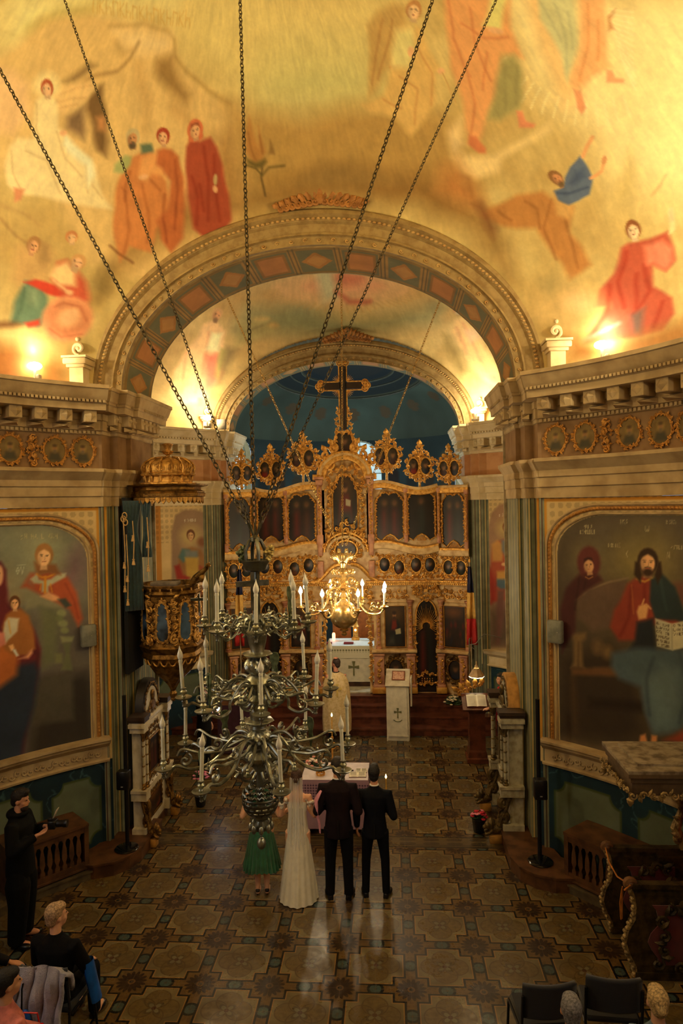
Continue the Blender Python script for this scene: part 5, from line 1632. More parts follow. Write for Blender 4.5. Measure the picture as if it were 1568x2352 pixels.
def arch(name, yf, yb, a, bb, w, mats, seg=90, rot=0, bead=True):
    """moulded elliptical arch: archivolt on the front, panelled soffit behind"""
    G = []
    def ring(off, y): return [(X0 + (a + off) * math.cos(math.pi * i / seg), y, ZC - .03 + (bb + off * 1.15) * math.sin(math.pi * i / seg)) for i in range(seg + 1)]
    prof = [(w + .02, yf + .12), (w + .02, yf - .05), (w - .01, yf - .09), (w - .06, yf - .10), (w - .08, yf - .06), (w - .085, yf - .05), (w - .13, yf - .045), (w - .15, yf - .01), (w - .155, yf), (w - .26, yf + .02), (w - .265, yf - .015),
            (w - .29, yf - .02), (w - .30, yf + .03), (w - .31, yf + .04), (w - .385, yf + .045), (w - .39, yf + .02), (w - .405, yf + .02), (.01, yf + .13), (0, yf + .15)]
    b = MB(); b.loft([ring(o, y) for o, y in prof], False)
    b.build(name, mats[0], kind='structure', angle=25)
    b = MB()
    n = int(seg * 1.5)
    for i in range(2, n - 1):
        t = math.pi * i / n
        b.ell((X0 + (a + w - .107) * math.cos(t), yf - .06, ZC - .03 + (bb + (w - .107) * 1.15) * math.sin(t)), (.028, .02, .018), 6, 4)
        if i % 3 == 0:
            b.T = Matrix.Translation((X0 + (a + w - .345) * math.cos(t), yf + .03, ZC - .03 + (bb + (w - .345) * 1.15) * math.sin(t))) @ Matrix.Rotation(-(t - math.pi / 2), 4, 'Y')
            b.scroll((0, 0, 0), .035, .009, 0, 1.0, 1 if i % 2 else -1, 4, k=8); b.T = None
    b.build(name, mats[1], kind='structure')
    # painted soffit
    nu, nv = 420, max(6, int((yb - yf - .15) / .02))
    T = np.linspace(0, math.pi, nu); V = np.linspace(0, 1, nv); TT, VV = np.meshgrid(T, V); TT = TT.ravel(); VV = VV.ravel()
    pos = np.stack([X0 + (a + .02 * VV) * np.cos(TT), yf + .15 + (yb - yf - .15) * VV, ZC - .03 + (bb + .02 * VV) * np.sin(TT)], -1)
    k = 13.0; q = TT / math.pi * k; f = q - np.floor(q); e = np.floor(q).astype(int) % 2
    d = np.abs(f - .5); vv = np.abs(VV - .5)
    col = np.empty((len(TT), 3)); col[:] = (112, 112, 84)
    col[vv > .42] = (142, 116, 66)
    bar = (d > .40) & (vv < .42); col[bar] = (168, 132, 74); col[(d > .44) & (d < .47)] = (96, 88, 62)
    loz = (e == 0) & (d / .34 + vv / .34 < 1); col[loz] = (176, 124, 62)
    loz = (e == 0) & (d / .34 + vv / .34 < .7); col[loz] = (186, 140, 80)
    sq = (e == 1) & (d < .34) & (vv < .36); col[sq] = (150, 110, 58)
    sq = (e == 1) & (d < .28) & (vv < .30); col[sq] = (186, 128, 74)
    col *= (.86 + .24 * fbm(TT * 12, VV * 4, 3))[:, None]
    grid_mesh(name, pos, nu, nv, PAINT, flip=False, cols=col, kind='structure')
    # back ring closing against the next bay
    b = MB(); b.loft([ring(.02, yb), ring(1.6, yb), ], False); b.build(name, mats[0], kind='structure', smooth=False)


arch('trim_13', 9.93, 11.25, 2.86, 2.04, .40, (mat('arch paint', (160, 138, 92), .7, col2=(136, 112, 70)), mat('arch ornament', (196, 164, 106), .7, col2=(170, 132, 78))))
arch('trim_14', 15.93, 16.9, 2.72, 1.66, .34, (_mats['arch paint'], _mats['arch ornament']))


def arch_stops(x, y, z, k, name):
    for s in (-1, 1):
        b = MB(); c = P(s * x, y)
        b.cbox((c[0], c[1], z + .14 * k), (.2 * k, .2 * k, .3 * k)); b.cbox((c[0], c[1], z + .31 * k), (.27 * k, .27 * k, .05 * k), .01); b.cbox((c[0], c[1], z + .37 * k), (.34 * k, .34 * k, .08 * k), .015); b.cbox((c[0], c[1], z + .43 * k), (.36 * k, .36 * k, .03 * k))
        b.scroll((c[0] - s * .02, c[1] - .05, z + .56 * k), .09 * k, .026 * k, R_(-90), 1.3, s, 7); b.ell((c[0], c[1] - .04, z + .70 * k), .032 * k, 8, 6)
        b.build(name, CREAM2, kind='structure')


arch_stops(3.36, 9.68, ZC, 1.0, 'trim_15')
arch_stops(3.1, 15.7, ZC, .8, 'trim_16')


def crest(x, y, z, w, mat_, tilt=0.0):
    """acanthus cluster over the crown of an arch"""
    b = MB(); rnd = random.Random(3)
    for s in (-1, 1):
        for i in range(7):
            t = i / 6
            b.leaf((x + s * w * (.08 + .85 * t), y - .03, z + .10 - .11 * t), .16 * (1.15 - .4 * t), .09, (R_(65 - 50 * t) if s > 0 else math.pi - R_(65 - 50 * t)), .03, .05)
            b.scroll((x + s * w * (.12 + .8 * t), y - .05, z + .05 - .09 * t), .055 * (1.2 - .4 * t), .018, R_(90), 1.2, s, 6, k=12)
    b.ell((x, y - .04, z + .1), (.07, .05, .09)); b.leaf((x - .0, y - .05, z + .12), .16, .13, R_(90), .03, .06)
    b.build('trim_17', mat_, kind='structure')


crest(X0 + .15, 9.84, 9.32, .62, mat('crest plaster', (176, 124, 66), .7, col2=(136, 90, 44)))
crest(X0 + .15, 15.82, 8.82, .55, _mats['crest plaster'])

# bulkheads closing the rotunda behind the arches, and the west arm behind the camera
GREY = mat('lime plaster', (170, 156, 128), .8)
for yb, r in ((11.41, 1),):
    b = MB()
    for s in (-1, 1): b.box(X0 + s * 2.9 if s > 0 else X0 - 5.4, X0 + 5.4 if s > 0 else X0 - 2.9, yb, yb + .03, 0, 6.9)
    pts = [(X0 - 5.4, ZC - .1), (X0 - 5.4, 11.2), (X0 + 5.4, 11.2), (X0 + 5.4, ZC - .1)] 
    n = 40
    rin = [(X0 + 2.88 * math.cos(math.pi * i / n), yb - .12, ZC - .03 + 2.06 * math.sin(math.pi * i / n)) for i in range(n + 1)]
    rout = [(X0 + 5.4 * math.cos(math.pi * i / n), yb - .12, ZC - .1 + 4.3 * math.sin(math.pi * i / n)) for i in range(n + 1)]
    b.loft([rin, rout], False)
    b.build('wall_bulkhead', GREY, kind='structure', smooth=False)
b = MB(); b.box(X0 - 4.2, X0 + 4.2, -4.05, -4, 0, 9.2); b.build('wall_west', GREY, kind='structure', smooth=False)
for s in (-1, 1):
    b = MB(); x = X0 + s * 3.2; b.box(min(x, x + s * .05), max(x, x + s * .05), -4, 1.9, 0, 9.2)
    b.box(*( (x, x + 2.6) if s > 0 else (x - 2.6, x)), 1.45, 1.5, 0, 11.0)
    b.build('wall_west_arm', GREY, kind='structure', smooth=False)
b = MB(); b.box(X0 - 3.3, X0 + 3.3, -4, 1.9, 8.9, 8.95); b.build('ceiling_gallery', GREY, kind='structure', smooth=False)
b = MB(); b.box(X0 - 5.4, X0 + 5.4, 1.45, 1.5, 8.9, 11.3); b.build('wall_gallery', GREY, kind='structure', smooth=False)

# ---- sanctuary: round wall with windows and a dark blue dome with a ringed eye
SY, SR, SZ, SH = 17.8, 3.4, 7.0, 1.75
a = np.radians(np.arange(-106, 106.1, .5)); z = np.arange(.5, 7.05, .035)
A, Z = np.meshgrid(a, z); A = A.ravel(); Z = Z.ravel()
pos = np.stack([X0 + SR * np.sin(A), SY + SR * np.cos(A), Z], -1)
cv = Canvas(A * SR, Z, (44, 62, 66)); cv.c += (fbm(cv.u * 2, cv.v * 2, 4)[:, None] - .5) * 26
rs = np.random.RandomState(4)
for i in range(19):
    u = -5.4 + i * .6; w = .15; zt = 6.15 + .1 * (i % 3)
    rc = [(30, 38, 40), (52, 44, 34), (60, 56, 44), (38, 30, 28)][i % 4]
    cv.poly([(u - w * 1.3, 4.4), (u - w * 1.2, zt - .35), (u - w * .4, zt - .2), (u + w * .4, zt - .2), (u + w * 1.2, zt - .35), (u + w * 1.3, 4.4)], rc, .04)
    cv.ell(u, zt, .17, .19, (100, 88, 54), .03, .6); cv.ell(u, zt - .02, .09, .13, (58, 44, 32), .02); cv.ell(u, zt + .02, .065, .09, (120, 90, 62), .02)
wins = [(-58, -74, 4.3, 7.0), (58, 74, 4.3, 7.0), (-9, 14, 4.6, 7.0)]
keep = np.ones((len(z) - 1, len(a) - 1), bool)
ac = np.degrees((a[:-1] + a[1:]) / 2)[None]; zc = ((z[:-1] + z[1:]) / 2)[:, None]
def win_hole(i, lo, hi, z0, z1):
    lo, hi = min(lo, hi), max(lo, hi); m = (lo + hi) / 2; hw = (hi - lo) / 2; top = z1 - hw * math.pi / 180 * SR
    return (np.abs(ac - m) < hw) & (zc > z0) & ((zc < top) | (((ac - m) / hw) ** 2 + ((zc - top) / max(.01, z1 - top)) ** 2 < 1))
for i, w_ in enumerate(wins): keep &= ~win_hole(i, *w_)
grid_mesh('wall_apse', pos, len(a), len(z), PAINT, cols=cv.c, keep=keep, kind='structure')
GLASS = mat('frosted window glass', (190, 225, 235), .3, emit=(.62, .88, 1.0), estr=.55)
WFR = mat('window frame paint', (150, 160, 150), .5)
for i, (lo, hi, z0, z1) in enumerate(wins):
    m = R_((lo + hi) / 2); hw = abs(hi - lo) / 2 * math.pi / 180 * SR
    rt = thing('window_%d' % (i + 1), None, None, (X0 + (SR + .18) * math.sin(m), SY + (SR + .18) * math.cos(m), 0), -m); rt['kind'] = 'structure'
    out = [(-hw, z0), (hw, z0)] + [(hw * math.cos(math.pi * k / 12), z1 - hw + hw * math.sin(math.pi * k / 12)) for k in range(13)]
    b = MB(); b.prism(out, .04, .06); b.build('window_pane', GLASS, rt, smooth=False)
    b = MB(); b.tube([(p[0], 0, p[1]) for p in out], .035, 6, closed=True)
    for zz in (z0 + .7, z0 + 1.4): b.box(-hw, hw, -.012, .02, zz - .012, zz + .012)
    b.box(-.012, .012, -.012, .02, z0, z1); b.build('window_frame', WFR, rt)
    b = MB(); q = out + [out[0]]; b.loft([[(p[0], -.2, p[1]) for p in q], [(p[0] * .98, .05, p[1]) for p in q]], False); b.build('window_sill', CREAM2, rt, smooth=False)
az = np.radians(np.arange(0, 360.1, 1.5)); el = np.radians(np.arange(0, 90.1, .6))
A, E_ = np.meshgrid(az, el); A = A.ravel(); E_ = E_.ravel()
pos = np.stack([X0 + SR * np.cos(E_) * np.sin(A), SY + SR * np.cos(E_) * np.cos(A), SZ + SH * np.sin(E_)], -1)
x, y = pos[:, 0] - X0, pos[:, 1] - SY - .55
r = np.sqrt(x * x + y * y)
col = np.empty((len(r), 3)); col[:] = (72, 88, 80); n = fbm(pos[:, 0] * 1.4, pos[:, 1] * 1.4, 6); col += (n[:, None] - .5) * np.array([24, 34, 34])
def band_(r0, r1, c, al=1): 
    m = np.clip(np.minimum((r - r0), (r1 - r)) / .03 + .5, 0, 1)[:, None] * al; col[:] = col * (1 - m) + np.array(c) * m
band_(1.5, 2.0, (38, 48, 50)); band_(1.9, 1.96, (84, 88, 70), .8); band_(1.5, 1.54, (84, 88, 70), .8); band_(1.2, 1.5, (34, 44, 48)); band_(-1, 1.2, (28, 40, 48)); band_(1.18, 1.22, (96, 96, 74), .8); band_(-1, .95, (50, 48, 44), .5)
for i in range(16):
    t = i * math.pi / 8; m = ((x - 2.5 * math.cos(t)) ** 2 + (y - 2.5 * math.sin(t)) ** 2 < .028)[:, None]; col[:] = np.where(m, np.array([92, 80, 60.]), col)
cc = pos[:, 1].reshape(len(el), len(az)); cc = (cc[:-1, :-1] + cc[1:, 1:]) / 2
grid_mesh('ceiling_apse', pos, len(az), len(el), PAINT, flip=True, cols=col, keep=cc > 16.88, kind='structure')
for rr, th in ((1.98, .03), (1.52, .025), (1.22, .03)):
    b = MB()
    pts = []
    for k in range(64):
        t = 2 * math.pi * k / 64; px, py = rr * math.cos(t), rr * math.sin(t) + .55; q = 1 - (px * px + py * py) / SR ** 2
        pts.append((X0 + px, SY + py, SZ + SH * math.sqrt(max(0, q)) - .01))
    b.tube(pts, th, 6, closed=True); b.build('trim_18', mat('dull blue moulding', (78, 86, 76), .6), kind='structure')

# low stone and wood platforms along the nave walls
for s in (-1, 1):
    pth = arc(NR, NY, s * R_(37), s * R_(80), 24)
    b = MB(); b.sweep([(0, 0), (.56, 0), (.56, .09), (.58, .095), (.58, .12), (0, .12)], pth, side=s); b.build('trim_19', mat('grey step stone', (92, 80, 58), .5, col2=(70, 60, 44)), kind='structure', smooth=False)
    # curved wooden step round the foot of the pier
    pts = [(2.62, 10.6), (2.62, 9.95), (2.70, 9.70), (2.86, 9.52), (3.10, 9.42), (3.34, 9.42), (3.5, 9.55), (3.3, 9.95), (3.1, 10.6)]
    pts = [(x, y - (.24 if s < 0 else .36) * (y < 10.5)) for x, y in pts]
    b = MB(); b.prism([P(s * x, y) for x, y in pts], .0, .17, 'z')
    b.prism([P(s * (x - (.015 if x < 3 else 0)), y - (.015 if y < 9.4 else 0)) for x, y in pts], .17, .20, 'z'); b.build('floor_plinth', WOODB, kind='structure', smooth=False)

# ================================================================ the icon screen
IY = 16.32
PINKW = mat('rose marble paint', (206, 150, 112), .5, col2=(170, 112, 84), scale=6)
CRM = mat('ivory gilt ground', (224, 192, 134), .5, col2=(188, 146, 88), scale=7)
GOLD = mat('bright gilding', (236, 182, 92), .36, .6, bump=.4, bscale=70, scale=18, col2=(186, 128, 54))


def icon_cols(u, v, seed, kind='saint'):
    """u, v in 0..1 over the panel"""
    rs = np.random.RandomState(seed)
    cv = Canvas(u, v, (30, 22, 18)); n = fbm(u * 3, v * 5, seed)
    cv.c += (n[:, None] - .5) * np.array([26, 18, 12])
    robes = [(120, 30, 20), (34, 44, 40), (96, 52, 26), (60, 30, 26), (30, 34, 50)]
    if kind == 'saint':
        for cx in ((.32, .68) if rs.rand() < .6 else (.5,)):
            a, c = robes[rs.randint(5)], robes[rs.randint(5)]
            cv.poly([(cx - .16, .04), (cx - .15, .55), (cx - .10, .70), (cx + .10, .70), (cx + .15, .55), (cx + .16, .04)], a, .05, .34)
            cv.poly([(cx - .02, .1), (cx + .02, .66), (cx + .12, .62), (cx + .14, .3)], c, .05, .3)
            cv.ell(cx, .78, .13, .085, (92, 68, 34), .03, .6); cv.ell(cx, .78, .065, .05, (128, 84, 54), .02, .8); cv.ell(cx, .80, .07, .05, (44, 28, 20), .03, .4)
    elif kind == 'christ':
        cv.ell(.5, .80, .42, .3, (120, 84, 34), .3, .7)
        cv.poly([(.2, .05), (.24, .5), (.34, .66), (.62, .66), (.76, .5), (.85, .05)], (28, 32, 34), .05, .95)
        cv.poly([(.3, .42), (.36, .66), (.56, .66), (.6, .5), (.5, .4)], (120, 40, 24), .04, .9)
        cv.ell(.47, .78, .085, .07, (176, 124, 76), .02); cv.ell(.47, .83, .10, .05, (52, 32, 22), .02); cv.ell(.47, .72, .06, .03, (64, 40, 26), .02)
        cv.poly([(.5, .42), (.76, .46), (.78, .32), (.53, .30)], (178, 170, 130), .01); cv.poly([(.1, .02), (.2, .22), (.42, .28), (.5, .04)], (84, 78, 64), .06, .5)
    elif kind == 'throne':
        cv.ell(.5, .80, .3, .2, (110, 76, 34), .2, .7)
        cv.poly([(.2, .1), (.26, .5), (.36, .66), (.64, .66), (.74, .5), (.8, .1)], (96, 34, 22), .05, .9); cv.poly([(.2, .1), (.3, .36), (.7, .36), (.8, .1)], (40, 44, 44), .06, .8)
        cv.ell(.5, .76, .10, .075, (150, 104, 66), .02); cv.ell(.5, .81, .12, .05, (60, 38, 26), .02)
        cv.poly([(.52, .58), (.72, .55), (.70, .44), (.52, .46)], (170, 160, 130), .01)
    elif kind == 'bust':
        cv.ell(.5, .62, .34, .26, (84, 66, 40), .15, .6); cv.poly([(.12, .0), (.25, .38), (.75, .38), (.88, .0)], robes[rs.randint(5)], .08, .8); cv.ell(.5, .58, .17, .2, (124, 86, 56), .04, .8); cv.ell(.5, .72, .2, .1, (40, 28, 20), .05, .8)
    elif kind == 'fresco':
        cv.c[:] = (118, 98, 60); cv.c += (n[:, None] - .5) * 30; cv.poly([(.15, .08), (.3, .42), (.7, .42), (.85, .08)], (70, 66, 54), .06, .9); cv.ell(.5, .62, .20, .2, (140, 120, 66), .05, .8); cv.ell(.5, .58, .11, .15, (150, 112, 74), .03); cv.ell(.5, .70, .12, .07, (84, 66, 46), .03); cv.ell(.5, .47, .09, .07, (110, 96, 76), .03)
    elif kind == 'scene':
        cv.c += np.array([14, 8, 2]); cv.ell(.45, .85, .3, .1, (140, 84, 34), .12, .8)
        for i in range(16): cv.ell(rs.rand() * .8 + .1, rs.rand() * .7 + .05, .05, .08, robes[rs.randint(5)], .03, .6)
    return cv.c


def outline_panel(name, pts, y, parent, seed, kind, n=26, thick=.02, matn=None, dome=0.0, **kw):
    """painted board with a shaped outline (x,z) whose front lies at y"""
    xs = [p[0] for p in pts]; zs = [p[1] for p in pts]; x0, x1, z0, z1 = min(xs), max(xs), min(zs), max(zs)
    nu = n; nv = max(6, int(n * (z1 - z0) / (x1 - x0)))
    U, V = np.meshgrid(np.linspace(0, 1, nu), np.linspace(0, 1, nv)); U = U.ravel(); V = V.ravel()
    x = x0 + U * (x1 - x0); z = z0 + V * (z1 - z0)
    _, ins = Canvas.seg(x, z, pts, True)
    c = icon_cols(U, V, seed, kind)
    r2 = ((U - .5) ** 2 + (V - .5) ** 2) * 4
    yy = np.full(len(x), float(y)) - dome * np.clip(1 - r2, 0, 1)
    keep = ins.reshape(nv, nu); k = keep[:-1, :-1] | keep[1:, :-1] | keep[:-1, 1:] | keep[1:, 1:]
    o = grid_mesh(name, np.stack([x, yy, z], -1), nu, nv, matn or PAINTG, parent, cols=c, keep=k, **kw)
    if thick:
        m = o.modifiers.new('board', 'SOLIDIFY'); m.thickness = thick; m.offset = -1
    return o


def ovalpts(cx, cz, rx, rz, n=20): return [(cx + rx * math.cos(2 * math.pi * k / n), cz + rz * math.sin(2 * math.pi * k / n)) for k in range(n)]


def carve(b, pts, size, y, seed=0, leafy=True, n=6, k=9):
    """runs scrolls, leaves and beads along an outline in the xz plane"""
    rnd = random.Random(seed); L = 0; nxt = 0; i2 = 0
    for i in range(len(pts) - 1):
        a, c = Vector(pts[i]), Vector(pts[i + 1]); d = (c - a).length
        if d < 1e-6: continue
        while nxt <= L + d:
            p = a + (c - a) * ((nxt - L) / d); ang = math.atan2(c.y - a.y, c.x - a.x)
            if i2 % 2 == 0: b.scroll((p.x, y - size * .2, p.y), size * .52, size * .15, ang + rnd.uniform(-.6, .6), 1.1, 1 if i2 % 4 else -1, 5, k=k)
            elif leafy: b.leaf((p.x, y - size * .1, p.y), size * 1.0, size * .5, ang + rnd.choice((-1.1, 1.1, 0.3)), size * .14, size * .25, n=4)
            else: b.ell((p.x, y - size * .2, p.y), size * .25, 6, 4)
            nxt += size * .62; i2 += 1
        L += d


def frame_oval(b, cx, cz, rx, rz, y, w, seed=0, leaves=True):
    pts = ovalpts(cx, cz, rx + w * .3, rz + w * .3, 24); b.tube([(p[0], y, p[1]) for p in pts], w * .28, 6, closed=True)
    if leaves: carve(b, ovalpts(cx, cz, rx + w, rz + w, 20) + [(cx + rx + w, cz)], w * 1.25, y, seed)


def column(b, x, y, z0, z1, r, fl=8):
    b.lathe([(r * 1.5, z0), (r * 1.5, z0 + .03), (r * 1.2, z0 + .04), (r * 1.35, z0 + .06), (r, z0 + .08), (r * .95, (z0 + z1) / 2), (r * .85, z1 - .14), (r * 1.1, z1 - .13), (r * .9, z1 - .11), (r * 1.5, z1 - .03), (r * 1.7, z1 - .03), (r * 1.7, z1)], 12, (x, y, 0))


ico = thing('iconostasis', 'tall carved and gilded icon screen crowned by a cross, on the steps before the altar', 'icon screen', (X0, IY, 0))
WANG = R_(24)
def wing(s):   # outer leaf of the screen, turned towards the room
    return Matrix.Translation((s * 2.2, 0, 0)) @ Matrix.Rotation(-s * WANG, 4, 'Z') @ Matrix.Translation((-s * 2.2, 0, 0))
def build(b, name, m, T=None, **kw):
    o = b.build(name, m, ico, **kw)
    if T is not None: o.matrix_local = T
    return o


for s in (-1, 1):
    T = wing(s)
    def X(a, c): return (min(s * a, s * c), max(s * a, s * c))
    # backing boards
    b = MB(); x0, x1 = X(.62, 2.24); b.box(x0, x1, .04, .12, .6, 3.5); b.box(x0, x1, .04, .12, 3.5, 4.1); x0, x1 = X(.5, 2.24); b.box(x0, x1, .05, .12, 4.1, 5.42); build(b, 'board', CRM, smooth=False)
    b = MB(); x0, x1 = X(2.2, 2.86); b.box(x0, x1, .04, .12, .6, 5.40); build(b, 'board', CRM, T, smooth=False)
    # plinth pedestals
    for (xa, xb, TT) in ((.60, .86, None), (1.37, 1.58, None), (2.10, 2.26, None), (2.66, 2.86, T)):
        b = MB(); x0, x1 = X(xa, xb); c = (x0 + x1) / 2; w = x1 - x0
        b.cbox((c, -.04, .70), (w + .08, .28, .14), .012); 
        build(b, 'pedestal_foot', mat('yellow marble', (214, 160, 70), .4, col2=(180, 120, 44)), TT)
        b = MB(); b.cbox((c, -.04, .80), (w + .03, .24, .06), .01); b.cbox((c, -.03, 1.18), (w - .02, .20, .72), .008); b.cbox((c, -.04, 1.53), (w + .02, .23, .05), .01)
        build(b, 'pedestal', PINKW, TT)
        b = MB(); carve(b, [(c, .92), (c, 1.45)], w * .42, -.14, 3); build(b, 'pedestal_carving', GOLD, TT)
    for (xa, xb, TT) in ((.56, 1.62, None), (2.06, 2.26, None), (2.2, 2.90, T)):
        b = MB(); x0, x1 = X(xa, xb)
        for (o, za, zb) in ((.14, 1.57, 1.60), (.19, 1.60, 1.635), (.16, 1.635, 1.66)): b.box(x0, x1, -o, .05, za, zb)
        build(b, 'ledge', CRM, TT, smooth=False)
    # dado panels with oval gilt medallions
    for cx, TT, k in ((1.12, None, 1), (2.52, T, 2)):
        b = MB(); frame_oval(b, s * cx, 1.16, .155, .22, -.0, .09, k + (s > 0) * 5); b.scroll((s * cx, -.03, 1.47), .05, .015, 0, 1, s); build(b, 'medallion_frame', GILT_D, TT)
        o = outline_panel('medallion', ovalpts(s * cx, 1.16, .16, .225), .02, ico, 20 + k, 'bust', 12)
        if TT: o.matrix_local = TT
    # icon tier: paintings
    for (xa, xb, z0, z1, kind, TT, sd) in ((.88, 1.36, 1.70, 2.66, 'christ' if s > 0 else 'throne', None, 1), (2.28, 2.80, 1.70, 2.66, 'scene', T, 2)):
        x0, x1 = X(xa, xb); pts = [(x0, z0), (x1, z0), (x1, z1), (x0, z1)]
        o = outline_panel('icon', pts, -.02, ico, sd + (s > 0), kind, 40 if kind != 'scene' else 24)
        b = MB(); b.tube([(x0, -.03, z0), (x1, -.03, z0), (x1, -.03, z1), (x0, -.03, z1)], .016, 6, closed=True); o2 = build(b, 'icon_frame', GILT_F, TT)
        if TT: o.matrix_local = TT
    # columns
    for cx, TT in ((.73, None), (1.475, None), (2.19, None), (2.87, T)):
        b = MB(); column(b, s * cx, -.05, 1.66, 2.80, .05); build(b, 'column', PINKW, TT)
        b = MB(); rnd = random.Random(5)
        for i in range(9): b.scroll((s * cx, -.11, 1.78 + i * .105), .035, .011, i * 1.3, 1.0, 1 if i % 2 else -1, 5, k=8)
        build(b, 'column_carving', GOLD, TT)
    # side door with a sunburst over its dark painted leaf
    cx = 1.85
    pts = [(s * cx - .22, .62), (s * cx + .22, .62), (s * cx + .24, 2.2)] + [(s * cx + .24 * math.cos(math.pi * k / 12), 2.42 + .38 * math.sin(math.pi * k / 12)) for k in range(13)] + [(s * cx - .24, 2.2)]
    U = outline_panel('side_door', pts, .03, ico, 9, 'saint', 30, thick=.03)
    b = MB()
    for i in range(27):
        a = R_(-24 + 228 * i / 26); L = .27 + .06 * (i % 2) + .05 * math.sin(a)
        b.tube([(s * cx + .09 * math.cos(a), -.02, 2.18 + .09 * math.sin(a)), (s * cx + L * math.cos(a), -.04, 2.18 + L * 1.35 * math.sin(a))], [.010, .003], 5)
    b.tube([(p[0], -.01, p[1]) for p in pts[3:]], .022, 6); build(b, 'sunburst', GOLD)
    b = MB()
    for q in (-1, 1): carve(b, [(s * cx + q * .27, .75), (s * cx + q * .27, 2.3)], .085, .0, 7 + q, True, k=7)
    carve(b, [(s * cx - .16, .84), (s * cx + .16, .84)], .1, -.02, 2); carve(b, [(s * cx - .2, 1.02), (s * cx, 1.10), (s * cx + .2, 1.02)], .09, -.02, 4)
    for i in range(5):
        for j in range(3): b.ell((s * cx - .12 + .06 * i, -.01, .84 + .05 * j), (.012, .012, .02), 5, 4)
    build(b, 'door_carving', GOLD)
    # carved attic panels and rosette above the door
    for (xa, xb, TT, sd) in ((.82, 1.40, None, 3), (2.28, 2.84, T, 4)):
        b = MB(); x0, x1 = X(xa, xb); c = (x0 + x1) / 2
        for i in range(5):
            for q in (-1, 1): b.scroll((c + q * (.08 + .055 * i), -.01, 2.94 + .09 * ((i % 2) * 2 - 1) * .7), .062, .015, i * 1.1, 1.2, q * (1 if i % 2 else -1), 5, k=11)
        frame_oval(b, c, 2.93, .05, .06, -.02, .035, sd, False); build(b, 'panel_carving', GOLD, TT)
        b = MB(); b.tube([(x0, .02, 2.74), (x1, .02, 2.74), (x1, .02, 3.12), (x0, .02, 3.12)], .014, 5, closed=True); build(b, 'panel_border', CRM, TT)
    b = MB()
    pts = [(s * cx + .30 * math.cos(math.pi * k / 14), 2.92 + .33 * math.sin(math.pi * k / 14)) for k in range(15)]
    carve(b, pts, .10, -.05, 6); b.tube([(p[0], -.04, p[1]) for p in pts], .03, 6)
    carve(b, ovalpts(s * cx, 3.0, .13, .12, 12), .09, -.07, 8); carve(b, ovalpts(s * cx, 3.0, .22, .2, 14), .10, -.04, 9); b.cbox((s * cx, -.03, 3.02), (.09, .05, .07)); build(b, 'rosette', GOLD)
    # cornices
    for (z, o, TT, xa, xb) in ((3.16, .12, None, .45, 2.24), (3.16, .12, T, 2.2, 2.92), (3.22, .17, None, .45, 2.26), (3.22, .17, T, 2.2, 2.95)):
        b = MB(); x0, x1 = X(xa, xb); b.box(x0, x1, -o, .05, z, z + .045)
        for i in range(int((x1 - x0) / .05)): b.ell((x0 + .025 + i * .05, -o, z + .02), (.018, .016, .016), 5, 4)
        build(b, 'cornice', GOLD, TT, smooth=False)
    # row of small medallions
    for cx, cz, TT, k in ((.90, 3.64, None, 0), (1.24, 3.56, None, 1), (1.64, 3.62, None, 2), (1.96, 3.62, None, 3), (2.40, 3.56, T, 4), (2.70, 3.55, T, 5)):
        b = MB(); frame_oval(b, s * cx, cz, .115, .16, .0, .06, k); build(b, 'medallion_frame', GOLD, TT)
        o = outline_panel('medallion', ovalpts(s * cx, cz, .12, .165), .015, ico, 30 + k, 'bust', 12, dome=.03)
        if TT: o.matrix_local = TT
    b = MB(); carve(b, [(s * .62, 3.34), (s * 2.2, 3.34)], .11, .02, 5); carve(b, [(s * .62, 3.86), (s * 1.0, 3.84), (s * 1.4, 3.80), (s * 1.8, 3.9), (s * 2.2, 3.84)], .10, .02, 8); build(b, 'frieze_carving', GOLD)
    b = MB(); carve(b, [(s * 2.24, 3.32), (s * 2.88, 3.32)], .10, .02, 5); carve(b, [(s * 2.24, 3.80), (s * 2.88, 3.80)], .10, .02, 8); build(b, 'frieze_carving', GOLD, T)
    # waved mouldings under and over the upper icons
    def wave(z, dz): return [(s * (.55 + i * .06), z + dz * math.sin((i * .06 + .15) / .9 * math.pi)) for i in range(28)]
    for (pts, r, mm) in ((wave(4.02, .08), .042, CRM), (wave(4.09, .08), .026, GOLD), (wave(5.42, .09), .04, GOLD), (wave(5.48, .09), .03, CRM)):
        b = MB(); b.tube([(p[0], -.06, p[1]) for p in pts], r, 7, flat=2.0); build(b, 'cornice', mm)
    for (z, r, mm) in ((3.90, .04, CRM), (3.97, .025, GOLD), (5.36, .04, GOLD), (5.42, .028, CRM)):
        b = MB(); b.tube([(s * 2.2, -.06, z), (s * 2.92, -.06, z)], r, 7, flat=2.0); build(b, 'cornice', mm, T)
    # upper icons
    for (xa, xb, z0, z1, TT, sd) in ((.71, 1.37, 4.20, 5.34, None, 2), (1.46, 2.10, 4.20, 5.38, None, 5), (2.27, 2.82, 4.04, 5.28, T, 8)):
        x0, x1 = X(xa, xb); w = x1 - x0; c = (x0 + x1) / 2
        pts = [(x0, z0 + .08), (x0 + w * .2, z0), (x0 + w * .35, z0 + .10), (c, z0 + .15), (x1 - w * .35, z0 + .10), (x1 - w * .2, z0), (x1, z0 + .08), (x1, z1 - .2), (x1 - w * .10, z1 - .12), (x1 - w * .22, z1 - .02), (c + w * .15, z1), (c, z1 - .05), (c - w * .15, z1), (x0 + w * .22, z1 - .02), (x0 + w * .10, z1 - .12), (x0, z1 - .2)]
        o = outline_panel('icon', pts, -.0, ico, sd + (s > 0) * 3, 'saint', 30)
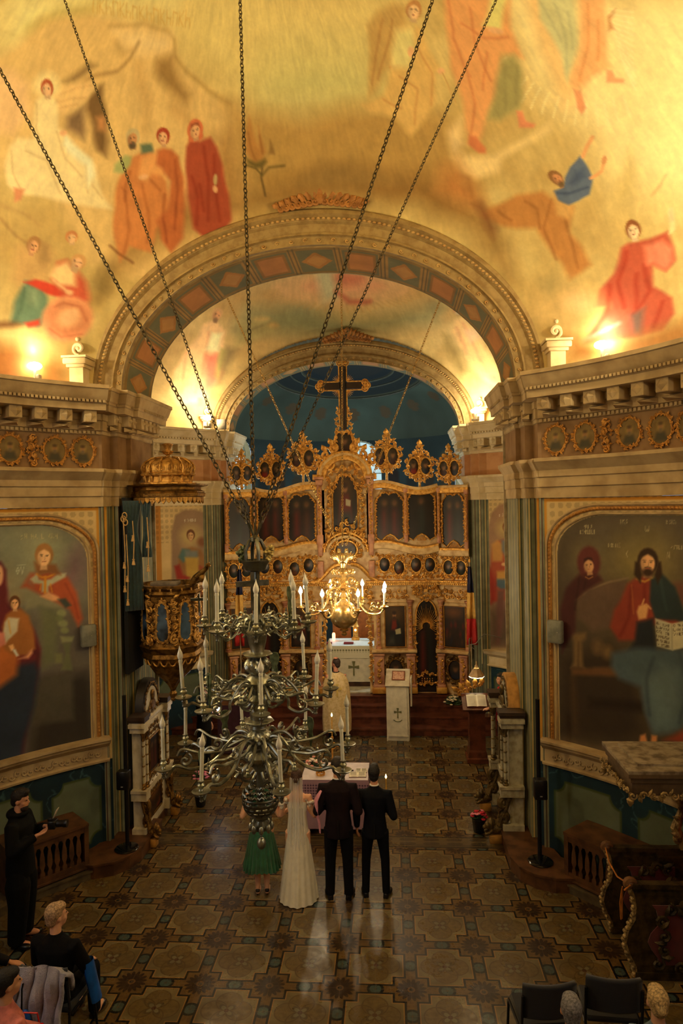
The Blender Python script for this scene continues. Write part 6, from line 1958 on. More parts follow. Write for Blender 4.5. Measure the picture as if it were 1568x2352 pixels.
        b = MB(); b.tube([(p[0], -.02, p[1]) for p in pts], .02, 5, closed=True); carve(b, pts[6:] + pts[:1], .055, -.03, sd, k=7); 
        for i in range(9): b.tube([(c + (i - 4) * .022, -.01, z0 - .01), (c + (i - 4) * .028, -.02, z0 + .09)], .007, 4)
        o2 = build(b, 'icon_frame', GOLD, TT)
        if TT: o.matrix_local = TT
    for cx, TT, z0, z1 in ((1.415, None, 4.15, 5.42), (2.18, None, 4.12, 5.42), (2.87, T, 3.98, 5.36)):
        b = MB(); b.cbox((s * cx, -.04, (z0 + z1) / 2), (.06, .08, z1 - z0), .006); b.cbox((s * cx, -.05, z0 + .12), (.09, .1, .2), .006); b.cbox((s * cx, -.05, z1 - .05), (.10, .12, .1), .01); build(b, 'pilaster', PINKW, TT)
        b = MB(); carve(b, [(s * cx, z0 + .2), (s * cx, z1 - .1)], .05, -.09, 3, False, k=7); build(b, 'column_carving', GOLD, TT)
    # crowning double medallions
    for (cx, cz, k, TT, sd) in ((.99, 6.18, 1.0, None, 1), (1.76, 5.93, .95, None, 2), (2.46, 5.86, .88, T, 3)):
        for q in (-1, 1):
            o = outline_panel('medallion', ovalpts(s * cx + q * .15 * k, cz, .135 * k, .21 * k), -.0, ico, 40 + sd + q, 'bust', 12, dome=.02)
            if TT: o.matrix_local = TT
        b = MB()
        for q in (-1, 1): b.tube([(p[0], -.01, p[1]) for p in ovalpts(s * cx + q * .15 * k, cz, .14 * k, .215 * k)], .022, 6, closed=True)
        b.prism(ovalpts(s * cx, cz, .31 * k, .30 * k), .02, .05)
        out = [(s * cx + .34 * k * math.sin(t) * (1 - .12 * math.cos(t * 4)), cz - .34 * k * math.cos(t)) for t in [i * math.pi / 10 for i in range(21)]]
        carve(b, out, .12 * k, 0, sd); carve(b, [(s * cx, cz - .25 * k), (s * cx, cz + .3 * k)], .08, -.03, sd + 1); carve(b, [(s * cx - .14 * k, cz + .36 * k), (s * cx, cz + .5 * k), (s * cx + .14 * k, cz + .36 * k)], .12 * k, 0, sd)
        b.leaf((s * cx, -.02, cz + .45 * k), .22 * k, .12, R_(90), .03, .04); b.tube([(s * cx, .03, 5.4), (s * cx, .03, cz + .4)], .03, 6); build(b, 'cartouche', GOLD, TT)
    # central columns and arches
    b = MB(); b.cbox((s * .60, -.10, 4.75), (.11, .12, 1.75), .008); b.cbox((s * .60, -.10, 3.55), (.14, .13, .38), .01); b.cbox((s * .60, -.1, 4.25), (.15, .15, .22), .01); b.cbox((s * .60, -.1, 5.6), (.16, .16, .12), .01); b.cbox((s * .60, -.1, 5.70), (.22, .2, .06), .01); build(b, 'column', PINKW)
    b = MB(); carve(b, [(s * .60, 4.4), (s * .60, 5.5)], .06, -.17, 3, k=7); carve(b, [(s * .42, 4.2), (s * .40, 5.0), (s * .34, 5.5)], .12, -.06, 11); carve(b, [(s * .3, 5.55), (s * .46, 5.45)], .1, -.1, 12); build(b, 'column_carving', GOLD)
    b = MB(); pts = [(s * .44, 4.25), (s * .44, 5.2), (s * .34, 5.2), (s * .34, 4.25)]; build(b, 'side_saint', CRM) if 0 else None
    # scrolled volutes beside the crowning icon
    b = MB()
    for (cx, cz, R) in ((.42, 6.25, .17), (.36, 6.0, .13), (.56, 6.05, .13), (.26, 6.4, .12)): b.scroll((s * cx, -.05, cz), R, .04, R_(90), 1.3, s, 8, k=20); b.leaf((s * cx, -.05, cz + .05), .22, .12, R_(90 - s * 30), .03, .05)
    build(b, 'volute', GOLD)
    b = MB(); carve(b, [(s * .56, 3.12), (s * .56, 2.7), (s * .50, 2.3), (s * .56, 1.9), (s * .56, .9)], .11, -.08, 21); build(b, 'door_carving', GOLD)
# centre
def arcpts(cx, cz, rx, rz, a0, a1, n=18): return [(cx + rx * math.cos(R_(a0 + (a1 - a0) * i / n)), cz + rz * math.sin(R_(a0 + (a1 - a0) * i / n))) for i in range(n + 1)]
b = MB(); b.box(-.62, .62, .05, .12, 3.3, 5.7); b.prism(arcpts(0, 5.7, .52, .42, 0, 180), .05, .12); build(b, 'board', CRM, smooth=False)
b = MB(); pts = [(-.30, 4.42), (.30, 4.42), (.30, 5.35)] + arcpts(0, 5.45, .25, .33, 15, 165, 10) + [(-.30, 5.35)]
outline_panel('icon', pts, -.02, ico, 3, 'throne', 44)
b.tube([(p[0], -.04, p[1]) for p in pts], .022, 6, closed=True); carve(b, pts[2:], .09, -.04, 5); carve(b, arcpts(0, 5.5, .42, .44, 10, 170), .13, -.03, 6); build(b, 'icon_frame', GOLD)
for (rx, rz, r, mm) in ((.50, .46, .05, GOLD), (.57, .52, .04, CRM), (.62, .57, .03, GOLD)):
    b = MB(); pa = [(-.75, 5.72)] + arcpts(0, 5.72, rx, rz, 180, 0)+ [(.75, 5.72)]; b.tube([(p[0], -.1, p[1]) for p in pa], r, 7, flat=1.5); build(b, 'arch_moulding', mm)
# oval scene below, inside its own arch
outline_panel('medallion', ovalpts(0, 4.0, .24, .2), -.03, ico, 55, 'scene', 16)
b = MB(); b.tube([(p[0], -.04, p[1]) for p in ovalpts(0, 4.0, .27, .22)], .03, 6, closed=True); carve(b, ovalpts(0, 4.0, .36, .30), .13, -.03, 8); carve(b, arcpts(0, 4.05, .5, .42, 0, 180), .14, -.05, 9); carve(b, [(-.2, 4.52), (0, 4.66), (.2, 4.52)], .12, -.08, 3); build(b, 'medallion_frame', GOLD)
for (rx, rz, r, mm) in ((.44, .36, .035, CRM), (.52, .45, .03, GOLD)):
    b = MB(); b.tube([(p[0], -.07, p[1]) for p in arcpts(0, 3.95, rx, rz, 0, 180)], r, 7); build(b, 'arch_moulding', mm)
# swept pediment over the holy doors
b = MB()
for s in (-1, 1):
    pa = [(s * (.12 + .06 * i), -.12, 3.66 - .42 * (i / 12) ** 1.0 + .06 * math.sin(i / 12 * math.pi * 2)) for i in range(13)]; b.tube(pa, .05, 7)
    carve(b, [(s * .2, 3.25), (s * .5, 3.0), (s * .52, 2.7)], .14, -.05, 12)
build(b, 'pediment', GOLD)
b = MB(); b.tube([(p[0], -.02, p[1]) for p in [(-.54, .62), (-.54, 2.3)] + arcpts(0, 2.3, .54, .45, 180, 0) + [(.54, 2.3), (.54, .62)]], .035, 7); build(b, 'door_frame', CRM)
b = MB(); pts = [(-.62, 3.3), (-.62, 2.3)] + arcpts(0, 2.3, .56, .47, 180, 0) + [(.62, 2.3), (.62, 3.3)]; b.prism(pts, .04, .1); build(b, 'board', CRM, smooth=False)
# crowning icon and cross
b = MB(); pts = [(-.20, 6.28), (.20, 6.28), (.24, 6.5), (.16, 6.78), (-.16, 6.78), (-.24, 6.5)]
outline_panel('icon', pts, -.03, ico, 61, 'bust', 20)
b.tube([(p[0], -.05, p[1]) for p in pts], .035, 6, closed=True); carve(b, pts + pts[:1], .1, -.05, 5); b.cbox((0, 0, 6.22), (.62, .16, .06), .01); build(b, 'icon_frame', GOLD)
CW = mat('dark cross wood', (44, 26, 18), .4)
b = MB(); b.box(-.075, .075, -.05, .0, 6.82, 8.35); b.box(-.46, .46, -.05, .0, 7.78, 7.94); build(b, 'cross', CW, smooth=False)
outline_panel('cross_painting', [(-.06, 6.95), (.06, 6.95), (.06, 8.25), (-.06, 8.25)], -.06, ico, 70, 'saint', 10)
b = MB()
for (x, z, a) in ((0, 8.38, 90), (-.50, 7.86, 180), (.50, 7.86, 0)):
    for q in (-1, 0, 1):
        an = R_(a + q * 75); b.ell((x + .075 * math.cos(an), -.03, z + .075 * math.sin(an)), (.05, .03, .05), 10, 6); b.tube([(x + .075 * math.cos(an) + .07 * math.cos(t), -.04, z + .075 * math.sin(an) + .07 * math.sin(t)) for t in [k * math.pi / 6 for k in range(12)]], .017, 5, closed=True)
for (x0, z0, x1, z1) in ((-.09, 6.9, -.09, 7.76), (.09, 6.9, .09, 7.76), (-.09, 7.96, -.09, 8.34), (.09, 7.96, .09, 8.34), (-.46, 7.76, -.1, 7.76), (.1, 7.76, .46, 7.76), (-.46, 7.96, -.1, 7.96), (.1, 7.96, .46, 7.96)): b.tube([(x0, -.04, z0), (x1, -.04, z1)], .018, 5)
for s in (-1, 1):
    for q in (-1, 1):
        for k in range(5): a = R_(12 + k * 16); b.tube([(s * .10 * 1, -.03, 7.86 + q * .10), (s * (.10 + .16 * math.cos(a)), -.03, 7.86 + q * (.10 + .16 * math.sin(a)))], [.009, .003], 4)
    carve(b, [(s * .16, 6.86), (s * .13, 7.3)], .10, -.03, 4)
build(b, 'cross_rim', GOLD)

# ---- floodlights standing on the cornices
LAMPM = mat('lamp bulb glow', (255, 230, 190), .4, emit=(1, .80, .48), estr=60)
LAMPG = mat('grey lamp bracket', (150, 140, 120), .5)
def flood(x, y, lab, power, aim, blend=1.0):
    t = thing('cornice_floodlight', lab, 'lamp', P(x, y, ZC + .012), group=None)
    b = MB(); b.cbox((0, 0, .03), (.16, .12, .05), .01); b.tube([(0, 0, .05), (0, 0, .18)], .02, 6); b.cbox((.06, 0, .08), (.05, .08, .07), .01); b.build('bracket', LAMPG, t)
    b = MB(); b.ell((0, 0, .235), (.10, .085, .055), 14, 8); b.build('bulb', LAMPM, t)
    l = light('floodlight beam', 'POINT', (0, 0, .44), power, WARM, .10); l.parent = t
    return t


flood(-3.78, 9.22, 'lit floodlight on the left nave cornice beside the arch springing', 11, None)
flood(3.80, 9.12, 'lit floodlight on the right nave cornice beside the arch springing', 11, None)
flood(-2.98, 15.25, 'lit floodlight on the left choir cornice, seen through the arch', 56, None)
flood(2.95, 15.35, 'lit floodlight on the right choir cornice, half hidden by the pier', 62, None)
flood(-4.72, 6.6, 'floodlight further along the left nave cornice', 250, None)
flood(4.72, 6.4, 'floodlight further along the right nave cornice', 230, None)
flood(-4.3, 3.2, 'floodlight at the near end of the left nave cornice', 150, None)
flood(4.3, 3.2, 'floodlight at the near end of the right nave cornice', 120, None)
b = MB(); b.cbox((0, 0, .11), (.2, .12, .22), .01); fix(b.build('cornice_junction_box', LAMPG), 'grey box on the left choir cornice beside the floodlight', 'box').location = P(-2.72, 15.5, ZC + .01)

# ================================================================ hanging lights
SILV = mat('tarnished silvered brass', (168, 170, 158), .36, .85, scale=12, bump=.1, bscale=40, col2=(116, 118, 104))
SILV_D = mat('dark pewter', (110, 110, 100), .38, .85, scale=9, col2=(66, 68, 60))
CHAINM = mat('iron chain', (104, 96, 80), .45, .7, col2=(62, 56, 46))
VERDI = mat('green bronze', (104, 116, 84), .6, .4, scale=20, col2=(60, 70, 48))
CANDLE = mat('candle sleeve', (226, 228, 214), .5, var=.04, bump=.03)
BULB = mat('unlit candle bulb', (238, 238, 230), .18, var=.03, spec=.7)
BRASSB = mat('polished brass', (240, 212, 150), .25, .85, scale=10, col2=(206, 166, 96))
BULBON = mat('lit candle bulb', (255, 240, 210), .3, emit=(1, .82, .5), estr=70)


def chain(name, a, c, link, r, m, parent, scale=1):
    """a run of oval links from a to c, alternately turned"""
    A, C_ = Vector(a), Vector(c); L = (C_ - A).length; n = int(L / (link * .76)); d = (C_ - A).normalized()
    u = d.cross(Vector((0, 1, 0))).normalized(); w = d.cross(u)
    b = MB()
    for i in range(n):
        p = A + d * (L * (i + .5) / n); s = (u + w).normalized() if i % 2 else (u - w).normalized()
        pts = [p + d * (link * .5 * math.cos(t)) + s * (link * .27 * math.sin(t)) for t in [2 * math.pi * k / 8 for k in range(8)]]
        b.tube(pts, r, 4, closed=True)
    return b.build(name, m, parent)


CX, CY = X0 - .075, 5.70
chd = thing('candle_chandelier', 'huge unlit three-tiered silver chandelier with white candle bulbs hanging in the foreground', 'chandelier', (CX, CY, 0), group=None)
# spine: lathe-turned stem from the open bowl below to the crown ring above
b = MB()
b.lathe([(.02, 2.37), (.05, 2.38), (.055, 2.42), (.035, 2.46), (.06, 2.48), (.09, 2.52), (.03, 2.56), (.03, 2.86), (.05, 2.90), (.09, 2.94), (.125, 2.98), (.13, 3.01), (.11, 3.04), (.06, 3.07), (.05, 3.10), (.05, 3.20), (.07, 3.24), (.06, 3.26), (.07, 3.28), (.075, 3.40), (.055, 3.44), (.085, 3.46), (.09, 3.48), (.05, 3.52), (.06, 3.55), (.115, 3.60), (.12, 3.63), (.10, 3.66), (.055, 3.69), (.05, 3.84), (.06, 3.86), (.055, 3.88), (.075, 3.96), (.085, 4.02), (.07, 4.04), (.05, 4.07), (.045, 4.19)], 24)
b.build('stem', SILV, chd)
for z in (3.147, 3.762):      # gadrooned spiral balls
    b = MB(); b.lathe([(.105 * math.sin(t) + .004, z - .078 * math.cos(t)) for t in [math.pi * k / 14 for k in range(15)]], 72, lobes=12, amp=.09, twist=1.0); b.build('gadrooned_ball', SILV, chd)
b = MB(); b.lathe([(.032, 4.17), (.032, 4.62)], 4, a0=.4); b.build('shaft', SILV_D, chd)
b = MB()
b.lathe([(.05, 4.545), (.085, 4.56), (.10, 4.60), (.118, 4.625), (.122, 4.64), (.105, 4.645), (.09, 4.60)], 28, caps=False)
for k in range(4):
    a = k * math.pi / 2 + .5; b.tube([(.08 * math.cos(a), .08 * math.sin(a), 4.62), (.085 * math.cos(a), .085 * math.sin(a), 4.72), (.05 * math.cos(a), .05 * math.sin(a), 4.80), (.0, .0, 4.83)], .016, 7)
b.lathe([(.045, 4.80), (.04, 4.83), (.015, 4.85)], 12); b.build('crown_ring', SILV_D, chd)
# open-work bowl with strap pattern, stem below, pendants and ball
b = MB(); ph = MB()
nr, na = 15, 64
prof = [(.155 * math.cos(t) ** .55 + .001, 2.66 + .155 * math.sin(t)) for t in [R_(-78 + 76 * i / (nr - 1)) for i in range(nr)]]
vs = [(r * math.cos(2 * math.pi * j / na), r * math.sin(2 * math.pi * j / na), z) for r, z in prof for j in range(na)]
fs = [(i * na + j, i * na + (j + 1) % na, (i + 1) * na + (j + 1) % na, (i + 1) * na + j) for i in range(nr - 1) for j in range(na) if (i % 3 != 1) or ((j + (i // 3) * 2) % 4 == 0)]
b.add(vs, fs); b.lathe([(.158, 2.66), (.163, 2.67), (.158, 2.68), (.150, 2.67)], 40, caps=False)
b.build('bowl', SILV_D, chd).modifiers.new('plate', 'SOLIDIFY').thickness = .004
b = MB()
for k in range(16):
    a = 2 * math.pi * k / 16
    for zz in (2.70, 2.73, 2.76): b.tube([(.15 * math.cos(a + q * .14), .15 * math.sin(a + q * .14), 0) for q in ()] or [((.145 - (zz - 2.7) * .9) * math.cos(a + q * .13), (.145 - (zz - 2.7) * .9) * math.sin(a + q * .13), zz + .008 * (-1) ** q) for q in range(4)], .008, 5)
b.build('bowl_crest', SILV, chd)
b = MB()
for k in range(8):
    a = 2 * math.pi * k / 8 + .2; b.tube([(.05 * math.cos(a), .05 * math.sin(a), 2.48), (.085 * math.cos(a), .085 * math.sin(a), 2.485), (.085 * math.cos(a), .085 * math.sin(a), 2.45)], .006, 5); b.ell((.085 * math.cos(a), .085 * math.sin(a), 2.41), (.022, .022, .038), 12, 8)
b.build('pendant_drops', SILV, chd)
b = MB(); b.tube([(0, 0, 2.39), (0, 0, 2.32)], .007, 6); b.ell((0, 0, 2.265), (.038, .038, .05), 18, 12); b.ell((0, 0, 2.33), .012, 8, 6); b.build('pendant_ball', SILV, chd)


def tier(R, zc, n, off, r_arm, drop, cand_h, plates):
    for k in range(n):
        a = R_(off + 360 / n * k)
        rnd = random.Random(k * 7 + int(R * 100))
        T = Matrix.Rotation(a, 4, 'Z')   # arm points along -y at a=0
        b = MB(); b.T = T
        # main S-arm and its scrolls, drawn in the plane x=0, out along -y
        def c(*q): return [(0, -y, zc + z) for y, z in q]
        b.curve(c((.06, drop), (.12, drop + .07), (.2, drop + .075), (.27, drop + .02), (.33, drop - .06), (R * .62 + .05, drop - .13) if 0 else (R * .55, drop - .12), (R * .72, drop - .14), (R * .88, drop - .10), (R * .97, -.06), (R, -.01)) if R > .5 else
               c((.05, drop), (.1, drop + .05), (.17, drop + .03), (.22, drop - .05), (.30, drop - .09), (R - .05, drop - .06), (R, -.01)), r_arm, 8)
        b.scroll((0, -R * .45, zc + drop + .04), .055, r_arm * .8, R_(200), 1.2, 1, 6, 'yz')
        b.scroll((0, -R * .78, zc + drop - .06), .055, r_arm * .8, R_(60), 1.1, -1, 6, 'yz')
        b.curve(c((.16, drop - .10), (.10, drop - .05), (.13, drop + .02), (.22, drop - .02), (R * .6, drop - .02), (R * .8, drop + .03), (R * .86, drop - .02)), r_arm * .75, 6)
        arm = b.build('arm', SILV, chd)
        b = MB(); b.T = T @ Matrix.Translation((0, -R, zc))
        b.lathe([(.008, -.07), (.014, -.06), (.01, -.045), (.02, -.02), (.015, -.008), (.05, -.002), (.067, .010), (.07, .016), (.045, .008), (.012, .006), (.018, .02), (.013, .03), (.026, .045), (.029, .06), (.017, .075), (.024, .083), (.024, .09), (.016, .09)], 20)
        b.build('drip_pan', SILV, arm)
        tx, ty = rnd.uniform(-.06, .06), rnd.uniform(-.05, .05)
        T2 = T @ Matrix.Translation((0, -R, zc)) @ Matrix.Rotation(tx, 4, 'X') @ Matrix.Rotation(ty, 4, 'Y')
        b = MB(); b.T = T2; b.lathe([(.0145, .085), (.0145, .085 + cand_h), (.0165, .087 + cand_h), (.0165, .105 + cand_h), (.013, .108 + cand_h)], 14); b.build('candle_sleeve', CANDLE, arm)
        b = MB(); b.T = T2; z = .105 + cand_h
        b.lathe([(.013, z), (.0215, z + .02), (.0245, z + .035), (.020, z + .058), (.011, z + .08), (.005, z + .10), (.001, z + .118)], 12); b.build('candle_bulb', BULB, arm)
        # half-way finial on its own little branch
        a2 = a + math.pi / n
        b = MB(); b.T = Matrix.Rotation(a2, 4, 'Z')
        b.curve(c((.07, drop - .02), (.13, drop + .03), (R * .4, drop - .05), (R * .55, drop - .04), (R * .62, .02)), r_arm * .8, 6)
        b.T = b.T @ Matrix.Translation((0, -R * .62, zc + .02))
        b.lathe([(.01, 0), (.03, .01), (.035, .016), (.01, .02), (.016, .035), (.008, .045), (.014, .06), (.006, .07), (.009, .08), (.002, .10)], 12)
        b.build('finial_branch', SILV, chd)
        if k in plates:
            b = MB(); b.T = Matrix.Rotation(a2, 4, 'Z') @ Matrix.Translation((0, -R * .70, zc + plates[k]))
            out = [(0, 0), (.02, .03), (.03, .08), (.022, .12), (.04, .16), (.045, .20), (.03, .235), (0, .24), (-.03, .235), (-.045, .20), (-.04, .16), (-.022, .12), (-.03, .08), (-.02, .03)]
            b.prism(out, -.005, .005); b.tube([(0, 0, -.12), (0, 0, .02)], .009, 6); b.tube([(0, -.008, .01), (0, -.008, .22)], .006, 5); b.build('leaf_plate', VERDI, chd)


tier(.43, 4.10, 8, 10, .0105, .02, .205, {2: .06})
tier(.61, 3.52, 8, 13, .0125, .06, .215, {3: .02, 6: .0})
tier(.78, 2.99, 8, 22.5, .0145, .12, .225, {2: -.02, 6: -.04, 4: .04})
# second ring of plain scroll brackets close to the stem in each tier, and the engraved crosses
for zc, n, r in ((4.12, 6, .13), (3.50, 6, .15), (2.92, 6, .16)):
    for k in range(n):
        b = MB(); b.T = Matrix.Rotation(2 * math.pi * (k + .5) / n, 4, 'Z'); b.scroll((0, -r, zc), r * .42, .013, R_(20), 1.1, 1, 6, 'yz'); b.curve([(0, -.05, zc - .04), (0, -r * .7, zc - .09), (0, -r * 1.3, zc - .05), (0, -r * 1.6, zc + .02), (0, -r * 1.9, zc - .0)], .011, 6); b.build('scroll_bracket', SILV, chd)
for z in (3.30, 3.86): b = MB(); b.T = Matrix.Translation((0, 0, z)); b.lathe([(.06, -.02), (.12, -.01), (.13, 0), (.12, .01), (.05, .02)], 8); b.build('collar', SILV, chd)
for (x, y, z, k, rz) in ((-.02, -.05, 4.43, 1.0, .5), (-.50, .05, 4.30, .5, .2), (.30, -.2, 4.12, .45, .9)):
    b = MB(); b.T = Matrix.Translation((x, y, z)) @ Matrix.Rotation(rz, 4, 'Z'); b.box(-.014 * k, .014 * k, -.01, .01, -.2 * k, .12 * k); b.box(-.14 * k, .14 * k, -.011, .011, .0, .045 * k); b.build('cross_plate', SILV_D, chd, smooth=False)
for s, m in ((-1, VERDI), (1, mat('gilded leaf', (196, 176, 112), .5, .4))):
    b = MB(); rnd = random.Random(4)
    for i in range(16): b.leaf((s * .115 + rnd.uniform(-.02, .02), rnd.uniform(-.02, .02), 4.62 + .008 * i), .05, .035, R_(rnd.uniform(0, 180)), .01, .02)
    b.tube([(s * .09, 0, 4.60), (s * .12, 0, 4.66), (s * .115, 0, 4.76)], .012, 5); b.build('leaf_crest', m, chd)
TOP = (0, 0, 4.80)
for (dx, dy, z, lk, r) in ((-3.01, 1.14, 10.08, .066, .0062), (-.37, 1.67, 10.77, .066, .0062), (1.78, 1.51, 10.58, .066, .0062), (-2.13, 1.06, 10.52, .05, .0042), (2.43, 1.34, 10.4, .05, .0042)):
    h = chain('chain', (dx * .022, dy * .022, 4.95), (dx, dy, z), lk, r, CHAINM, chd)
    b = MB(); b.tube([(0, 0, 4.81), (dx * .022, dy * .022, 4.95)], .008, 6); b.build('hook_rod', SILV_D, chd)

# ---- lit brass chandelier in the choir
BX, BYY = X0 + .0, 13.1
br = thing('brass_chandelier', 'smaller lit brass chandelier glowing in front of the icon screen', 'chandelier', (X0 + .14, 13.1, 0))
b = MB()
b.ell((0, 0, 2.98), (.27, .27, .27), 32, 16); b.lathe([(.02, 2.58), (.05, 2.60), (.06, 2.63), (.03, 2.66), (.08, 2.68), (.09, 2.70), (.03, 2.74)], 16)
b.lathe([(.10, 3.22), (.06, 3.28), (.09, 3.33), (.05, 3.40), (.11, 3.46), (.12, 3.50), (.05, 3.56), (.10, 3.64), (.06, 3.74), (.10, 3.80), (.05, 3.88), (.07, 3.96), (.02, 4.04)], 20); b.build('stem', BRASSB, br)
b = MB()   # double eagle on top
for s in (-1, 1):
    for i in range(5): b.leaf((s * .03, 0, 3.92 + .03 * i), .30 - .02 * i, .07, (R_(75 - i * 16) if s > 0 else R_(105 + i * 16)), .015, .02)
    b.ell((s * .07, 0, 4.20), (.04, .03, .05)); b.tube([(s * .02, 0, 4.06), (s * .06, 0, 4.17)], .03, 6)
b.ell((0, 0, 4.04), (.08, .05, .12)); b.build('eagle', BRASSB, br)
for k in range(8):
    a = R_(22 + 45 * k); T = Matrix.Rotation(a, 4, 'Z')
    b = MB(); b.T = T; R = .84
    b.curve([(0, -.08, 3.44), (0, -.2, 3.50), (0, -.3, 3.40), (0, -.34, 3.22), (0, -.46, 3.06), (0, -.62, 3.02), (0, -.76, 3.06), (0, -R, 3.16)], .018, 7)
    b.scroll((0, -.28, 3.40), .08, .014, R_(30), 1.3, 1, 6, 'yz', k=12); b.scroll((0, -.6, 3.12), .075, .013, R_(200), 1.2, -1, 6, 'yz', k=12); b.scroll((0, -.18, 3.62), .09, .014, R_(0), 1.2, 1, 6, 'yz', k=12); b.scroll((0, -.14, 3.82), .07, .012, R_(0), 1.2, -1, 6, 'yz', k=12)
    for yy, zz in ((-.42, 3.15), (-.72, 3.1), (-.3, 3.52), (-.22, 3.76)): b.leaf((0, yy, zz), .10, .06, R_(70), .012, .03, 'yz')
    arm = b.build('arm', BRASSB, br)
    b = MB(); b.T = T @ Matrix.Translation((0, -R, 3.16)); b.lathe([(.01, -.04), (.03, -.02), (.055, 0), (.08, .02), (.06, .015), (.02, .02), (.03, .05), (.02, .06)], 12); b.build('drip_pan', BRASSB, arm)
    b = MB(); b.T = T @ Matrix.Translation((0, -R, 3.16)); b.lathe([(.018, .05), (.018, .27)], 10); b.build('candle_sleeve', CANDLE, arm)
    b = MB(); b.T = T @ Matrix.Translation((0, -R, 3.16)); b.lathe([(.012, .27), (.034, .30), (.036, .33), (.02, .37), (.003, .41)], 10); b.build('candle_bulb', BULBON, arm)
for k in range(4):
    a = R_(45 + 90 * k); l = light('chandelier candle light', 'POINT', (.72 * math.sin(a), -.72 * math.cos(a), 3.58), 30, (1, .80, .5), .06); l.parent = br
chain('chain', (0, 0, 4.3), (0, 1.3, 10.0), .075, .0065, BRASSB, br)
for x, y in ((-2.42, 1.2), (2.12, 1.45)):
    chain('chain', (x * .03, 0, 4.3), (x, y, 9.5), .075, .0065, BRASSB, br)

# ================================================================ furniture
WHITE = mat('white lacquered wood', (206, 196, 172), .45, col2=(170, 158, 130), scale=5)
BLACK = mat('black plastic', (14, 14, 16), .35, var=.05)
VELV = mat('dark teal velvet', (22, 52, 60), .85, sheen=.4, scale=20)
MIRR = mat('dark glazed panel', (70, 96, 130), .16, var=.3, scale=2.2, col2=(10, 12, 16), mix=(.4, .6))

# ---- pulpit on the left pier
pu = thing('pulpit', 'gilded octagonal pulpit with crowned canopy and dark curtain on the left pier', 'pulpit', (-3.44, 10.6, 0))
def octa(prof, n=8, c=(0, 0, 0)): b = MB(); b.lathe(prof, n, c, a0=R_(22.5)); return b
octa([(.44, 5.30), (.55, 5.31), (.56, 5.33), (.50, 5.36), (.50, 5.40), (.60, 5.42), (.62, 5.44)]).build('canopy_cornice', GILT_D, pu, smooth=False)
b = MB(); b.lathe([(.40, 5.22), (.56, 5.25), (.57, 5.30), (.54, 5.32)], 8, a0=R_(22.5)); b.build('canopy', GILT_D, pu, smooth=False).location.z = .0
b = MB(); n = 40
for i in range(n):
    a = 2 * math.pi * i / n; b.T = Matrix.Rotation(a, 4, 'Z'); b.prism([(-.04, 5.24), (.04, 5.24), (.036, 5.19), (.0, 5.155 - .015 * (i % 2)), (-.036, 5.19)], -.535, -.515)
b.T = None; b.build('lambrequin', GILT, pu)
b = MB(); b.lathe([(.42, 5.44), (.42, 5.47), (.36, 5.48), (.34, 5.56), (.40, 5.58), (.41, 5.61), (.38, 5.63), (.39, 5.70), (.36, 5.77), (.27, 5.83), (.14, 5.86), (.05, 5.87)], 40, lobes=20, amp=.03)
for i in range(14):
    a = 2 * math.pi * i / 14; T = Matrix.Rotation(a, 4, 'Z'); b.T = T
    b.tube([(0, -.35, 5.48), (0, -.37, 5.58)], .022, 6); b.tube([(0, -.39, 5.62), (0, -.405, 5.70), (0, -.37, 5.78), (0, -.27, 5.845), (0, -.12, 5.87)], .016, 5)
    b.tube([(.05 * math.cos(t), -.40 + .012 * abs(math.sin(t)), 5.70 + .055 * math.sin(t)) for t in [k * math.pi / 5 for k in range(10)]], .009, 4, closed=True)
b.T = None; b.build('crown', GILT, pu)
b = MB(); b.lathe([(.05, 5.85), (.03, 5.90), (.09, 5.95), (.04, 5.98), (.06, 6.03), (.09, 6.07), (.05, 6.09)], 14)
for i in range(8): b.T = Matrix.Rotation(i * .785, 4, 'Z'); b.leaf((0, 0, 5.93), .1, .06, R_(20), .01, .02)
b.T = None; b.build('finial', GILT, pu)
b = MB(); b.lathe([(.36, 2.68), (.42, 2.74), (.46, 2.80), (.44, 2.86), (.47, 2.90), (.50, 2.96), (.46, 3.0), (.44, 3.05), (.46, 3.30), (.44, 3.6), (.46, 3.74), (.50, 3.78), (.47, 3.82), (.52, 3.86), (.53, 3.91), (.49, 3.91), (.47, 3.80)], 8, a0=R_(22.5), caps=False); b.lathe([(.46, 3.0), (.2, 2.95)], 8, a0=R_(22.5)); b.build('basin', GILT_D, pu, smooth=False)
for k in range(8):
    a = R_(45 * k); T = Matrix.Rotation(a, 4, 'Z')
    if k in (0, 1, 2, 7):
        b = MB(); b.T = T; out = []
        for i in range(28): t = 2 * math.pi * i / 28; out.append((.115 * math.cos(t) * (1 + .28 * math.cos(2 * t + math.pi)), 3.36 + .30 * math.sin(t) - 0.0)) 
        out = [(x * (1.25 - .8 * (z - 3.06)) if z > 3.3 else x * 1.1, z) for x, z in out]
        b.prism(out, -.445, -.425); b.build('panel', MIRR, pu)
        b = MB(); b.T = T; b.tube([(p[0] * 1.06, -.44, p[1]) for p in out], .018, 6, closed=True); carve(b, [(p[0] * 1.25, 3.36 + (p[1] - 3.36) * 1.08) for p in out] + [(out[0][0] * 1.25, out[0][1])], .065, -.43, k, k=7); build_ = b.build('panel_frame', GILT, pu)
        b = MB(); b.T = T @ Matrix.Rotation(R_(22.5), 4, 'Z'); carve(b, [(0, 3.05), (0, 3.75)], .10, -.465, k + 3, k=8); b.scroll((0, -.49, 3.10), .07, .022, R_(90), 1.2, 1, 7, k=12); b.ell((0, -.48, 3.42), (.03, .015, .045), 8, 6); b.scroll((0, -.48, 3.66), .05, .016, 0, 1.1, -1, 6, k=10); b.build('basin_carving', GILT, pu)
b = MB()
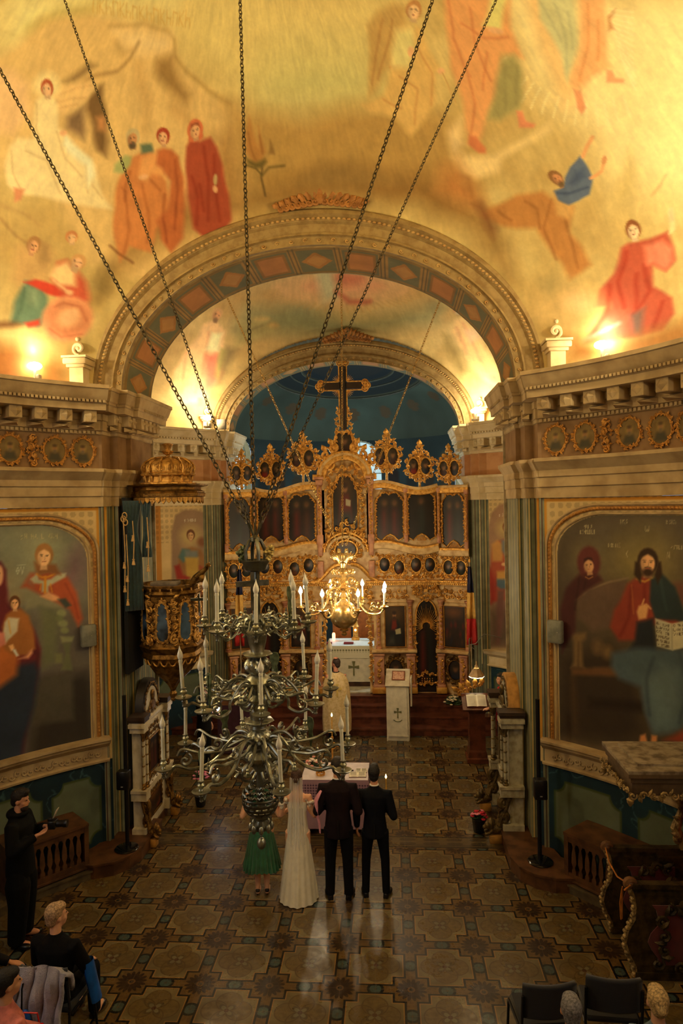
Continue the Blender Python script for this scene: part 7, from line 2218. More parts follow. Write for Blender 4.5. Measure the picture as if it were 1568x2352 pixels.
for i in range(20):
    b.T = Matrix.Rotation(i * math.pi / 10, 4, 'Z'); b.tube([(-.06, -.41, 2.76), (-.03, -.40, 2.70), (0, -.39, 2.685), (.03, -.40, 2.70), (.06, -.41, 2.76)], .014, 5); b.box(-.012, .012, -.515, -.50, 3.83, 3.87)
b.T = None; b.build('swags', GILT, pu)
b = MB(); b.lathe([(.03, 2.10), (.05, 2.14), (.06, 2.18), (.035, 2.22), (.05, 2.26), (.08, 2.32), (.16, 2.42), (.26, 2.52), (.30, 2.58), (.35, 2.66), (.36, 2.70)], 32, lobes=8, amp=.08); b.ell((0, 0, 2.09), .04, 10, 6); b.build('corbel', GILT_D, pu)
b = MB(); b.box(-.56, -.50, -.5, .1, 2.6, 5.25); b.build('back_board', mat('black velvet', (14, 14, 18), .9), pu, smooth=False)
def drape(name, x0, x1, y0, y1, zt, zb, waves, m, parent, amp=.03, pinch=None):
    b = MB(); R2 = []
    for j in range(15):
        z = zt + (zb - zt) * j / 14; row = []
        for i in range(31):
            t = i / 30; w = 1.0
            if pinch: w = 1 - pinch[1] * math.exp(-((z - pinch[0]) / .25) ** 2)
            tt = .5 + (t - .5) * w
            row.append((x0 + (x1 - x0) * tt + amp * .4 * math.sin(t * waves * 6.28), y0 + (y1 - y0) * tt - amp * math.cos(t * waves * 6.28 + j * .12), z))
        R2.append(row)
    b.loft(R2, False); o = b.build(name, m, parent); mm = o.modifiers.new('cloth', 'SOLIDIFY'); mm.thickness = .008; return o
drape('curtain', -.52, -.30, -.55, -.38, 5.2, 3.55, 5, VELV, pu, .03, (4.75, .5))
drape('curtain', -.30, -.12, -.42, -.46, 5.2, 4.35, 4, VELV, pu, .03, (4.8, .6))
b = MB()
for (x, z0, z1) in ((-.50, 4.95, 3.9), (-.36, 4.9, 4.3), (-.14, 4.95, 4.2), (-.46, 4.7, 3.7)):
    b.tube([(x, -.60, z0), (x + .02, -.61, (z0 + z1) / 2), (x, -.60, z1)], .008, 5)
    for zz in (z1, z1 + .35): b.lathe([(.01, .04), (.022, .03), (.014, .02), (.028, -.05), (.024, -.055)], 8, (x, -.60, zz))
for (x, z) in ((-.48, 4.98), (-.47, 4.88), (-.50, 4.93)): b.tube([(x + .035 * math.cos(t), -.6, z + .045 * math.sin(t)) for t in [k * math.pi / 5 for k in range(10)]], .009, 4, closed=True)
b.build('tassels', mat('faded gold cord', (186, 150, 96), .6), pu)
b = MB(); b.tube([(.42, -.30, 3.92), (.50, -.34, 4.02), (.60, -.38, 4.10), (.70, -.42, 4.18)], [.05, .055, .045, .03], 9); b.ell((.60, -.37, 4.02), (.05, .05, .07)); b.ell((.72, -.42, 4.21), (.035, .03, .03)); b.leaf((.68, -.42, 4.16), .12, .06, R_(60)); b.build('arm_bracket', GILT_D, pu)
b = MB(); b.cbox((.0, -.25, 3.93), (.42, .2, .06), .01); b.build('book_rest', mat('grey cloth', (116, 104, 90), .8), pu)

# ---- two carved icon shrines standing against the piers
def shrine(label, loc, rz, body, gilt, cover):
    t = thing('icon_shrine', label, 'shrine', loc, rz, None)
    W_ = .54
    b = MB(); b.box(-W_, W_, -.12, .13, .12, 1.86); b.build('body', body, t, smooth=False)
    b = MB(); b.box(-W_ - .02, W_ + .02, -.15, .15, .0, .12); b.build('base', WOODB, t, smooth=False)
    for s in (-1, 1):
        b = MB(); b.box(s * W_ - .09, s * W_ + .09, -.30, .13, .70, .82); b.box(s * W_ - .11, s * W_ + .11, -.32, .13, .82, .86); b.box(s * W_ - .09, s * W_ + .09, -.28, .13, 1.72, 1.80); b.box(s * W_ - .12, s * W_ + .12, -.31, .15, 1.80, 1.86); b.box(s * W_ - .09, s * W_ + .09, -.27, .12, .12, .28); pieces(b, 'pedestal', body, t, smooth=False)
        b = MB(); b.box(s * W_ - .13, s * W_ + .13, -.32, .16, 1.92, 1.97); b.box(s * W_ - .11, s * W_ + .11, -.30, .15, 1.88, 1.92); b.build('cornice_block', mat('dark moulding wood', (52, 38, 28), .5), t, smooth=False)
        b = MB(); b.box(s * W_ - .10, s * W_ + .10, -.29, .14, 1.86, 1.90); b.build('capital_block', body, t, smooth=False)
        for (x, y) in ((s * (W_ + .02), -.20), (s * (W_ - .07), -.24)):
            b = MB(); b.lathe([(.042, .92), (.03, .95), (.030, 1.6), (.034, 1.61)], 16, (x, y, 0), lobes=8, amp=.1); b.build('column', body, t)
            b = MB(); b.lathe([(.055, .86), (.055, .88), (.035, .90), (.05, .92), (.036, .95)], 12, (x, y, 0)); b.lathe([(.03, 1.58), (.045, 1.60), (.035, 1.64), (.06, 1.70), (.065, 1.72)], 12, (x, y, 0), lobes=6, amp=.15)
            for i in range(4): b.lathe([(.034, 1.05 + i * .15), (.042, 1.06 + i * .15), (.034, 1.07 + i * .15)], 10, (x, y, 0))
            b.build('column_gilding', gilt, t)
        b = MB(); b.scroll((s * W_, -.24, .58), .10, .05, R_(0), 1.2, 1, 8, 'yz', k=14); b.scroll((s * W_, -.24, .36), .09, .05, R_(180), 1.2, -1, 8, 'yz', k=14); b.tube([(s * W_, -.14, .68), (s * W_, -.20, .5), (s * W_, -.30, .34), (s * W_, -.34, .26)], [.06, .05, .055, .07], 8); b.leaf((s * W_, -.30, .55), .18, .1, R_(-90)); b.build('console', gilt, t)
        # crouching lion under each console on a wooden block
        b = MB(); c = (s * W_, -.40, .19); b.ell((c[0], c[1] + .02, c[2] + .01), (.07, .13, .075), 14, 8); b.ell((c[0], c[1] - .13, c[2] + .06), (.06, .07, .06)); b.ell((c[0], c[1] - .20, c[2] + .03), (.035, .04, .03)); b.ell((c[0], c[1] - .08, c[2] + .08), (.085, .06, .085))
        for q in (-1, 1): b.tube([(c[0] + q * .05, c[1] - .05, c[2]), (c[0] + q * .055, c[1] - .15, c[2] - .05), (c[0] + q * .05, c[1] - .20, c[2] - .055)], [.035, .028, .026], 7); b.ell((c[0] + q * .04, c[1] - .12, c[2] + .12), .018)
        remesh(b, 'lion', gilt, t, .012, 3)
        b = MB(); b.cbox((s * W_, -.40, .06), (.14, .22, .12), .006); b.build('block', mat('yellow wood', (176, 128, 58), .6), t)
    b = MB(); x, z = .36, .9
    for (z0, z1, hw) in ((.95, 1.50, .22),):
        b.tube([(-hw, -.14, z0), (hw, -.14, z0), (hw, -.14, z1), (-hw, -.14, z1)], .03, 6, closed=True); carve(b, [(-hw - .07, z0 - .05), (-hw - .07, z1 + .07), (hw + .07, z1 + .07), (hw + .07, z0 - .05), (-hw - .07, z0 - .05)], .07, -.12, 5, k=7)
    b.build('picture_frame', gilt, t)
    outline_panel('picture', [(-.2, .97), (.2, .97), (.2, 1.48), (-.2, 1.48)], -.125, t, 5, 'saint', 16)
    b = MB(); b.tube([(-.3, -.14, .28), (.3, -.14, .28), (.3, -.14, .62), (-.3, -.14, .62)], .022, 6, closed=True); carve(b, [(-.34, .26), (-.34, .66), (.34, .66), (.34, .26)], .06, -.12, 8, k=7); b.build('picture_frame', gilt, t)
    outline_panel('picture', [(-.29, .29), (.29, .29), (.29, .61), (-.29, .61)], -.125, t, 15, 'scene', 16)
    b = MB()
    for z in (.78, 1.66): carve(b, [(-.2, z), (.2, z)], .08, -.12, int(z * 9), k=8)
    b.build('garland', gilt, t)
    b = MB(); b.sweep([(0, 1.74), (.03, 1.75), (.03, 1.78), (.06, 1.80), (.06, 1.84), (0, 1.86)], [(-W_, -.12), (W_, -.12)], side=1); b.sweep([(0, .70), (.04, .72), (.04, .80), (0, .82)], [(-W_, -.12), (W_, -.12)], side=1); pieces(b, 'cornice', body, t, smooth=False)
    n = 16; r = .34
    b = MB(); pts = [(-r * 1.15, 1.90)] + [(r * 1.15 * math.cos(math.pi * (1 - i / n)), 1.94 + .46 * math.sin(math.pi * i / n)) for i in range(n + 1)] + [(r * 1.15, 1.90)]; b.prism(pts, -.08, .14); b.build('arched_hood', cover, t)
    b = MB(); pi = [(r * .8 * math.cos(math.pi * (1 - i / n)), 1.94 + .33 * math.sin(math.pi * i / n)) for i in range(n + 1)]; b.prism(pi, -.10, -.075); b.build('tympanum', body, t)
    b = MB(); b.ell((0, -.14, 2.12), (.055, .045, .075)); b.ell((0, -.12, 1.99), (.12, .05, .09)); b.ell((0, -.13, 2.16), (.065, .05, .06)); carve(b, [(-.25, 1.93), (-.1, 1.95), (0, 1.9), (.1, 1.95), (.25, 1.93)], .1, -.11, 4); carve(b, [(p[0] * 1.18, 1.94 + (p[1] - 1.94) * 1.15) for p in pi], .06, -.09, 9, k=7); b.build('bust_relief', gilt, t)
    return t
shrine('white and gilt icon shrine with arched hood below the pulpit', (-3.87, 10.68, .0), R_(90), WHITE, GILT_D, mat('black wood hood', (40, 32, 24), .5)).scale.y = .55
shrine('shaded white and gilt icon shrine with ochre arched hood against the right pier', (1.80, 10.95, .0), R_(-90), mat('shaded white lacquer', (176, 170, 146), .5, col2=(140, 132, 108)), mat('dull gilding', (116, 96, 56), .45, .6, bump=.4, col2=(66, 54, 34)), OCHRE).scale.y = .8  # grey body colour paints in the weaker light on this shrine

# ---- loudspeakers
def pa(label, x, y):
    t = thing('column_loudspeaker', label, 'loudspeaker', (x, y, .20))
    b = MB(); b.lathe([(.0, 0), (.165, 0), (.17, .012), (.15, .028), (.05, .035), (.0, .036)], 32, caps=False); b.build('base', mat('gloss black', (10, 12, 16), .12, var=.05), t)
    b = MB(); b.lathe([(.03, .03), (.03, 2.2)], 12, (0, .03, 0)); b.build('pole', BLACK, t)
    b = MB(); b.cbox((-.0, -.06, 1.02), (.17, .13, .26), .012); b.build('cabinet', BLACK, t)
    b = MB(); b.cbox((-.0, -.128, .94), (.03, .006, .01)); b.build('badge', mat('silver badge', (200, 200, 205), .3, .6), t)
pa('black loudspeaker on a pole at the left pier beside the white shrine', -3.86, 9.64)
pa('black loudspeaker on a pole at the right pier beside the right shrine', 1.94, 9.46)
for u, z, lab in ((-3.66, 3.27, 'grey box speaker on the wall beside the mother and child icon'), (3.63, 3.28, 'grey box speaker on the wall beside the seated Christ icon')):
    a = u / NR; R = NR - .10
    t = thing('wall_speaker', lab, 'loudspeaker', (X0 + R * math.sin(a), NY + R * math.cos(a), z), -a)
    b = MB(); b.cbox((0, 0, 0), (.215, .10, .31), .02); b.build('cabinet', mat('grey speaker cloth', (124, 126, 116), .7), t)
    b = MB(); b.box(-.03, .03, .04, .12, -.05, .05); b.build('bracket', BLACK, t, smooth=False); b = MB(); b.ell((.05 if u > 0 else .03, -.052, 0), .006, 8, 5); b.build('led', WHITE, t)

# ---- slatted radiator covers
def rad(label, az, R, w):
    a = R_(az); t = thing('radiator_cover', label, 'radiator cover', (X0 + R * math.sin(a), NY + R * math.cos(a), .125), -a)
    h = .64
    b = MB(); b.box(-w / 2 - .03, w / 2 + .03, -.15, .4, h - .04, h); b.build('top', WOODB, t, smooth=False)
    b = MB(); b.box(-w / 2, w / 2, -.13, -.10, .04, .12); b.box(-w / 2, w / 2, -.13, -.10, h - .12, h - .04); b.box(-w / 2 - .02, w / 2 + .02, -.145, .38, .02, .045); pieces(b, 'rail', WOODB, t, smooth=False)
    for s in (-1, 1): b = MB(); b.box(s * w / 2 - .03, s * w / 2 + .03, -.135, .38, .0, h - .04); b.build('post', WOODB, t, smooth=False)
    n = int(w / .105)
    for i in range(n):
        x = -w / 2 + .06 + (w - .12) * (i + .5) / n; q = .030
        pr = [(q, .12), (q, .17), (q * .55, .20), (q * .55, .22), (q * 1.15, .27), (q, .38), (q * .5, .46), (q * .5, .48), (q, .51), (q, .54)]
        b = MB(); b.prism([(x + a_, z) for a_, z in pr] + [(x - a_, z) for a_, z in pr[::-1]], -.125, -.105); b.build('baluster', WOODB, t, smooth=False)
rad('brown slatted radiator cover behind the photographer, left wall', -48.5, 4.84, 1.0)
rad('dark slatted radiator cover under the Christ icon, right wall', 49.5, 4.84, 1.0)

# ---- bishop's throne, lower right
RED = mat('worn red paint', (176, 62, 44), .6, bump=.2, col2=(140, 44, 34)); CRIM = mat('crimson velvet', (96, 16, 20), .8, sheen=.5)
THG = mat('pale worn gilding', (190, 164, 112), .45, .45, bump=.5, bscale=60, scale=16, col2=(112, 92, 56)); THD = mat('olive worn gilding', (84, 68, 38), .5, .4, bump=.4, bscale=40, scale=9, col2=(44, 34, 20))
GST = mat('grey dusty board', (160, 148, 128), .7, col2=(100, 86, 70))
th = thing('canopied_throne', 'carved gilt and crimson throne with a flat canopy and yellow cord across its door', 'throne', (2.52, 7.46, 0))
edge = [(.0, .02), (-.01, .13), (-.07, .25), (-.11, .38), (-.08, .52), (-.01, .64), (.0, .76), (-.02, .90), (-.06, .98)]
for y, nm in ((.0, 'near'), (.78, 'far')):
    b = MB(); b.prism(edge + [(.95, .98), (.95, .02)], y, y + .05); b.build('side_panel', THD, th, smooth=False)
    b = MB(); b.prism([(x + .22, z * .66 + .15) for x, z in edge] + [(.70, .80), (.70, .17)], y - .012, y + .062); b.build('velvet_panel', CRIM, th, smooth=False)
    b = MB(); b.tube([(x - .01, y + .02, z) for x, z in edge], .028, 7)
    for i in range(26):
        t = i / 25 * (len(edge) - 1); k = min(int(t), len(edge) - 2); f = t - k; x = edge[k][0] * (1 - f) + edge[k + 1][0] * f; z = edge[k][1] * (1 - f) + edge[k + 1][1] * f
        b.ell((x - .03, y + .02 + .012 * (-1) ** i, z), (.022, .03, .024), 7, 5)
    b.build('edge_carving', THG, th)
    b = MB(); b.box(-.04, .98, y - .02, y + .07, .97, 1.02); b.box(-.02, .97, y - .01, y + .06, .90, .93); b.box(-.02, .97, y - .015, y + .065, .0, .08); pieces(b, 'arm_rail', THD, th, smooth=False)
    b = MB(); b.scroll((-.06, y + .02, 1.0), .06, .035, R_(0), .9, 1, 8); b.ell((-.07, y + .02, 1.01), (.055, .05, .045)); b.build('arm_scroll', mat('polished knob', (120, 84, 56), .3), th)
    b = MB(); carve(b, [(.2, .2), (.3, .4), (.22, .6), (.35, .8), (.6, .82), (.7, .6), (.55, .4), (.7, .2), (.4, .15)], .13, y - .02, 4); b.build('relief', THD, th)
b = MB(); b.box(.9, .97, .0, .83, .0, 2.0); b.build('back', RED, th, smooth=False)
b = MB(); b.box(.55, .95, .05, .78, .38, .46); b.build('seat', CRIM, th, smooth=False)
for y in (.03, .78):
    b = MB(); b.tube([(.80, y, 1.02), (.76, y, 1.15), (.72, y, 1.25), (.78, y, 1.45), (.84, y, 1.7), (.86, y, 1.95)], [.05, .055, .06, .035, .03, .035], 8)
    for i in range(9): b.T = Matrix.Rotation(0, 4, 'Z'); b.leaf((.74 + .012 * i, y - .02, 1.08 + .095 * i), .11, .06, R_(120 + 40 * (i % 2)), .015, .03)
    b.scroll((.76, y, 1.12), .07, .025, 0, 1.2, 1, 7); b.build('post', THG, th)
b = MB(); b.box(.885, .905, .12, .72, 1.05, 1.78); b.build('back_panel', mat('coral paint', (196, 84, 66), .6, bump=.25, bscale=12, col2=(150, 60, 50)), th, smooth=False)
b = MB(); b.box(.86, .91, .05, .80, .86, .97); b.box(.87, .9, .05, .8, .97, 1.04); b.build('back_rail', WHITE, th, smooth=False)
b = MB()
for i in range(11): t = i / 10; q = (.86, .14 + .56 * t, 1.72 - .35 * math.sin(math.pi * t)); b.scroll(q, .06, .022, i * 1.3, 1.1, 1 if i % 2 else -1, 6, 'yz', k=10); b.leaf(q, .12, .07, i * .9, .02, -.03, 'yz')
b.build('garland', THG, th)
b = MB(); b.box(-.08, .96, -.06, .86, 2.20, 2.235); b.box(.06, .9, .08, .74, 2.235, 2.26); b.build('canopy_board', GST, th, smooth=False)
b = MB()
for (o_, z0, z1) in ((.0, 2.16, 2.20), (.03, 2.10, 2.16), (.05, 1.96, 2.10)): b.box(-.08 + o_, .96, -.06 + o_, .86 - o_, z0, z1)
b.build('canopy', mat('brown canopy', (96, 78, 58), .6), th, smooth=False)
b = MB(); carve(b, [(-.04, 1.98), (.9, 1.98)], .085, -.05, 6); b.T = Matrix.Translation((-.07, .86, 0)) @ Matrix.Rotation(R_(-90), 4, 'Z'); carve(b, [(0, 2.02), (.9, 2.02)], .08, 0, 6); b.T = None
for y in (-.04, .84): b.lathe([(.01, 0), (.035, .04), (.04, .07), (.015, .09), (.02, .14)], 10, (-.06, y, 1.86))
b.build('valance', THG, th)
b = MB(); b.tube([(-.07, .03, 1.0), (-.10, .3, .93), (-.11, .55, .96), (-.08, .80, 1.03)], .009, 6); b.tube([(-.07, -.03, 1.02), (-.12, .0, .95), (-.06, .06, .93), (-.01, .02, .98)], .009, 6); b.tube([(-.11, .10, .93), (-.13, .12, .75), (-.12, .13, .56), (-.10, .16, .55), (-.10, .14, .8), (-.11, .10, .93)], .008, 6); b.build('cord', mat('yellow cord', (196, 120, 40), .6), th)

# ---- table with purple cloth before the couple, and what lies on it
LIL = mat('lilac altar cloth', (206, 196, 206), .6, var=.05)
def cloth_mat(nm, ground, fig, sc, z0, z1):
    m, nt, b, oc = base_mat(nm); sep = nt.nodes.new('ShaderNodeSeparateXYZ'); nt.links.new(oc, sep.inputs[0]); X, Y, Z = (NX(nt, sep.outputs[i]) for i in range(3))
    a = ((X + Y) * sc).sin() * ((Z * sc) + .4).sin(); n = a.abs().gt(.45) * Z.gt(z0) * Z.lt(z1)
    nt.links.new(mixc(nt, n, lin(ground), lin(fig)), b.inputs['Base Color']); b.inputs['Roughness'].default_value = .7; return m
tb = thing('wedding_table', 'low table under a lilac and purple patterned cloth in front of the couple', 'table', (-.93, 10.9, 0))
b = MB(); b.cbox((0, 0, .845), (1.04, .72, .02), .008); b.build('tabletop', LIL, tb)
def skirt(w, d, z0, z1, m, nm, parent, fl=.012, waves=9, flare=.02):
    b = MB(); R2 = []
    for z, f in ((z1, 0), (z1 - .02, .3), ((z0 + z1) / 2, .6), (z0, 1)):
        row = []
        for sx, ex, sy, ey in ((-w, w, -d, -d), (w, w, -d, d), (w, -w, d, d), (-w, -w, d, -d)):
            for i in range(24):
                t = i / 24; x = (sx + (ex - sx) * t) / 2; y = (sy + (ey - sy) * t) / 2; q = 1 + f * (flare + fl * math.sin(t * 6.28 * waves)); row.append((x * q, y * q, z))
        R2.append(row)
    b.loft(R2, True); return b.build(nm, m, parent)
skirt(1.05, .73, .10, .855, cloth_mat('purple patterned cloth', (150, 118, 136), (82, 52, 78), 75, .45, .8), 'cloth', tb)
b = MB()
for sx in (-1, 1):
    for sy in (-1, 1): b.box(sx * .45 - .03, sx * .45 + .03, sy * .3 - .03, sy * .3 + .03, 0, .84)
b.build('frame', WOODB, tb, smooth=False)
PAPER = mat('book paper', (232, 226, 208), .7, var=.03); COV = mat('maroon cover', (96, 24, 30), .5)
def book(name, label, loc, rz, w, d, tilt=0, s=1):
    t = thing(name, label, 'book', loc, rz)
    for q in (-1, 1):
        b = MB(); R2 = [[(q * x, y, .006 + .022 * math.sin(min(1, x / w * 1.1) * math.pi) ** .5 * (1 - x / w * .4)) for x in [w * i / 8 for i in range(9)]] for y in (-d / 2, d / 2)]; b.loft(R2, False)
        R3 = [[(p[0], p[1], 0.001) for p in r] for r in R2]; b.loft([R2[0], R3[0]], False); b.loft([R2[1], R3[1]], False); b.build('pages', PAPER, t)
    b = MB(); b.box(-w * 1.03, w * 1.03, -d * .52, d * .52, -.006, 0); b.build('cover', COV, t, smooth=False)
    b = MB()
    for q in (-1, 1):
        for i in range(9): b.box(q * w * .5 - w * .36, q * w * .5 + w * .36, -d * .38 + i * d * .09, -d * .38 + i * d * .09 + .003, .0295 if 0 else .026, .0275)
    b.build('printed_lines', mat('printed text grey', (150, 144, 134), .8), t, smooth=False)
    t.rotation_euler = (tilt, 0, rz); return t
book('open_book', 'open book lying on the right of the wedding table', (-.58, 10.72, .862), .05, .13, .17)
book('open_book', 'thin open booklet behind the open book on the wedding table', (-.53, 10.88, .862), .0, .09, .12)
t = thing('microphone', 'black microphone lying on the wedding table above the open book', 'microphone', (-.75, 10.86, .875), .1); b = MB(); b.tube([(-.08, 0, 0), (.1, 0, 0)], [.014, .012], 10); b.build('handle', BLACK, t); b = MB(); b.ell((-.1, 0, 0), .02); b.build('grille', BLACK, t)
t = thing('gold_crown', 'small gold wedding crown on the left of the table', 'crown', (-1.16, 10.72, .86)); b = MB(); b.lathe([(.07, 0), (.075, .03), (.07, .04)], 20, caps=False); [b.tube([(.07 * math.cos(a), .07 * math.sin(a), .03), (.05 * math.cos(a), .05 * math.sin(a), .09), (0, 0, .12)], .006, 5) for a in [k * .785 for k in range(8)]]; b.build('band', GOLD, t); b = MB(); b.box(-.006, .006, -.004, .004, .12, .17); b.box(-.02, .02, -.004, .004, .14, .152); b.build('cross', GOLD, t, smooth=False)
t = thing('altar_cross', 'gilt cross with a lit candle standing on the table behind the groom', 'cross', (-1.0, 11.1, .855))
b = MB(); b.lathe([(.06, 0), (.05, .02), (.015, .04), (.012, .2)], 16); b.build('stand', GOLD, t); b = MB(); b.box(-.014, .014, -.01, .01, .2, .46); b.box(-.09, .09, -.01, .01, .32, .35); frame_oval(b, 0, .335, .05, .05, -.01, .025, 2, False)
for x, z in ((-.09, .335), (.09, .335), (0, .46)): b.ell((x, 0, z), (.028, .012, .028), 8, 5)
b.build('cross', GOLD, t); b = MB(); b.tube([(0, 0, .46), (0, 0, .80)], .008, 6); b.build('taper', mat('yellow wax', (224, 170, 70), .5), t)
FLM = mat('candle flame', (255, 200, 120), .5, emit=(1, .55, .18), estr=22)
def flame(loc, p, k=1): b = MB(); b.lathe([(.002, 0), (.011 * k, .015 * k), (.008 * k, .03 * k), (.001, .05 * k)], 8, loc); return b.build('flame', FLM, p)
flame((0, 0, .80), t, 1.3)
LEAFG = mat('leaf green', (52, 76, 42), .6, scale=30)
def bouquet(name, label, loc, r, n, cols, stems=True, seed=1, h=0):
    t = thing(name, label, 'flowers', loc); rnd = random.Random(seed)
    for j, c in enumerate(cols):
        b = MB()
        for i in range(n // len(cols)):
            a, q = rnd.uniform(0, 6.28), rnd.uniform(.1, 1) ** .6; c0 = (r * q * math.cos(a), r * q * math.sin(a) * .8, h + r * .75 * (1 - q * q) + rnd.uniform(0, .3) * r)
            for k in range(5): t2 = 6.28 * k / 5 + a; b.ell((c0[0] + .018 * math.cos(t2), c0[1] + .018 * math.sin(t2), c0[2] + .008), (.017, .017, .012), 6, 4)
            b.ell((c0[0], c0[1], c0[2] + .014), .012, 6, 4)
        b.build('blossoms', mat('petals %d %d %d' % c, c, .6, trans=.0), t)
    b = MB()
    for i in range(n): b.leaf((0, 0, h), r * 1.15, .035, rnd.uniform(.1, 3.0), .004, rnd.uniform(-.6, .6) * r, n=3)
    b.build('leaves', LEAFG, t); return t
bouquet('flower_arrangement', 'pink and white flowers at the back left of the wedding table', (-1.30, 11.1, .86), .13, 22, [(226, 150, 140), (236, 214, 200)], seed=3)
o = bouquet('potted_orchid', 'pink potted orchid on the floor beside the white shrine', (-3.30, 11.5, 0), .13, 26, [(220, 140, 170), (200, 110, 150)], seed=5, h=.48); b = MB(); b.lathe([(.06, 0), (.08, .02), (.10, .18), (.105, .19), (.09, .19)], 16); b.build('pot', BLACK, o); b = MB(); b.tube([(0, 0, .15), (.02, 0, .35), (0, 0, .5)], .008, 5); b.build('stem', LEAFG, o)
o = bouquet('potted_flowers', 'pink and red flowers in a dark pot beside the right shrine', (1.28, 10.72, 0), .12, 26, [(226, 130, 150), (200, 30, 60)], seed=8, h=.2); b = MB(); b.lathe([(.08, 0), (.09, .02), (.11, .2), (.115, .21), (.1, .21)], 16); b.build('pot', BLACK, o)
bouquet('white_flowers', 'white flower arrangement on the step at the right wing of the icon screen', (1.36, 15.92, .455), .2, 40, [(232, 224, 200), (214, 196, 160)], seed=9)

# ---- icon stand under white cloths, lectern with book and lamp
WCL = mat('white linen', (216, 208, 186), .75, var=.05, bump=.08)
an = thing('icon_stand', 'tall icon stand draped in white cloth with a cross, right of the priest', 'icon stand', (.10, 14.98, 0), R_(-4))
b = MB(); b.prism([(-.2, 0), (.24, 0), (.24, 1.42), (-.2, 1.18)], -.24, .24, 'x'); b.build('body', WCL, an, smooth=False)
b = MB(); b.T = Matrix.Translation((0, -.01, 1.3)) @ Matrix.Rotation(R_(29), 4, 'X'); b.cbox((0, 0, .01), (.52, .54, .02), .006); b.build('desk', WHITE, an)
b = MB(); [b.add([(-.21, -.225 - .01 * k, .10), (.21, -.225 - .01 * k, .10), (.20, -.215 - .01 * k, 1.17), (-.20, -.215 - .01 * k, 1.17)], [(0, 1, 2, 3)]) for k in (0,)]; b.box(-.22, .22, -.235, -.222, .10, .13); b.box(-.24, -.22, -.23, -.2, 0, .06); b.box(.2, .22, -.23, -.2, 0, .06); b.box(.27, .30, -.12, .18, .72, 1.32); b.build('cloth_front', WCL, an, smooth=False)
def crossmark(b, x, y, z, k):
    b.prism([(x - .02 * k, z - .2 * k), (x + .02 * k, z - .2 * k), (x + .015 * k, z), (x + .13 * k, z - .03 * k), (x + .13 * k, z + .05 * k), (x + .015 * k, z + .025 * k), (x + .04 * k, z + .15 * k), (x - .04 * k, z + .15 * k), (x - .015 * k, z + .025 * k), (x - .13 * k, z + .05 * k), (x - .13 * k, z - .03 * k), (x - .015 * k, z)], y - .004, y)
OLV = mat('olive embroidery', (110, 108, 66), .7)
b = MB(); crossmark(b, 0, -.228, .62, .62); b.tube([(-.09, -.23, .46), (-.05, -.23, .43), (0, -.23, .42), (.05, -.23, .43), (.09, -.23, .46)], .008, 5); b.build('embroidery', OLV, an)
ic = thing('framed_icon', 'small icon in a brown frame lying on the white icon stand', 'icon', (.115, 14.99, 1.345), R_(-4)); b = MB(); b.T = Matrix.Rotation(R_(29), 4, 'X'); b.tube([(-.13, -.13, 0), (.13, -.13, 0), (.13, .13, 0), (-.13, .13, 0)], .018, 5, closed=True); b.build('frame', mat('brown frame', (136, 78, 44), .4), ic); b = MB(); b.T = Matrix.Rotation(R_(29), 4, 'X'); b.box(-.12, .12, -.12, .12, -.006, .004); b.build('picture', mat('faded print', (206, 170, 140), .5, scale=30, col2=(170, 110, 96)), ic, smooth=False)
le = thing('singers_lectern', 'tall dark wooden lectern with an open book before the right shrine', 'lectern', (1.62, 13.72, 0), R_(0))
b = MB(); b.lathe([(.30, 0), (.30, .08), (.26, .10), (.24, .2), (.22, .24), (.21, .95), (.25, 1.0)], 4, a0=R_(45)); b.build('column', WOODR, le, smooth=False)
b = MB(); b.T = Matrix.Translation((0, -.02, 1.14)) @ Matrix.Rotation(R_(32), 4, 'X'); b.cbox((0, 0, 0), (.56, .46, .03), .006); b.box(-.28, .28, -.24, -.21, .01, .05); b.build('desk', WOODR, le)
b = MB()
for i in range(5): b.leaf((-.30 + .10 * i, .16, 1.3 + .03 * i), .20, .10, R_(150 - 20 * i), .015, .03); b.scroll((-.3 + .1 * i, .14, 1.28 + .04 * i), .05, .013, 0, 1.2, 1, 6, k=10)
b.ell((.02, .16, 1.48), .03); b.build('carved_crest', GOLD, le)
o = book('open_service_book', 'brightly lit open service book on the lectern', (1.62, 13.68, 1.175), 0, .19, .28, R_(36))
t = thing('lectern_lamp', 'hanging lamp with a pleated beige shade above the lectern book', 'lamp', (1.66, 13.92, 0))
b = MB(); b.lathe([(.155, 1.60), (.15, 1.62), (.06, 1.76), (.05, 1.76)], 8, caps=False); b.lathe([(.03, 1.76), (.035, 1.80), (.015, 1.84), (.01, 1.9)], 8); b.build('shade', mat('beige shade', (190, 160, 116), .7), t, smooth=False)
b = MB(); b.lathe([(.15, 1.585), (.155, 1.60), (.13, 1.60)], 8); b.build('fringe', mat('glowing shade rim', (255, 236, 170), .6, emit=(1, .85, .5), estr=5), t)
b = MB(); b.tube([(-.12, .12, 0), (-.12, .12, 2.30), (-.10, .12, 2.34)], .012, 6); b.tube([(-.12, .12, 2.2), (.0, .0, 2.25), (.15, -.05, 2.45), (.35, -.1, 2.42), (.5, -.1, 2.38)], .008, 6); b.tube([(0, 0, 1.9), (0, .04, 2.1), (-.12, .12, 2.2)], .006, 5); b.build('stand', mat('grey steel', (130, 126, 116), .4, .6), t)
l = light('lectern lamp light', 'SPOT', (0, 0, 1.62), 95, (1, .93, .78), .05, spot=95, blend=.4); l.parent = t; l.rotation_euler = (R_(-14), 0, 0)

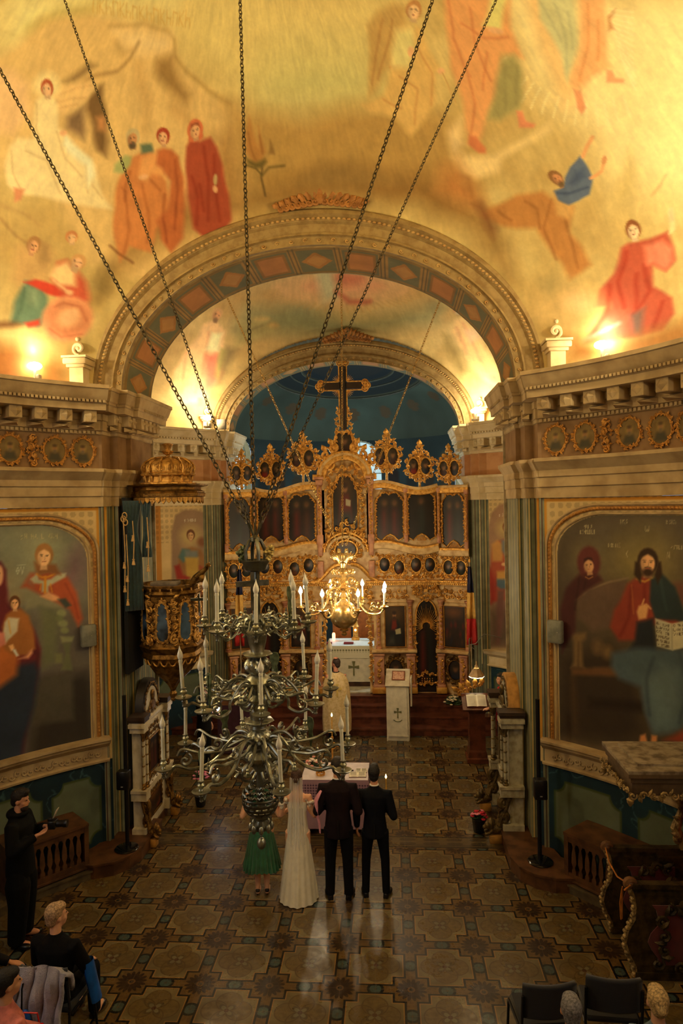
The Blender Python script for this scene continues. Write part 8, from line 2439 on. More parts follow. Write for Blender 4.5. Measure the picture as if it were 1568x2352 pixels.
# ---- flags on poles at both sides of the icon screen
def flag(label, x, y, s):
    t = thing('tricolour_flag', label, 'flag', (x, y, 0))
    b = MB(); b.tube([(0, 0, 0), (-s * .02, 0, 3.75)], .014, 7); b.build('pole', mat('pole wood', (168, 150, 120), .5), t); b = MB(); b.lathe([(.02, 3.75), (.03, 3.78), (.001, 3.86)], 8, (-s * .02, 0, 0)); b.build('finial', GOLD, t)
    for i, c in enumerate(((22, 28, 66), (214, 168, 84), (176, 30, 28))):
        b = MB(); R2 = []
        for j in range(13):
            z = 3.66 - 1.72 * j / 12; row = []
            for k in range(9):
                q = k / 8; w = .05 + .12 * (j / 12) ** .8; zz = z - .0; u = (i + q) / 3
                row.append((s * (-.04 + w * 1.4 * (q - .3)) * 1, -.03 + .035 * math.sin(q * 9 + j * .3), zz))
            R2.append(row)
        a_, c_ = ((0, 5), (4, 9), (8, 13))[i]; b.loft([[(x - s * (.10 - .02 * jj) * 0, yy, z) for x, yy, z in r] for jj, r in enumerate(R2[a_:c_])], False); o = b.build('stripe', mat('flag %d' % i, c, .7, var=.08), t); m = o.modifiers.new('cloth', 'SOLIDIFY'); m.thickness = .006
flag('blue, yellow and red flag furled on a pole at the right of the icon screen', 1.74, 15.35, 1)
flag('blue, yellow and red flag furled on a pole at the left of the icon screen', -3.42, 15.35, -1)

# ---- altar beyond the open doors
al = thing('altar_table', 'white-clothed altar table with an embroidered cross seen through the open screen doors', 'altar', (-.98, 17.3, .6))
b = MB(); b.cbox((0, 0, 1.0), (1.25, .95, .04), .01); b.build('tabletop', mat('pale blue-white cloth', (214, 222, 220), .6, var=.04), al)
skirt(1.26, .96, .14, 1.0, WCL, 'cloth', al, waves=5); skirt(1.29, .99, .72, 1.015, cloth_mat('lace border cloth', (210, 204, 180), (128, 124, 92), 46, .86, .94), 'overcloth', al, waves=3)
b = MB(); crossmark(b, .03, -.515, .50, 1.0); b.build('embroidery', OLV, al); b = MB(); b.box(-.62, .62, -.46, .46, 0, .14); b.build('plinth', WOODB, al, smooth=False)
b = MB(); b.box(-.75, .75, -1.0, -.5, 0, .03); fix(b.build('altar_carpet', mat('pale carpet', (190, 180, 150), .8), smooth=False), 'pale carpet on the floor before the altar table', 'carpet').location = (-.98, 17.3, .6)
for x, w_ in ((-.10, .14), (-.60, .10)):
    b = MB(); b.cbox((0, 0, .02), (w_ * 1.7, .14, .035), .004); fix(b.build('red_book', mat('red cloth binding', (120, 22, 30), .5)), 'closed red book at the %s of the altar table' % ('middle' if x > -.3 else 'left edge'), 'book').location = (-.98 + x, 17.05, 1.622)
t = thing('tabernacle', 'small gilt tabernacle standing at the middle of the altar', 'tabernacle', (-.93, 17.55, 1.622)); b = MB(); b.cbox((0, 0, .03), (.2, .16, .06), .01); b.cbox((0, 0, .2), (.13, .12, .28), .01); b.build('body', GOLD, t); b = MB(); b.lathe([(.10, .34), (.06, .40), (.05, .5), (.07, .52), (.02, .62), (.005, .72)], 8); b.build('roof', GOLD, t); b = MB(); b.ell((0, -.07, .26), .025); b.build('lamp_glass', FLM, t)
t = thing('standing_cross', 'brass cross standing at the right end of the altar', 'cross', (-.54, 17.5, 1.622)); b = MB(); b.lathe([(.06, 0), (.05, .03), (.015, .05), (.012, .3)], 12); b.build('base', BRASSB, t); b = MB(); b.box(-.015, .015, -.008, .008, .3, .52); b.box(-.08, .08, -.008, .008, .40, .43); b.build('cross', BRASSB, t, smooth=False)
t = thing('glass_candle', 'glowing red glass candle at the left end of the altar', 'candle', (-1.48, 17.45, 1.622)); b = MB(); b.lathe([(.03, 0), (.04, .04), (.042, .16), (.03, .2)], 12); b.build('glass', mat('glowing red glass', (255, 120, 70), .3, emit=(1, .3, .12), estr=6), t)
b = MB(); b.cbox((0, 0, 1.0), (.5, .1, 2.0), .01); t = fix(b.build('sanctuary_screen', mat('orange wood', (176, 98, 44), .4)), 'orange wooden panel standing behind the altar table', 'panel'); t.location = (-.72, 18.6, .6)
t2 = thing('bishop_chair', 'orange wooden chair back left behind the altar table', 'chair', (-1.35, 18.6, .6)); b = MB(); b.cbox((0, 0, 1.0), (.5, .08, .9), .02); b.build('backrest', _mats['orange wood'], t2); b = MB(); b.cbox((0, -.2, .5), (.5, .4, .1), .02); b.box(-.22, -.18, -.35, -.3, 0, .5); b.box(.18, .22, -.35, -.3, 0, .5); b.box(-.25, -.2, -.04, .04, 0, .6); b.box(.2, .25, -.04, .04, 0, .6); b.build('seat', _mats['orange wood'], t2)

# ---- medallion pictures on the frieze
def medal(u, z, w, h, label, s, kind=0):
    a = u / NR; R = NR - .045
    t = thing('frieze_medallion', label, 'medallion', (X0 + R * math.sin(a), NY + R * math.cos(a), z), -a, None)
    b = MB()
    if kind == 0:
        outline_panel('portrait', ovalpts(0, 0, w * .40, h * .42, 16), .0, t, int(abs(u) * 100) % 97, 'fresco', 16, thick=0, matn=PAINT)
        b.tube([(p[0], -.005, p[1]) for p in ovalpts(0, 0, w * .42, h * .44)], .012, 5, closed=True); carve(b, ovalpts(0, 0, w * .46, h * .47, 18) + [(w * .46, 0)], .055, 0, int(abs(u) * 10), k=6)
    else: carve(b, [(0, -h * .45), (.03, -.1), (-.03, .05), (0, h * .45)], .10, 0, 3, k=7); carve(b, ovalpts(0, 0, w * .3, h * .42, 10), .05, 0, 4, k=6)
    b.build('frame' if kind == 0 else 'scrollwork', GILT_F, t)
for s, us in ((-1, (3.66, 4.05, 4.35, 4.65)), (1, (3.65, 4.08, 4.39, 4.71, 5.14, 5.52))):
    for i, u in enumerate(us):
        side = 'left' if s < 0 else 'right'; kd = 1 if (i == 2) else 0
        od = ('first', 'second', 'third', 'fourth', 'fifth', 'sixth')[i]
        medal(s * u, 5.92, .36 if not kd else .2, .42, ('gold scrollwork drop, %s motif from the arch on the %s frieze' if kd else 'painted saint medallion, %s from the arch on the %s nave frieze') % (od, side), s, kd)

# ================================================================ people
SKIN = mat('skin', (206, 150, 118), .55, var=.05); SKIN_P = mat('pale skin', (222, 170, 138), .55, var=.05)
V = Vector
def rings(prof, n=20): return [[(cx + rx * math.cos(2 * math.pi * k / n), cy + ry * math.sin(2 * math.pi * k / n), z) for k in range(n)] for z, rx, ry, cx, cy in prof]


def hand(b, w, d, nrm, curl=.5, thumb=1):
    """palm, four jointed fingers and a thumb leaving the side of the palm"""
    d = V(d).normalized(); nrm = V(nrm); nrm = (nrm - d * nrm.dot(d)).normalized(); sd = d.cross(nrm) * thumb; w = V(w)
    for k in range(4):
        o = (k - 1.5) * .019; L = (.072, .080, .075, .060)[k]
        b.tube([w + sd * o * .5, w + d * .045 + sd * o * .9, w + d * .085 + sd * o], [.018, .016, .0125], 7)
        p = w + d * .085 + sd * o; dd = d.copy(); pts = [p]
        for j in range(3):
            a = curl * (.9 if j else .6); dd = (dd * math.cos(a) - nrm * math.sin(a)).normalized(); p = p + dd * L * (.42, .32, .26)[j]; pts.append(p)
        b.tube(pts, [.0105, .0095, .0085, .007], 7); b.ell(pts[-1], .007, 6, 4)
    t0 = w + d * .025 - sd * .025
    b.tube([t0, t0 - sd * .025 + d * .03 - nrm * .01, t0 - sd * .028 + d * .06 - nrm * .018, t0 - sd * .02 + d * .082 - nrm * .024], [.015, .0125, .011, .008], 7)


def human(name_label, loc, rz, k=1.0, arms=None, sit=False, look=0.0, nod=0.0, skin=None, hair=((40, 28, 20), 'short'), top=None, bottom=None, slim=1.0, beard=None, vox=.011, legs=None, shoes=(14, 14, 16), feet_apart=.11):
    """arms: for left then right (elbow, wrist, hand direction, back-of-hand normal, curl)"""
    t = thing('person', name_label, 'person', loc, rz, None, k); skin = skin or SKIN
    hz = .50 if sit else .93; up = hz - .93
    sh = .185 * slim
    H = [V((s * .09, 0, hz)) for s in (-1, 1)]
    if sit: K = [V((s * .11, .42, .50)) for s in (-1, 1)]; A = [V((s * .12, .42, .09)) for s in (-1, 1)]
    else: K = [V((s * feet_apart, .015, .50)) for s in (-1, 1)]; A = [V((s * feet_apart * 1.08, -.02, .09)) for s in (-1, 1)]
    b = MB()
    b.loft(rings([(hz - .08, .13, .10, 0, 0), (hz + .05, .15 * slim, .11, 0, 0), (hz + .22, .125 * slim, .095, 0, 0), (hz + .38, .155 * slim, .11, 0, .005), (hz + .48, .165 * slim, .10, 0, 0), (hz + .53, .10 * slim, .075, 0, -.01), (hz + .57, .055, .055, 0, -.01)]), True, True)
    b.tube([(0, -.01, hz + .52), (0, .0, hz + .68)], [.058, .05], 10)
    hc = V((0, .02, hz + .70 + .04)); Rh = Matrix.Translation(hc) @ Matrix.Rotation(look, 4, 'Z') @ Matrix.Rotation(nod, 4, 'X')
    b.T = Rh
    b.ell((0, -.012, .02), (.073, .092, .098), 20, 14); b.ell((0, .03, -.045), (.055, .062, .07), 16, 10); b.ell((0, .06, -.085), (.026, .024, .024))
    b.tube([(0, .082, .015), (0, .103, -.02), (0, .092, -.03)], [.008, .013, .010], 7)
    for s in (-1, 1): b.ell((s * .075, -.005, -.012), (.010, .018, .030)); b.ell((s * .028, .072, .022), (.018, .012, .008)); b.ell((s * .04, .05, -.03), (.022, .022, .02))
    b.ell((0, .088, -.052), (.022, .009, .006)); b.T = None
    arms = arms or [((-.25, -.03, .22), (-.22, .06, -.03), (0, .2, -1), (-1, 0, 0), .3), ((.25, -.03, .22), (.22, .06, -.03), (0, .2, -1), (1, 0, 0), .3)]
    JA = []
    for i, (el, wr, hd, nm, cu) in enumerate(arms):
        s = (-1, 1)[i]; S0 = V((s * sh, -.01, hz + .485)); E = V(el) + V((0, 0, hz)); Wr = V(wr) + V((0, 0, hz)); JA.append((S0, E, Wr))
        b.tube([V((s * .08, 0, hz + .47)), S0, (S0 + E) / 2, E], [.05, .052, .045, .038], 10); b.tube([E, (E * .65 + Wr * .35), Wr], [.038, .037, .024], 10); b.ell(E, .038)
        hand(b, Wr, hd, nm, cu, -s)
    if legs is not False:
        for i in range(2):
            b.tube([H[i], (H[i] + K[i]) / 2, K[i]], ([.068, .062, .048] if bottom else [.088, .075, .055]), 12); b.tube([K[i], K[i] * .68 + A[i] * .32 + V((0, -.012, 0)), A[i]], ([.045, .043, .03] if bottom else [.052, .054, .034]), 12); b.ell(K[i], .047); b.ell(A[i] + V((0, .06, -.045)), (.042, .12, .038)); b.ell(A[i] + V((0, 0, -.04)), (.036, .05, .045))
    remesh(b, 'body', skin, t, vox, 3)
    # eyes
    b = MB(); b.T = Rh
    for s in (-1, 1): b.ell((s * .028, .083, .010), (.011, .006, .006), 8, 6)
    b.build('eyes', mat('dark eye', (34, 24, 20), .3), t)
    hcol, ht = hair
    hm = mat('hair %d %d %d' % hcol, hcol, .6, var=.25, scale=60, bump=.5, bscale=90)
    if ht:
        b = MB(); b.T = Rh
        b.ell((0, -.026, .036), (.082, .090, .094), 20, 12)
        if ht != 'bald': b.ell((0, .02, .075), (.066, .068, .045), 14, 8)
        b.ell((0, -.055, -.02), (.066, .055, .07), 16, 10)
        if ht == 'quiff': b.ell((0, .045, .10), (.055, .045, .035)); b.ell((0, 0, .105), (.06, .06, .035))
        if ht == 'bun': b.ell((0, -.115, .0), (.035, .035, .035)); b.ell((0, -.085, .02), (.05, .04, .05))
        if ht == 'long': b.ell((0, -.06, -.09), (.085, .05, .12)); b.ell((-.06, .0, -.05), (.03, .06, .1)); b.ell((.06, .0, -.05), (.03, .06, .1))
        if ht == 'crop': pass
        remesh(b, 'hair', hm, t, .009, 2)
    if beard:
        b = MB(); b.T = Rh; b.ell((0, .05, -.085), (.052, .05, .05), 14, 8); b.ell((0, .07, -.13), (.035, .03, .05 if beard[1] else .01)); remesh(b, 'beard', mat('hair %d %d %d' % beard[0], beard[0], .7, var=.3, scale=60), t, .009, 2)
    if top:
        col, style, pad, hem = top
        b = MB(); p = pad
        b.loft(rings([(hz + hem, .165 * slim + p, .125 + p, 0, -.0), (hz + .02, .158 * slim + p, .122 + p, 0, 0), (hz + .20, .135 * slim + p, .108 + p, 0, 0), (hz + .36, .165 * slim + p, .12 + p, 0, 0), (hz + .46, .185 * slim + p, .11 + p, 0, -.005), (hz + .525, .135 * slim + p * .6, .085 + p * .5, 0, -.01), (hz + .575, .062 + p * .2, .062 + p * .2, 0, -.008), (hz + .60, .058, .058, 0, -.006)], 24), True, True)
        for i, (S0, E, Wr) in enumerate(JA if style != 'bare' else ()):
            s = (-1, 1)[i]; W2 = E + (Wr - E) * .93
            b.tube([V((s * .10, 0, hz + .475)), S0 + V((s * .005, 0, .005)), (S0 + E) / 2, E], [.06, .062 + p * .6, .056 + p * .6, .05 + p * .6], 12); b.tube([E, (E + W2) / 2, W2], [.05 + p * .6, .046 + p * .5, .036 + p * .4], 12); b.ell(E, .05 + p * .6)
        if style == 'hood': b.ell((0, -.07, hz + .58), (.10, .075, .06)); b.tube([(.09 * math.cos(a), .0 + .09 * math.sin(a), hz + .59) for a in [q * .524 for q in range(12)]], .028, 7, closed=True)
        m = mat('cloth %d %d %d' % col, col, .85, var=.12, scale=14, bump=.12, bscale=18, spec=.2)
        remesh(b, {'hood': 'hoodie', 'suit': 'jacket'}.get(style, 'top'), m, t, .012, 3)
        if style == 'suit':
            b = MB(); b.tube([(.055 * math.cos(a), -.008 + .058 * math.sin(a), hz + .605) for a in [q * .524 for q in range(12)]], .010, 6, closed=True); b.build('collar', mat('white collar', (225, 222, 215), .7), t)
            b = MB(); b.box(-.003, .003, -.135 - p, -.125 - p * .8, hz + hem, hz + .12); b.build('vent', mat('cloth shadow seam', (6, 6, 8), .9), t, smooth=False)
    if bottom:
        b = MB(); m = mat('cloth %d %d %d' % bottom[0], bottom[0], .85, var=.12, scale=14, bump=.12, bscale=18, spec=.2); w = bottom[1]
        b.loft(rings([(hz - .10, .155, .115, 0, 0), (hz + .0, .155, .12, 0, 0), (hz + .12, .14, .11, 0, 0)]), True, True)
        for i in range(2):
            b.tube([H[i] + V((0, 0, -.03)), (H[i] + K[i]) / 2, K[i]], [.10, .088 * w, .072 * w], 12); b.tube([K[i], (K[i] + A[i]) / 2, A[i] + V((0, 0, -.03))], [.072 * w, .066 * w, .06 * w], 12); b.ell(K[i], .072 * w)
        remesh(b, 'trousers', m, t, .013, 3)
    if shoes and legs is not False:
        sm = mat('shoe %d' % shoes[0], shoes, .3, var=.05)
        for i in range(2):
            b = MB()
            a = A[i]; c = (1, -1)[i] * -.25 if not sit else 0
            b.T = Matrix.Translation((a.x, a.y, 0)) @ Matrix.Rotation(-c, 4, 'Z')
            b.ell((0, .10, .035), (.05, .10, .036), 14, 8); b.ell((0, -.005, .045), (.043, .055, .045), 14, 8); b.box(-.036, .036, -.05, .01, 0, .03)
            remesh(b, 'shoe', sm, t, .010, 2)
    return t


bentL = ((-.26, -.06, .20), (-.13, .20, .24), (.6, .8, 0), (0, 0, 1), .9); bentR = ((.26, -.06, .20), (.13, .20, .24), (-.6, .8, 0), (0, 0, 1), .9)
hangL = ((-.245, -.04, .22), (-.25, .03, -.01), (.02, .25, -1), (-1, 0, 0), .45)
g = human('groom from behind in a very dark burgundy suit, middle of the couple', (-.74, 8.86, 0), R_(2), 1.02, [bentL, bentR], top=((22, 11, 17), 'suit', .012, -.13), bottom=((10, 8, 13), 1.0), hair=((34, 24, 20), 'short'))
b = MB(); b.T = Matrix.Translation((-.27, -.09, 1.18)); b.tube([(.06, .03, .22), (-.0, .0, .1), (.0, .02, -.05), (.03, .05, -.2), (.04, .04, -.33)], [.035, .045, .05, .035, .02], 8, flat=.4); b.build('pink_sash', mat('pink satin', (220, 150, 170), .4), g)
human('best man from behind in a navy suit, right of the groom', (-.27, 8.92, 0), R_(-3), .95, [hangL, bentR], top=((7, 9, 18), 'suit', .010, -.10), bottom=((6, 8, 16), .88), hair=((20, 16, 16), 'quiff'), slim=.97, feet_apart=.13)
# bride
GOWN = mat('ivory satin gown', (222, 218, 206), .5, var=.04, bump=.06, bscale=8); LACE = mat('lace', (236, 226, 210), .8, var=.08, bump=.9, bscale=90)
br_ = human('bride from behind in a long white gown with lace sleeves and veil', (-1.27, 8.86, 0), R_(0), .93, [((-.24, .0, .22), (-.12, .2, .24), (.5, .8, 0), (0, 0, 1), .8), ((.24, .0, .22), (.12, .2, .24), (-.5, .8, 0), (0, 0, 1), .8)], skin=SKIN_P, hair=((70, 44, 30), 'bun'), slim=.88, shoes=None)
b = MB(); n = 96; R2 = []
for j in range(22):
    q = j / 21; z = 1.14 - 1.13 * q; r = .128 + .145 * q ** 1.1; row = []
    for i in range(n):
        a = 2 * math.pi * i / n; rr = r * (1 + .035 * q * math.sin(a * 17 + q * 2) + .02 * q * math.sin(a * 7)); row.append((rr * math.cos(a) * 1.0, rr * math.sin(a) * .95 - .03 * q * q * max(0, -math.sin(a)), z))
    R2.append(row)
b.loft(list(reversed([rings([(1.38, .135, .10, 0, 0)], n)[0], rings([(1.30, .145, .11, 0, 0)], n)[0], rings([(1.2, .128, .10, 0, 0)], n)[0]][::1]))[::-1] + R2, True); b.build('gown', GOWN, br_)
b = MB(); rnd = random.Random(6)
for s in (-1, 1):
    for i in range(26): q = rnd.random(); a = rnd.uniform(0, 6.28); b.ell((s * (.15 + .10 * q) + .04 * math.cos(a), -.01 + .055 * math.sin(a), 1.41 - .17 * q), rnd.uniform(.018, .034), 7, 5)
remesh(b, 'lace_sleeves', LACE, br_, .009, 1)
vm, nt_, b_, oc_ = base_mat('sheer veil'); b_.inputs['Base Color'].default_value = (.85, .83, .8, 1); b_.inputs['Alpha'].default_value = .42; b_.inputs['Roughness'].default_value = .7
b = MB(); R2 = []
for j in range(16):
    q = j / 15; row = []
    for i in range(25): u = (i / 24 - .5); row.append(((.09 + .04 * q) * u * 2 + .008 * math.sin(u * 50), -.10 - .07 * q ** .8 + .05 * (2 * u) ** 2 - .018 * math.cos(u * 38 + q), 1.70 - 1.25 * q))
    R2.append(row)
b.loft(R2, False); b.build('veil', vm, br_)
# bridesmaid
GRN = mat('green pleated chiffon', (30, 92, 62), .6, sheen=.3, var=.15)
md = human('bridesmaid in a green pleated skirt and black heels, left of the bride', (-1.76, 8.93, 0), R_(6), .93, [bentL, bentR], skin=SKIN_P, hair=((60, 40, 28), 'long'), slim=.86, top=((34, 80, 58), 'bare', .004, -.02), shoes=None, feet_apart=.06)
b = MB(); R2 = []
for j in range(14):
    q = j / 13; z = 1.05 - .66 * q; r = .13 + .13 * q; R2.append([((r * (1 + .05 * (q + .2) * math.sin(a * 24))) * math.cos(a), (r * (1 + .05 * (q + .2) * math.sin(a * 24))) * math.sin(a), z + .02 * math.sin(a * 3) * q) for a in [2 * math.pi * i / 144 for i in range(144)]])
b.loft(R2, True); b.build('skirt', GRN, md)
b = MB()
for s in (-1, 1): b.ell((s * .065, .06, .03), (.038, .08, .03), 12, 7); b.ell((s * .065, -.03, .06), (.034, .045, .04), 12, 7); b.tube([(s * .065, -.05, .06), (s * .065, -.055, 0)], [.018, .008], 6)
remesh(b, 'heels', mat('black suede', (12, 12, 14), .6), md, .009, 1)
# priest
PR = mat('cream brocade', (218, 194, 146), .5, var=.1, scale=22, col2=(196, 168, 112), bump=.12, bscale=30)
pr = human('priest in a cream and gold robe facing the altar, beside the icon stand', (-1.22, 14.72, 0), R_(10), 1.0, [((-.19, -.02, .22), (-.1, .18, .25), (.6, .8, 0), (0, 0, 1), .9), ((.19, -.02, .22), (.1, .18, .25), (-.6, .8, 0), (0, 0, 1), .9)], look=R_(50), hair=((60, 44, 40), 'bald'), beard=((34, 26, 24), True), bottom=((18, 18, 24), 1.1), skin=mat('ruddy skin', (200, 136, 110), .55))
b = MB(); R2 = []
for z, r, ry in ((1.50, .07, .07), (1.47, .13, .10), (1.43, .20, .13), (1.30, .26, .17), (1.1, .29, .20), (.8, .30, .22), (.5, .31, .23), (.30, .30, .23)): R2.append([(r * (1 + .03 * math.sin(a * 9 + z * 3)) * math.cos(a), ry * (1 + .04 * math.sin(a * 9 + z * 3)) * math.sin(a) - .02 * (1.5 - z), z - .06 * abs(math.cos(a)) * (z < .4)) for a in [2 * math.pi * i / 72 for i in range(72)]])
b.loft(R2, True); b.build('robe', PR, pr)
b = MB(); crossmark(b, 0, -.235, 1.18, .75); b.build('back_cross', mat('gold embroidery', (214, 186, 100), .5), pr)
b = MB(); b.tube([(.066 * math.cos(a), .07 * math.sin(a), 1.50) for a in [q * .524 for q in range(12)]], .012, 6, closed=True); b.build('collar', mat('cloth 18 18 24', (18, 18, 24)), pr)
b = MB(); b.ell((.0, -.022, .10), (.05, .055, .022)); b.T = None; o = b.build('crown_of_head', _mats['ruddy skin'], pr); o.location = (0, 0, 1.695)
# photographer with camera
ph = human('bearded photographer in black hoodie and wide trousers by the left radiator cover', (-4.42, 7.82, 0), R_(-84), 1.01, [((-.25, .05, .25), (-.09, .26, .38), (.5, .8, .2), (0, -.2, -1), .9), ((.26, .02, .24), (.10, .24, .36), (-.4, .8, .2), (.2, 0, -1), .9)], top=((8, 9, 11), 'hood', .03, -.12), bottom=((6, 7, 9), 1.6), hair=((26, 18, 15), 'quiff'), beard=((44, 30, 24), False), nod=R_(-8), skin=SKIN, vox=.0095)
cm = thing('video_camera', 'black video camera with flip-out screen held by the photographer', 'camera', (-4.42 + .37, 7.82 + .03, 1.39), R_(-84))
b = MB(); b.cbox((0, .02, 0), (.12, .09, .09), .01); b.cbox((0, .0, .055), (.05, .07, .03), .006); b.build('body', BLACK, cm)
b = MB(); b.T = Matrix.Rotation(R_(-90), 4, 'X'); b.lathe([(.035, .05), (.04, .07), (.038, .14), (.045, .15), (.045, .19), (.038, .19)], 20); b.build('lens', BLACK, cm)
b = MB(); b.T = Matrix.Translation((-.02, .05, .12)) @ Matrix.Rotation(R_(-25), 4, 'X'); b.cbox((0, 0, 0), (.08, .008, .11), .002); b.build('screen', mat('pale screen', (190, 180, 160), .4), cm)
# man with a lamp behind the white shrine, cantor behind the right one
human('man in black with a bright lamp, behind the white shrine', (-3.62, 12.95, 0), R_(-100), .97, [hangL, ((.26, .1, .28), (.20, .30, .34), (0, 1, .1), (0, 0, 1), .9)], top=((12, 12, 14), 'top', .015, -.1), bottom=((12, 12, 15), 1.1), hair=((60, 50, 44), 'short'), vox=.014)
t = thing('hand_lamp', 'bright white lamp shining in the hand of the man behind the white shrine', 'lamp', (-3.62 + .36, 12.70, 1.30)); b = MB(); b.ell((.0, -.02, .0), (.035, .035, .035)); b.build('bulb', mat('cold lamp glow', (235, 240, 255), .4, emit=(.85, .92, 1), estr=55), t); b = MB(); b.cbox((0, .04, 0), (.07, .05, .07), .01); b.tube([(0, .04, 0), (-.02, .06, -.12)], .014, 6); b.build('housing', BLACK, t)
l = light('hand lamp beam', 'SPOT', (.05, -.02, 0), 9, (.8, .88, 1), .03, (1.5, 1.5, -1.6), 70, .8); l.parent = t
ca = human('cantor in a red sleeved robe reaching over the lectern, behind the right shrine', (2.12, 13.62, 0), R_(95), .97, [((-.26, .05, .25), (-.2, .30, .22), (0, 1, -.1), (0, 0, 1), .4), ((.26, .05, .25), (.14, .26, .24), (0, 1, 0), (0, 0, 1), .5)], top=((150, 26, 22), 'top', .015, -.1), bottom=((16, 18, 26), 1.0), hair=((50, 44, 40), 'short'), vox=.014)
pc = thing('purple_cloth_stand', 'stand under a deep purple cloth behind the white shrine, left of the steps', 'table', (-3.15, 14.2, 0)); b = MB(); b.box(-.42, .42, -.3, .3, 0, 1.0); b.build('table', WOODB, pc, smooth=False); skirt(.88, .64, .04, 1.02, mat('purple velvet', (64, 26, 56), .85, sheen=.4), 'cloth', pc, waves=6)
bouquet('red_flowers', 'red flowers with glowing candles on the purple-clothed stand', (-3.1, 14.15, 1.03), .18, 30, [(150, 30, 24), (196, 60, 40)], seed=12)
for i, (x, y, d) in enumerate(((-2.92, 14.02, 'right'), (-3.36, 14.02, 'left'))): t = thing('votive_candle', 'small burning candle on the purple stand, %s one' % d, 'candle', (x, y, 1.025)); b = MB(); b.lathe([(.02, 0), (.02, .06)], 8); b.build('wax', mat('yellow wax', (224, 170, 70), .5), t); flame((0, 0, .06), t, 1.4)

# ---- chairs and seated guests
CH = mat('black chair cloth', (20, 24, 34), .8, sheen=.2)
def chair(label, loc, rz, group=None):
    t = thing('chair', label, 'chair', loc, rz, group)
    b = MB(); b.cbox((0, .02, .46), (.46, .42, .055), .022); b.build('seat', CH, t)
    b = MB(); R2 = [[(x, -.22 - .05 * (1 - (x / .24) ** 2) - (z - .6) * .12 + o, z) for x in [-.24 + .06 * i for i in range(9)]] for o in (0,) for z in (.58, .60, .75, .86, .885)]; b.loft(R2, False); o = b.build('backrest', CH, t); m = o.modifiers.new('pad', 'SOLIDIFY'); m.thickness = .04
    for s in (-1, 1):
        b = MB(); b.tube([(s * .24, -.26, .80), (s * .24, -.22, .5), (s * .245, -.27, .0)], .013, 7); b.build('leg', BLACK, t)
        b = MB(); b.tube([(s * .24, -.2, .44), (s * .24, .2, .44), (s * .245, .26, 0)], .013, 7); b.build('leg', BLACK, t)
    return t
c0 = chair('empty black chair at the lower right, nearer the aisle', (1.28, 6.32, 0), R_(6), None)
def chair2(label, loc, rz): t = dup(c0); t.location = loc; t.rotation_euler = (0, 0, rz); t['label'] = label; return t
chair2('empty black chair at the lower right, nearest the throne', (1.90, 6.42, 0), R_(-4))
chair2('black chair under the short-haired man, with a fur coat over its back', (-3.24, 6.34, 0), R_(-4))
lap = [((-.26, .08, .24), (-.10, .34, .12), (.3, .8, -.3), (0, 0, 1), .5), ((.26, .08, .24), (.12, .34, .12), (-.3, .8, -.3), (0, 0, 1), .5)]
human('seated man with short blond hair in a black jacket, lower left', (-3.23, 6.30, 0), R_(-8), 1.0, lap, True, R_(-34), top=((5, 5, 8), 'top', .02, -.08), bottom=((16, 18, 26), 1.0), hair=((176, 146, 112), 'crop'), skin=SKIN_P)
b = MB(); R2 = [[(.20 + .04 * math.sin(a) + .05 * q, .1 + .07 * math.cos(a) + .05 * q, .80 - .40 * q) for a in [i * .524 for i in range(13)]] for q in [j / 8 for j in range(9)]]; b.loft(R2, True); o = fix(b.build('blue_scarf', mat('bright blue satin', (14, 84, 176), .35)), 'bright blue satin scarf hanging beside the seated blond man', 'scarf'); o.location = (-3.16, 6.28, 0); o.rotation_euler.z = R_(-10)
FUR = mat('grey lilac fur', (196, 194, 216), .95, var=.2, scale=7, bump=1.0, bscale=110, sheen=.6, col2=(150, 150, 178))
fc = thing('fur_coat', 'grey fur coat draped over the back of the chair at lower left', 'coat', (-3.24, 6.32, 0), R_(-4))
b = MB(); R2 = []
for j in range(18):
    q = j / 17; row = []
    for i in range(33):
        u = i / 32 - .5; z = .93 - .9 * abs(q * 1.25 - .22) if q > .176 else .93 - .9 * (.176 - q) * 1.5; y = -.30 - .10 * max(0, q - .15) if q > .17 else -.22 + .2 * (.17 - q)
        row.append((u * (.50 + .08 * q) + .015 * math.sin(q * 9), y - .035 * math.sin(u * 26 + q * 3) * (q > .2) - .02 * math.sin(q * 20 + u * 9), z - .04 * (2 * u) ** 2))
    R2.append(row)
b.loft(R2, False); o = b.build('pelt', FUR, fc); m = o.modifiers.new('pile', 'SOLIDIFY'); m.thickness = .035
for u in (-.20, -.10): b = MB(); b.tube([(u, -.24, .90), (u, -.33, .93), (u, -.40, .80), (u - .0, -.42, .45)], .009, 5, flat=.4); b.build('strap', BLACK, fc)
b = MB(); b.ell((-.06, -.42, .55), (.05, .03, .09)); b.build('blue_lining', mat('bright blue satin', (14, 84, 176), .35), fc)
human('seated woman with dark hair in a salmon pink top, bottom left corner', (-3.19, 5.38, 0), R_(-35), 1.0, lap, True, R_(-15), top=((206, 124, 116), 'top', .015, -.08), bottom=((30, 30, 40), 1.0), hair=((20, 18, 20), 'short'), skin=SKIN_P, slim=.95)
chair2('black chair under the woman in pink, bottom left corner', (-3.21, 5.38, 0), R_(-35))
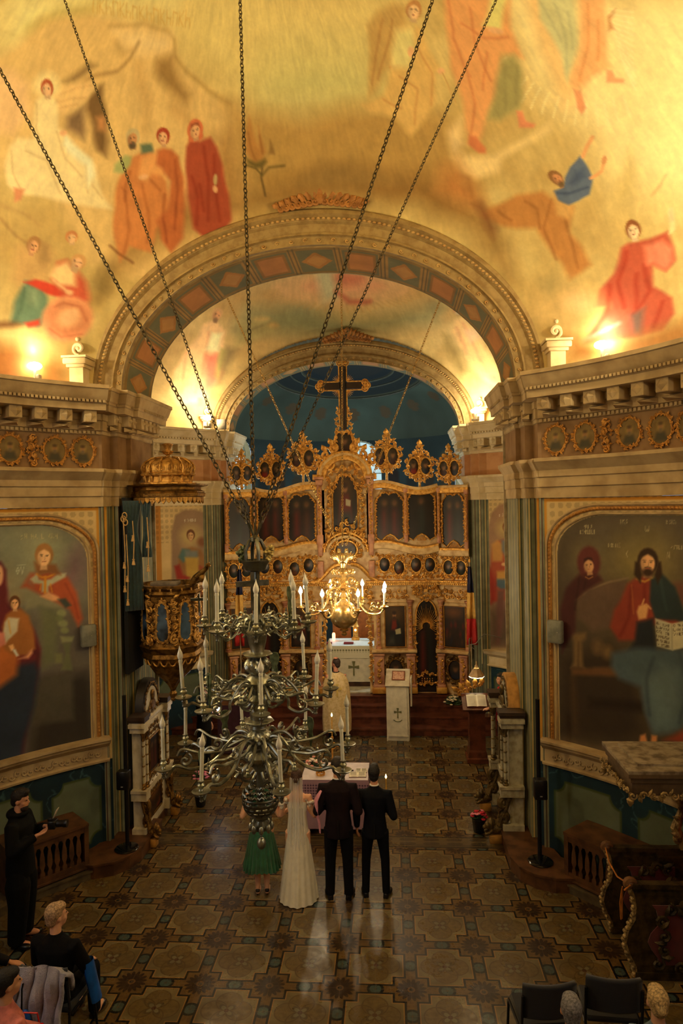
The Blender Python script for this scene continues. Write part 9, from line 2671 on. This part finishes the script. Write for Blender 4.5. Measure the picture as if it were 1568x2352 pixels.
human('seated guest in dark navy at the left edge behind the woman in pink', (-4.02, 6.25, 0), R_(-50), 1.0, lap, True, 0, top=((16, 18, 30), 'top', .02, -.08), bottom=((18, 20, 32), 1.05), hair=((40, 30, 26), 'short'))
chair2('black chair under the guest in dark navy, left edge', (-4.04, 6.25, 0), R_(-50))
b = MB(); b.cbox((0, 0, 0), (.26, .08, .2), .03); b.tube([(-.08, 0, .09), (-.06, 0, .2), (.06, 0, .2), (.08, 0, .09)], .008, 5); o = fix(b.build('red_handbag', mat('bright red leather', (210, 34, 24), .4)), 'bright red handbag on the floor at the bottom left', 'bag'); o.location = (-3.22, 5.80, .49)
human('seated guest with grey hair seen from behind, bottom right', (1.30, 5.30, 0), R_(-5), .98, lap, True, 0, top=((30, 30, 36), 'top', .02, -.08), bottom=((20, 20, 26), 1.0), hair=((128, 128, 134), 'short'))
chair2('black chair under the grey-haired guest, bottom right', (1.30, 5.28, 0), R_(-5))
human('seated woman with blonde hair in a low bun and a pale blue top, bottom right', (1.98, 5.42, 0), R_(-8), .98, lap, True, R_(5), top=((120, 140, 160), 'top', .012, -.08), bottom=((40, 44, 54), 1.0), hair=((196, 168, 116), 'bun'), skin=SKIN_P, slim=.92)
chair2('black chair under the blonde woman, bottom right', (1.98, 5.40, 0), R_(-8))
t = thing('tall_taper', 'thin lit candle held in front of the best man', 'candle', (-.12, 9.2, 1.12)); b = MB(); b.tube([(0, 0, 0), (0, 0, .30)], .008, 6); b.build('wax', mat('yellow wax', (224, 170, 70), .5), t); flame((0, 0, .30), t, 1.2)

# ---- things that repeat share a group
GROUPS = {'chair': 'black cloth chairs', 'cornice_floodlight': 'floodlights on the cornices', 'column_loudspeaker': 'loudspeakers on poles', 'wall_speaker': 'grey wall speakers',
          'radiator_cover': 'slatted radiator covers', 'icon_shrine': 'carved icon shrines', 'tricolour_flag': 'flags beside the icon screen', 'red_book': 'red books on the altar',
          'votive_candle': 'small candles on the purple stand', 'open_book': 'open books on the wedding table', 'frieze_medallion': 'medallions on the nave frieze'}
for o in list(S.objects):
    g = GROUPS.get(o.name.split('.')[0])
    if g and o.parent is None and 'category' in o: o['group'] = g
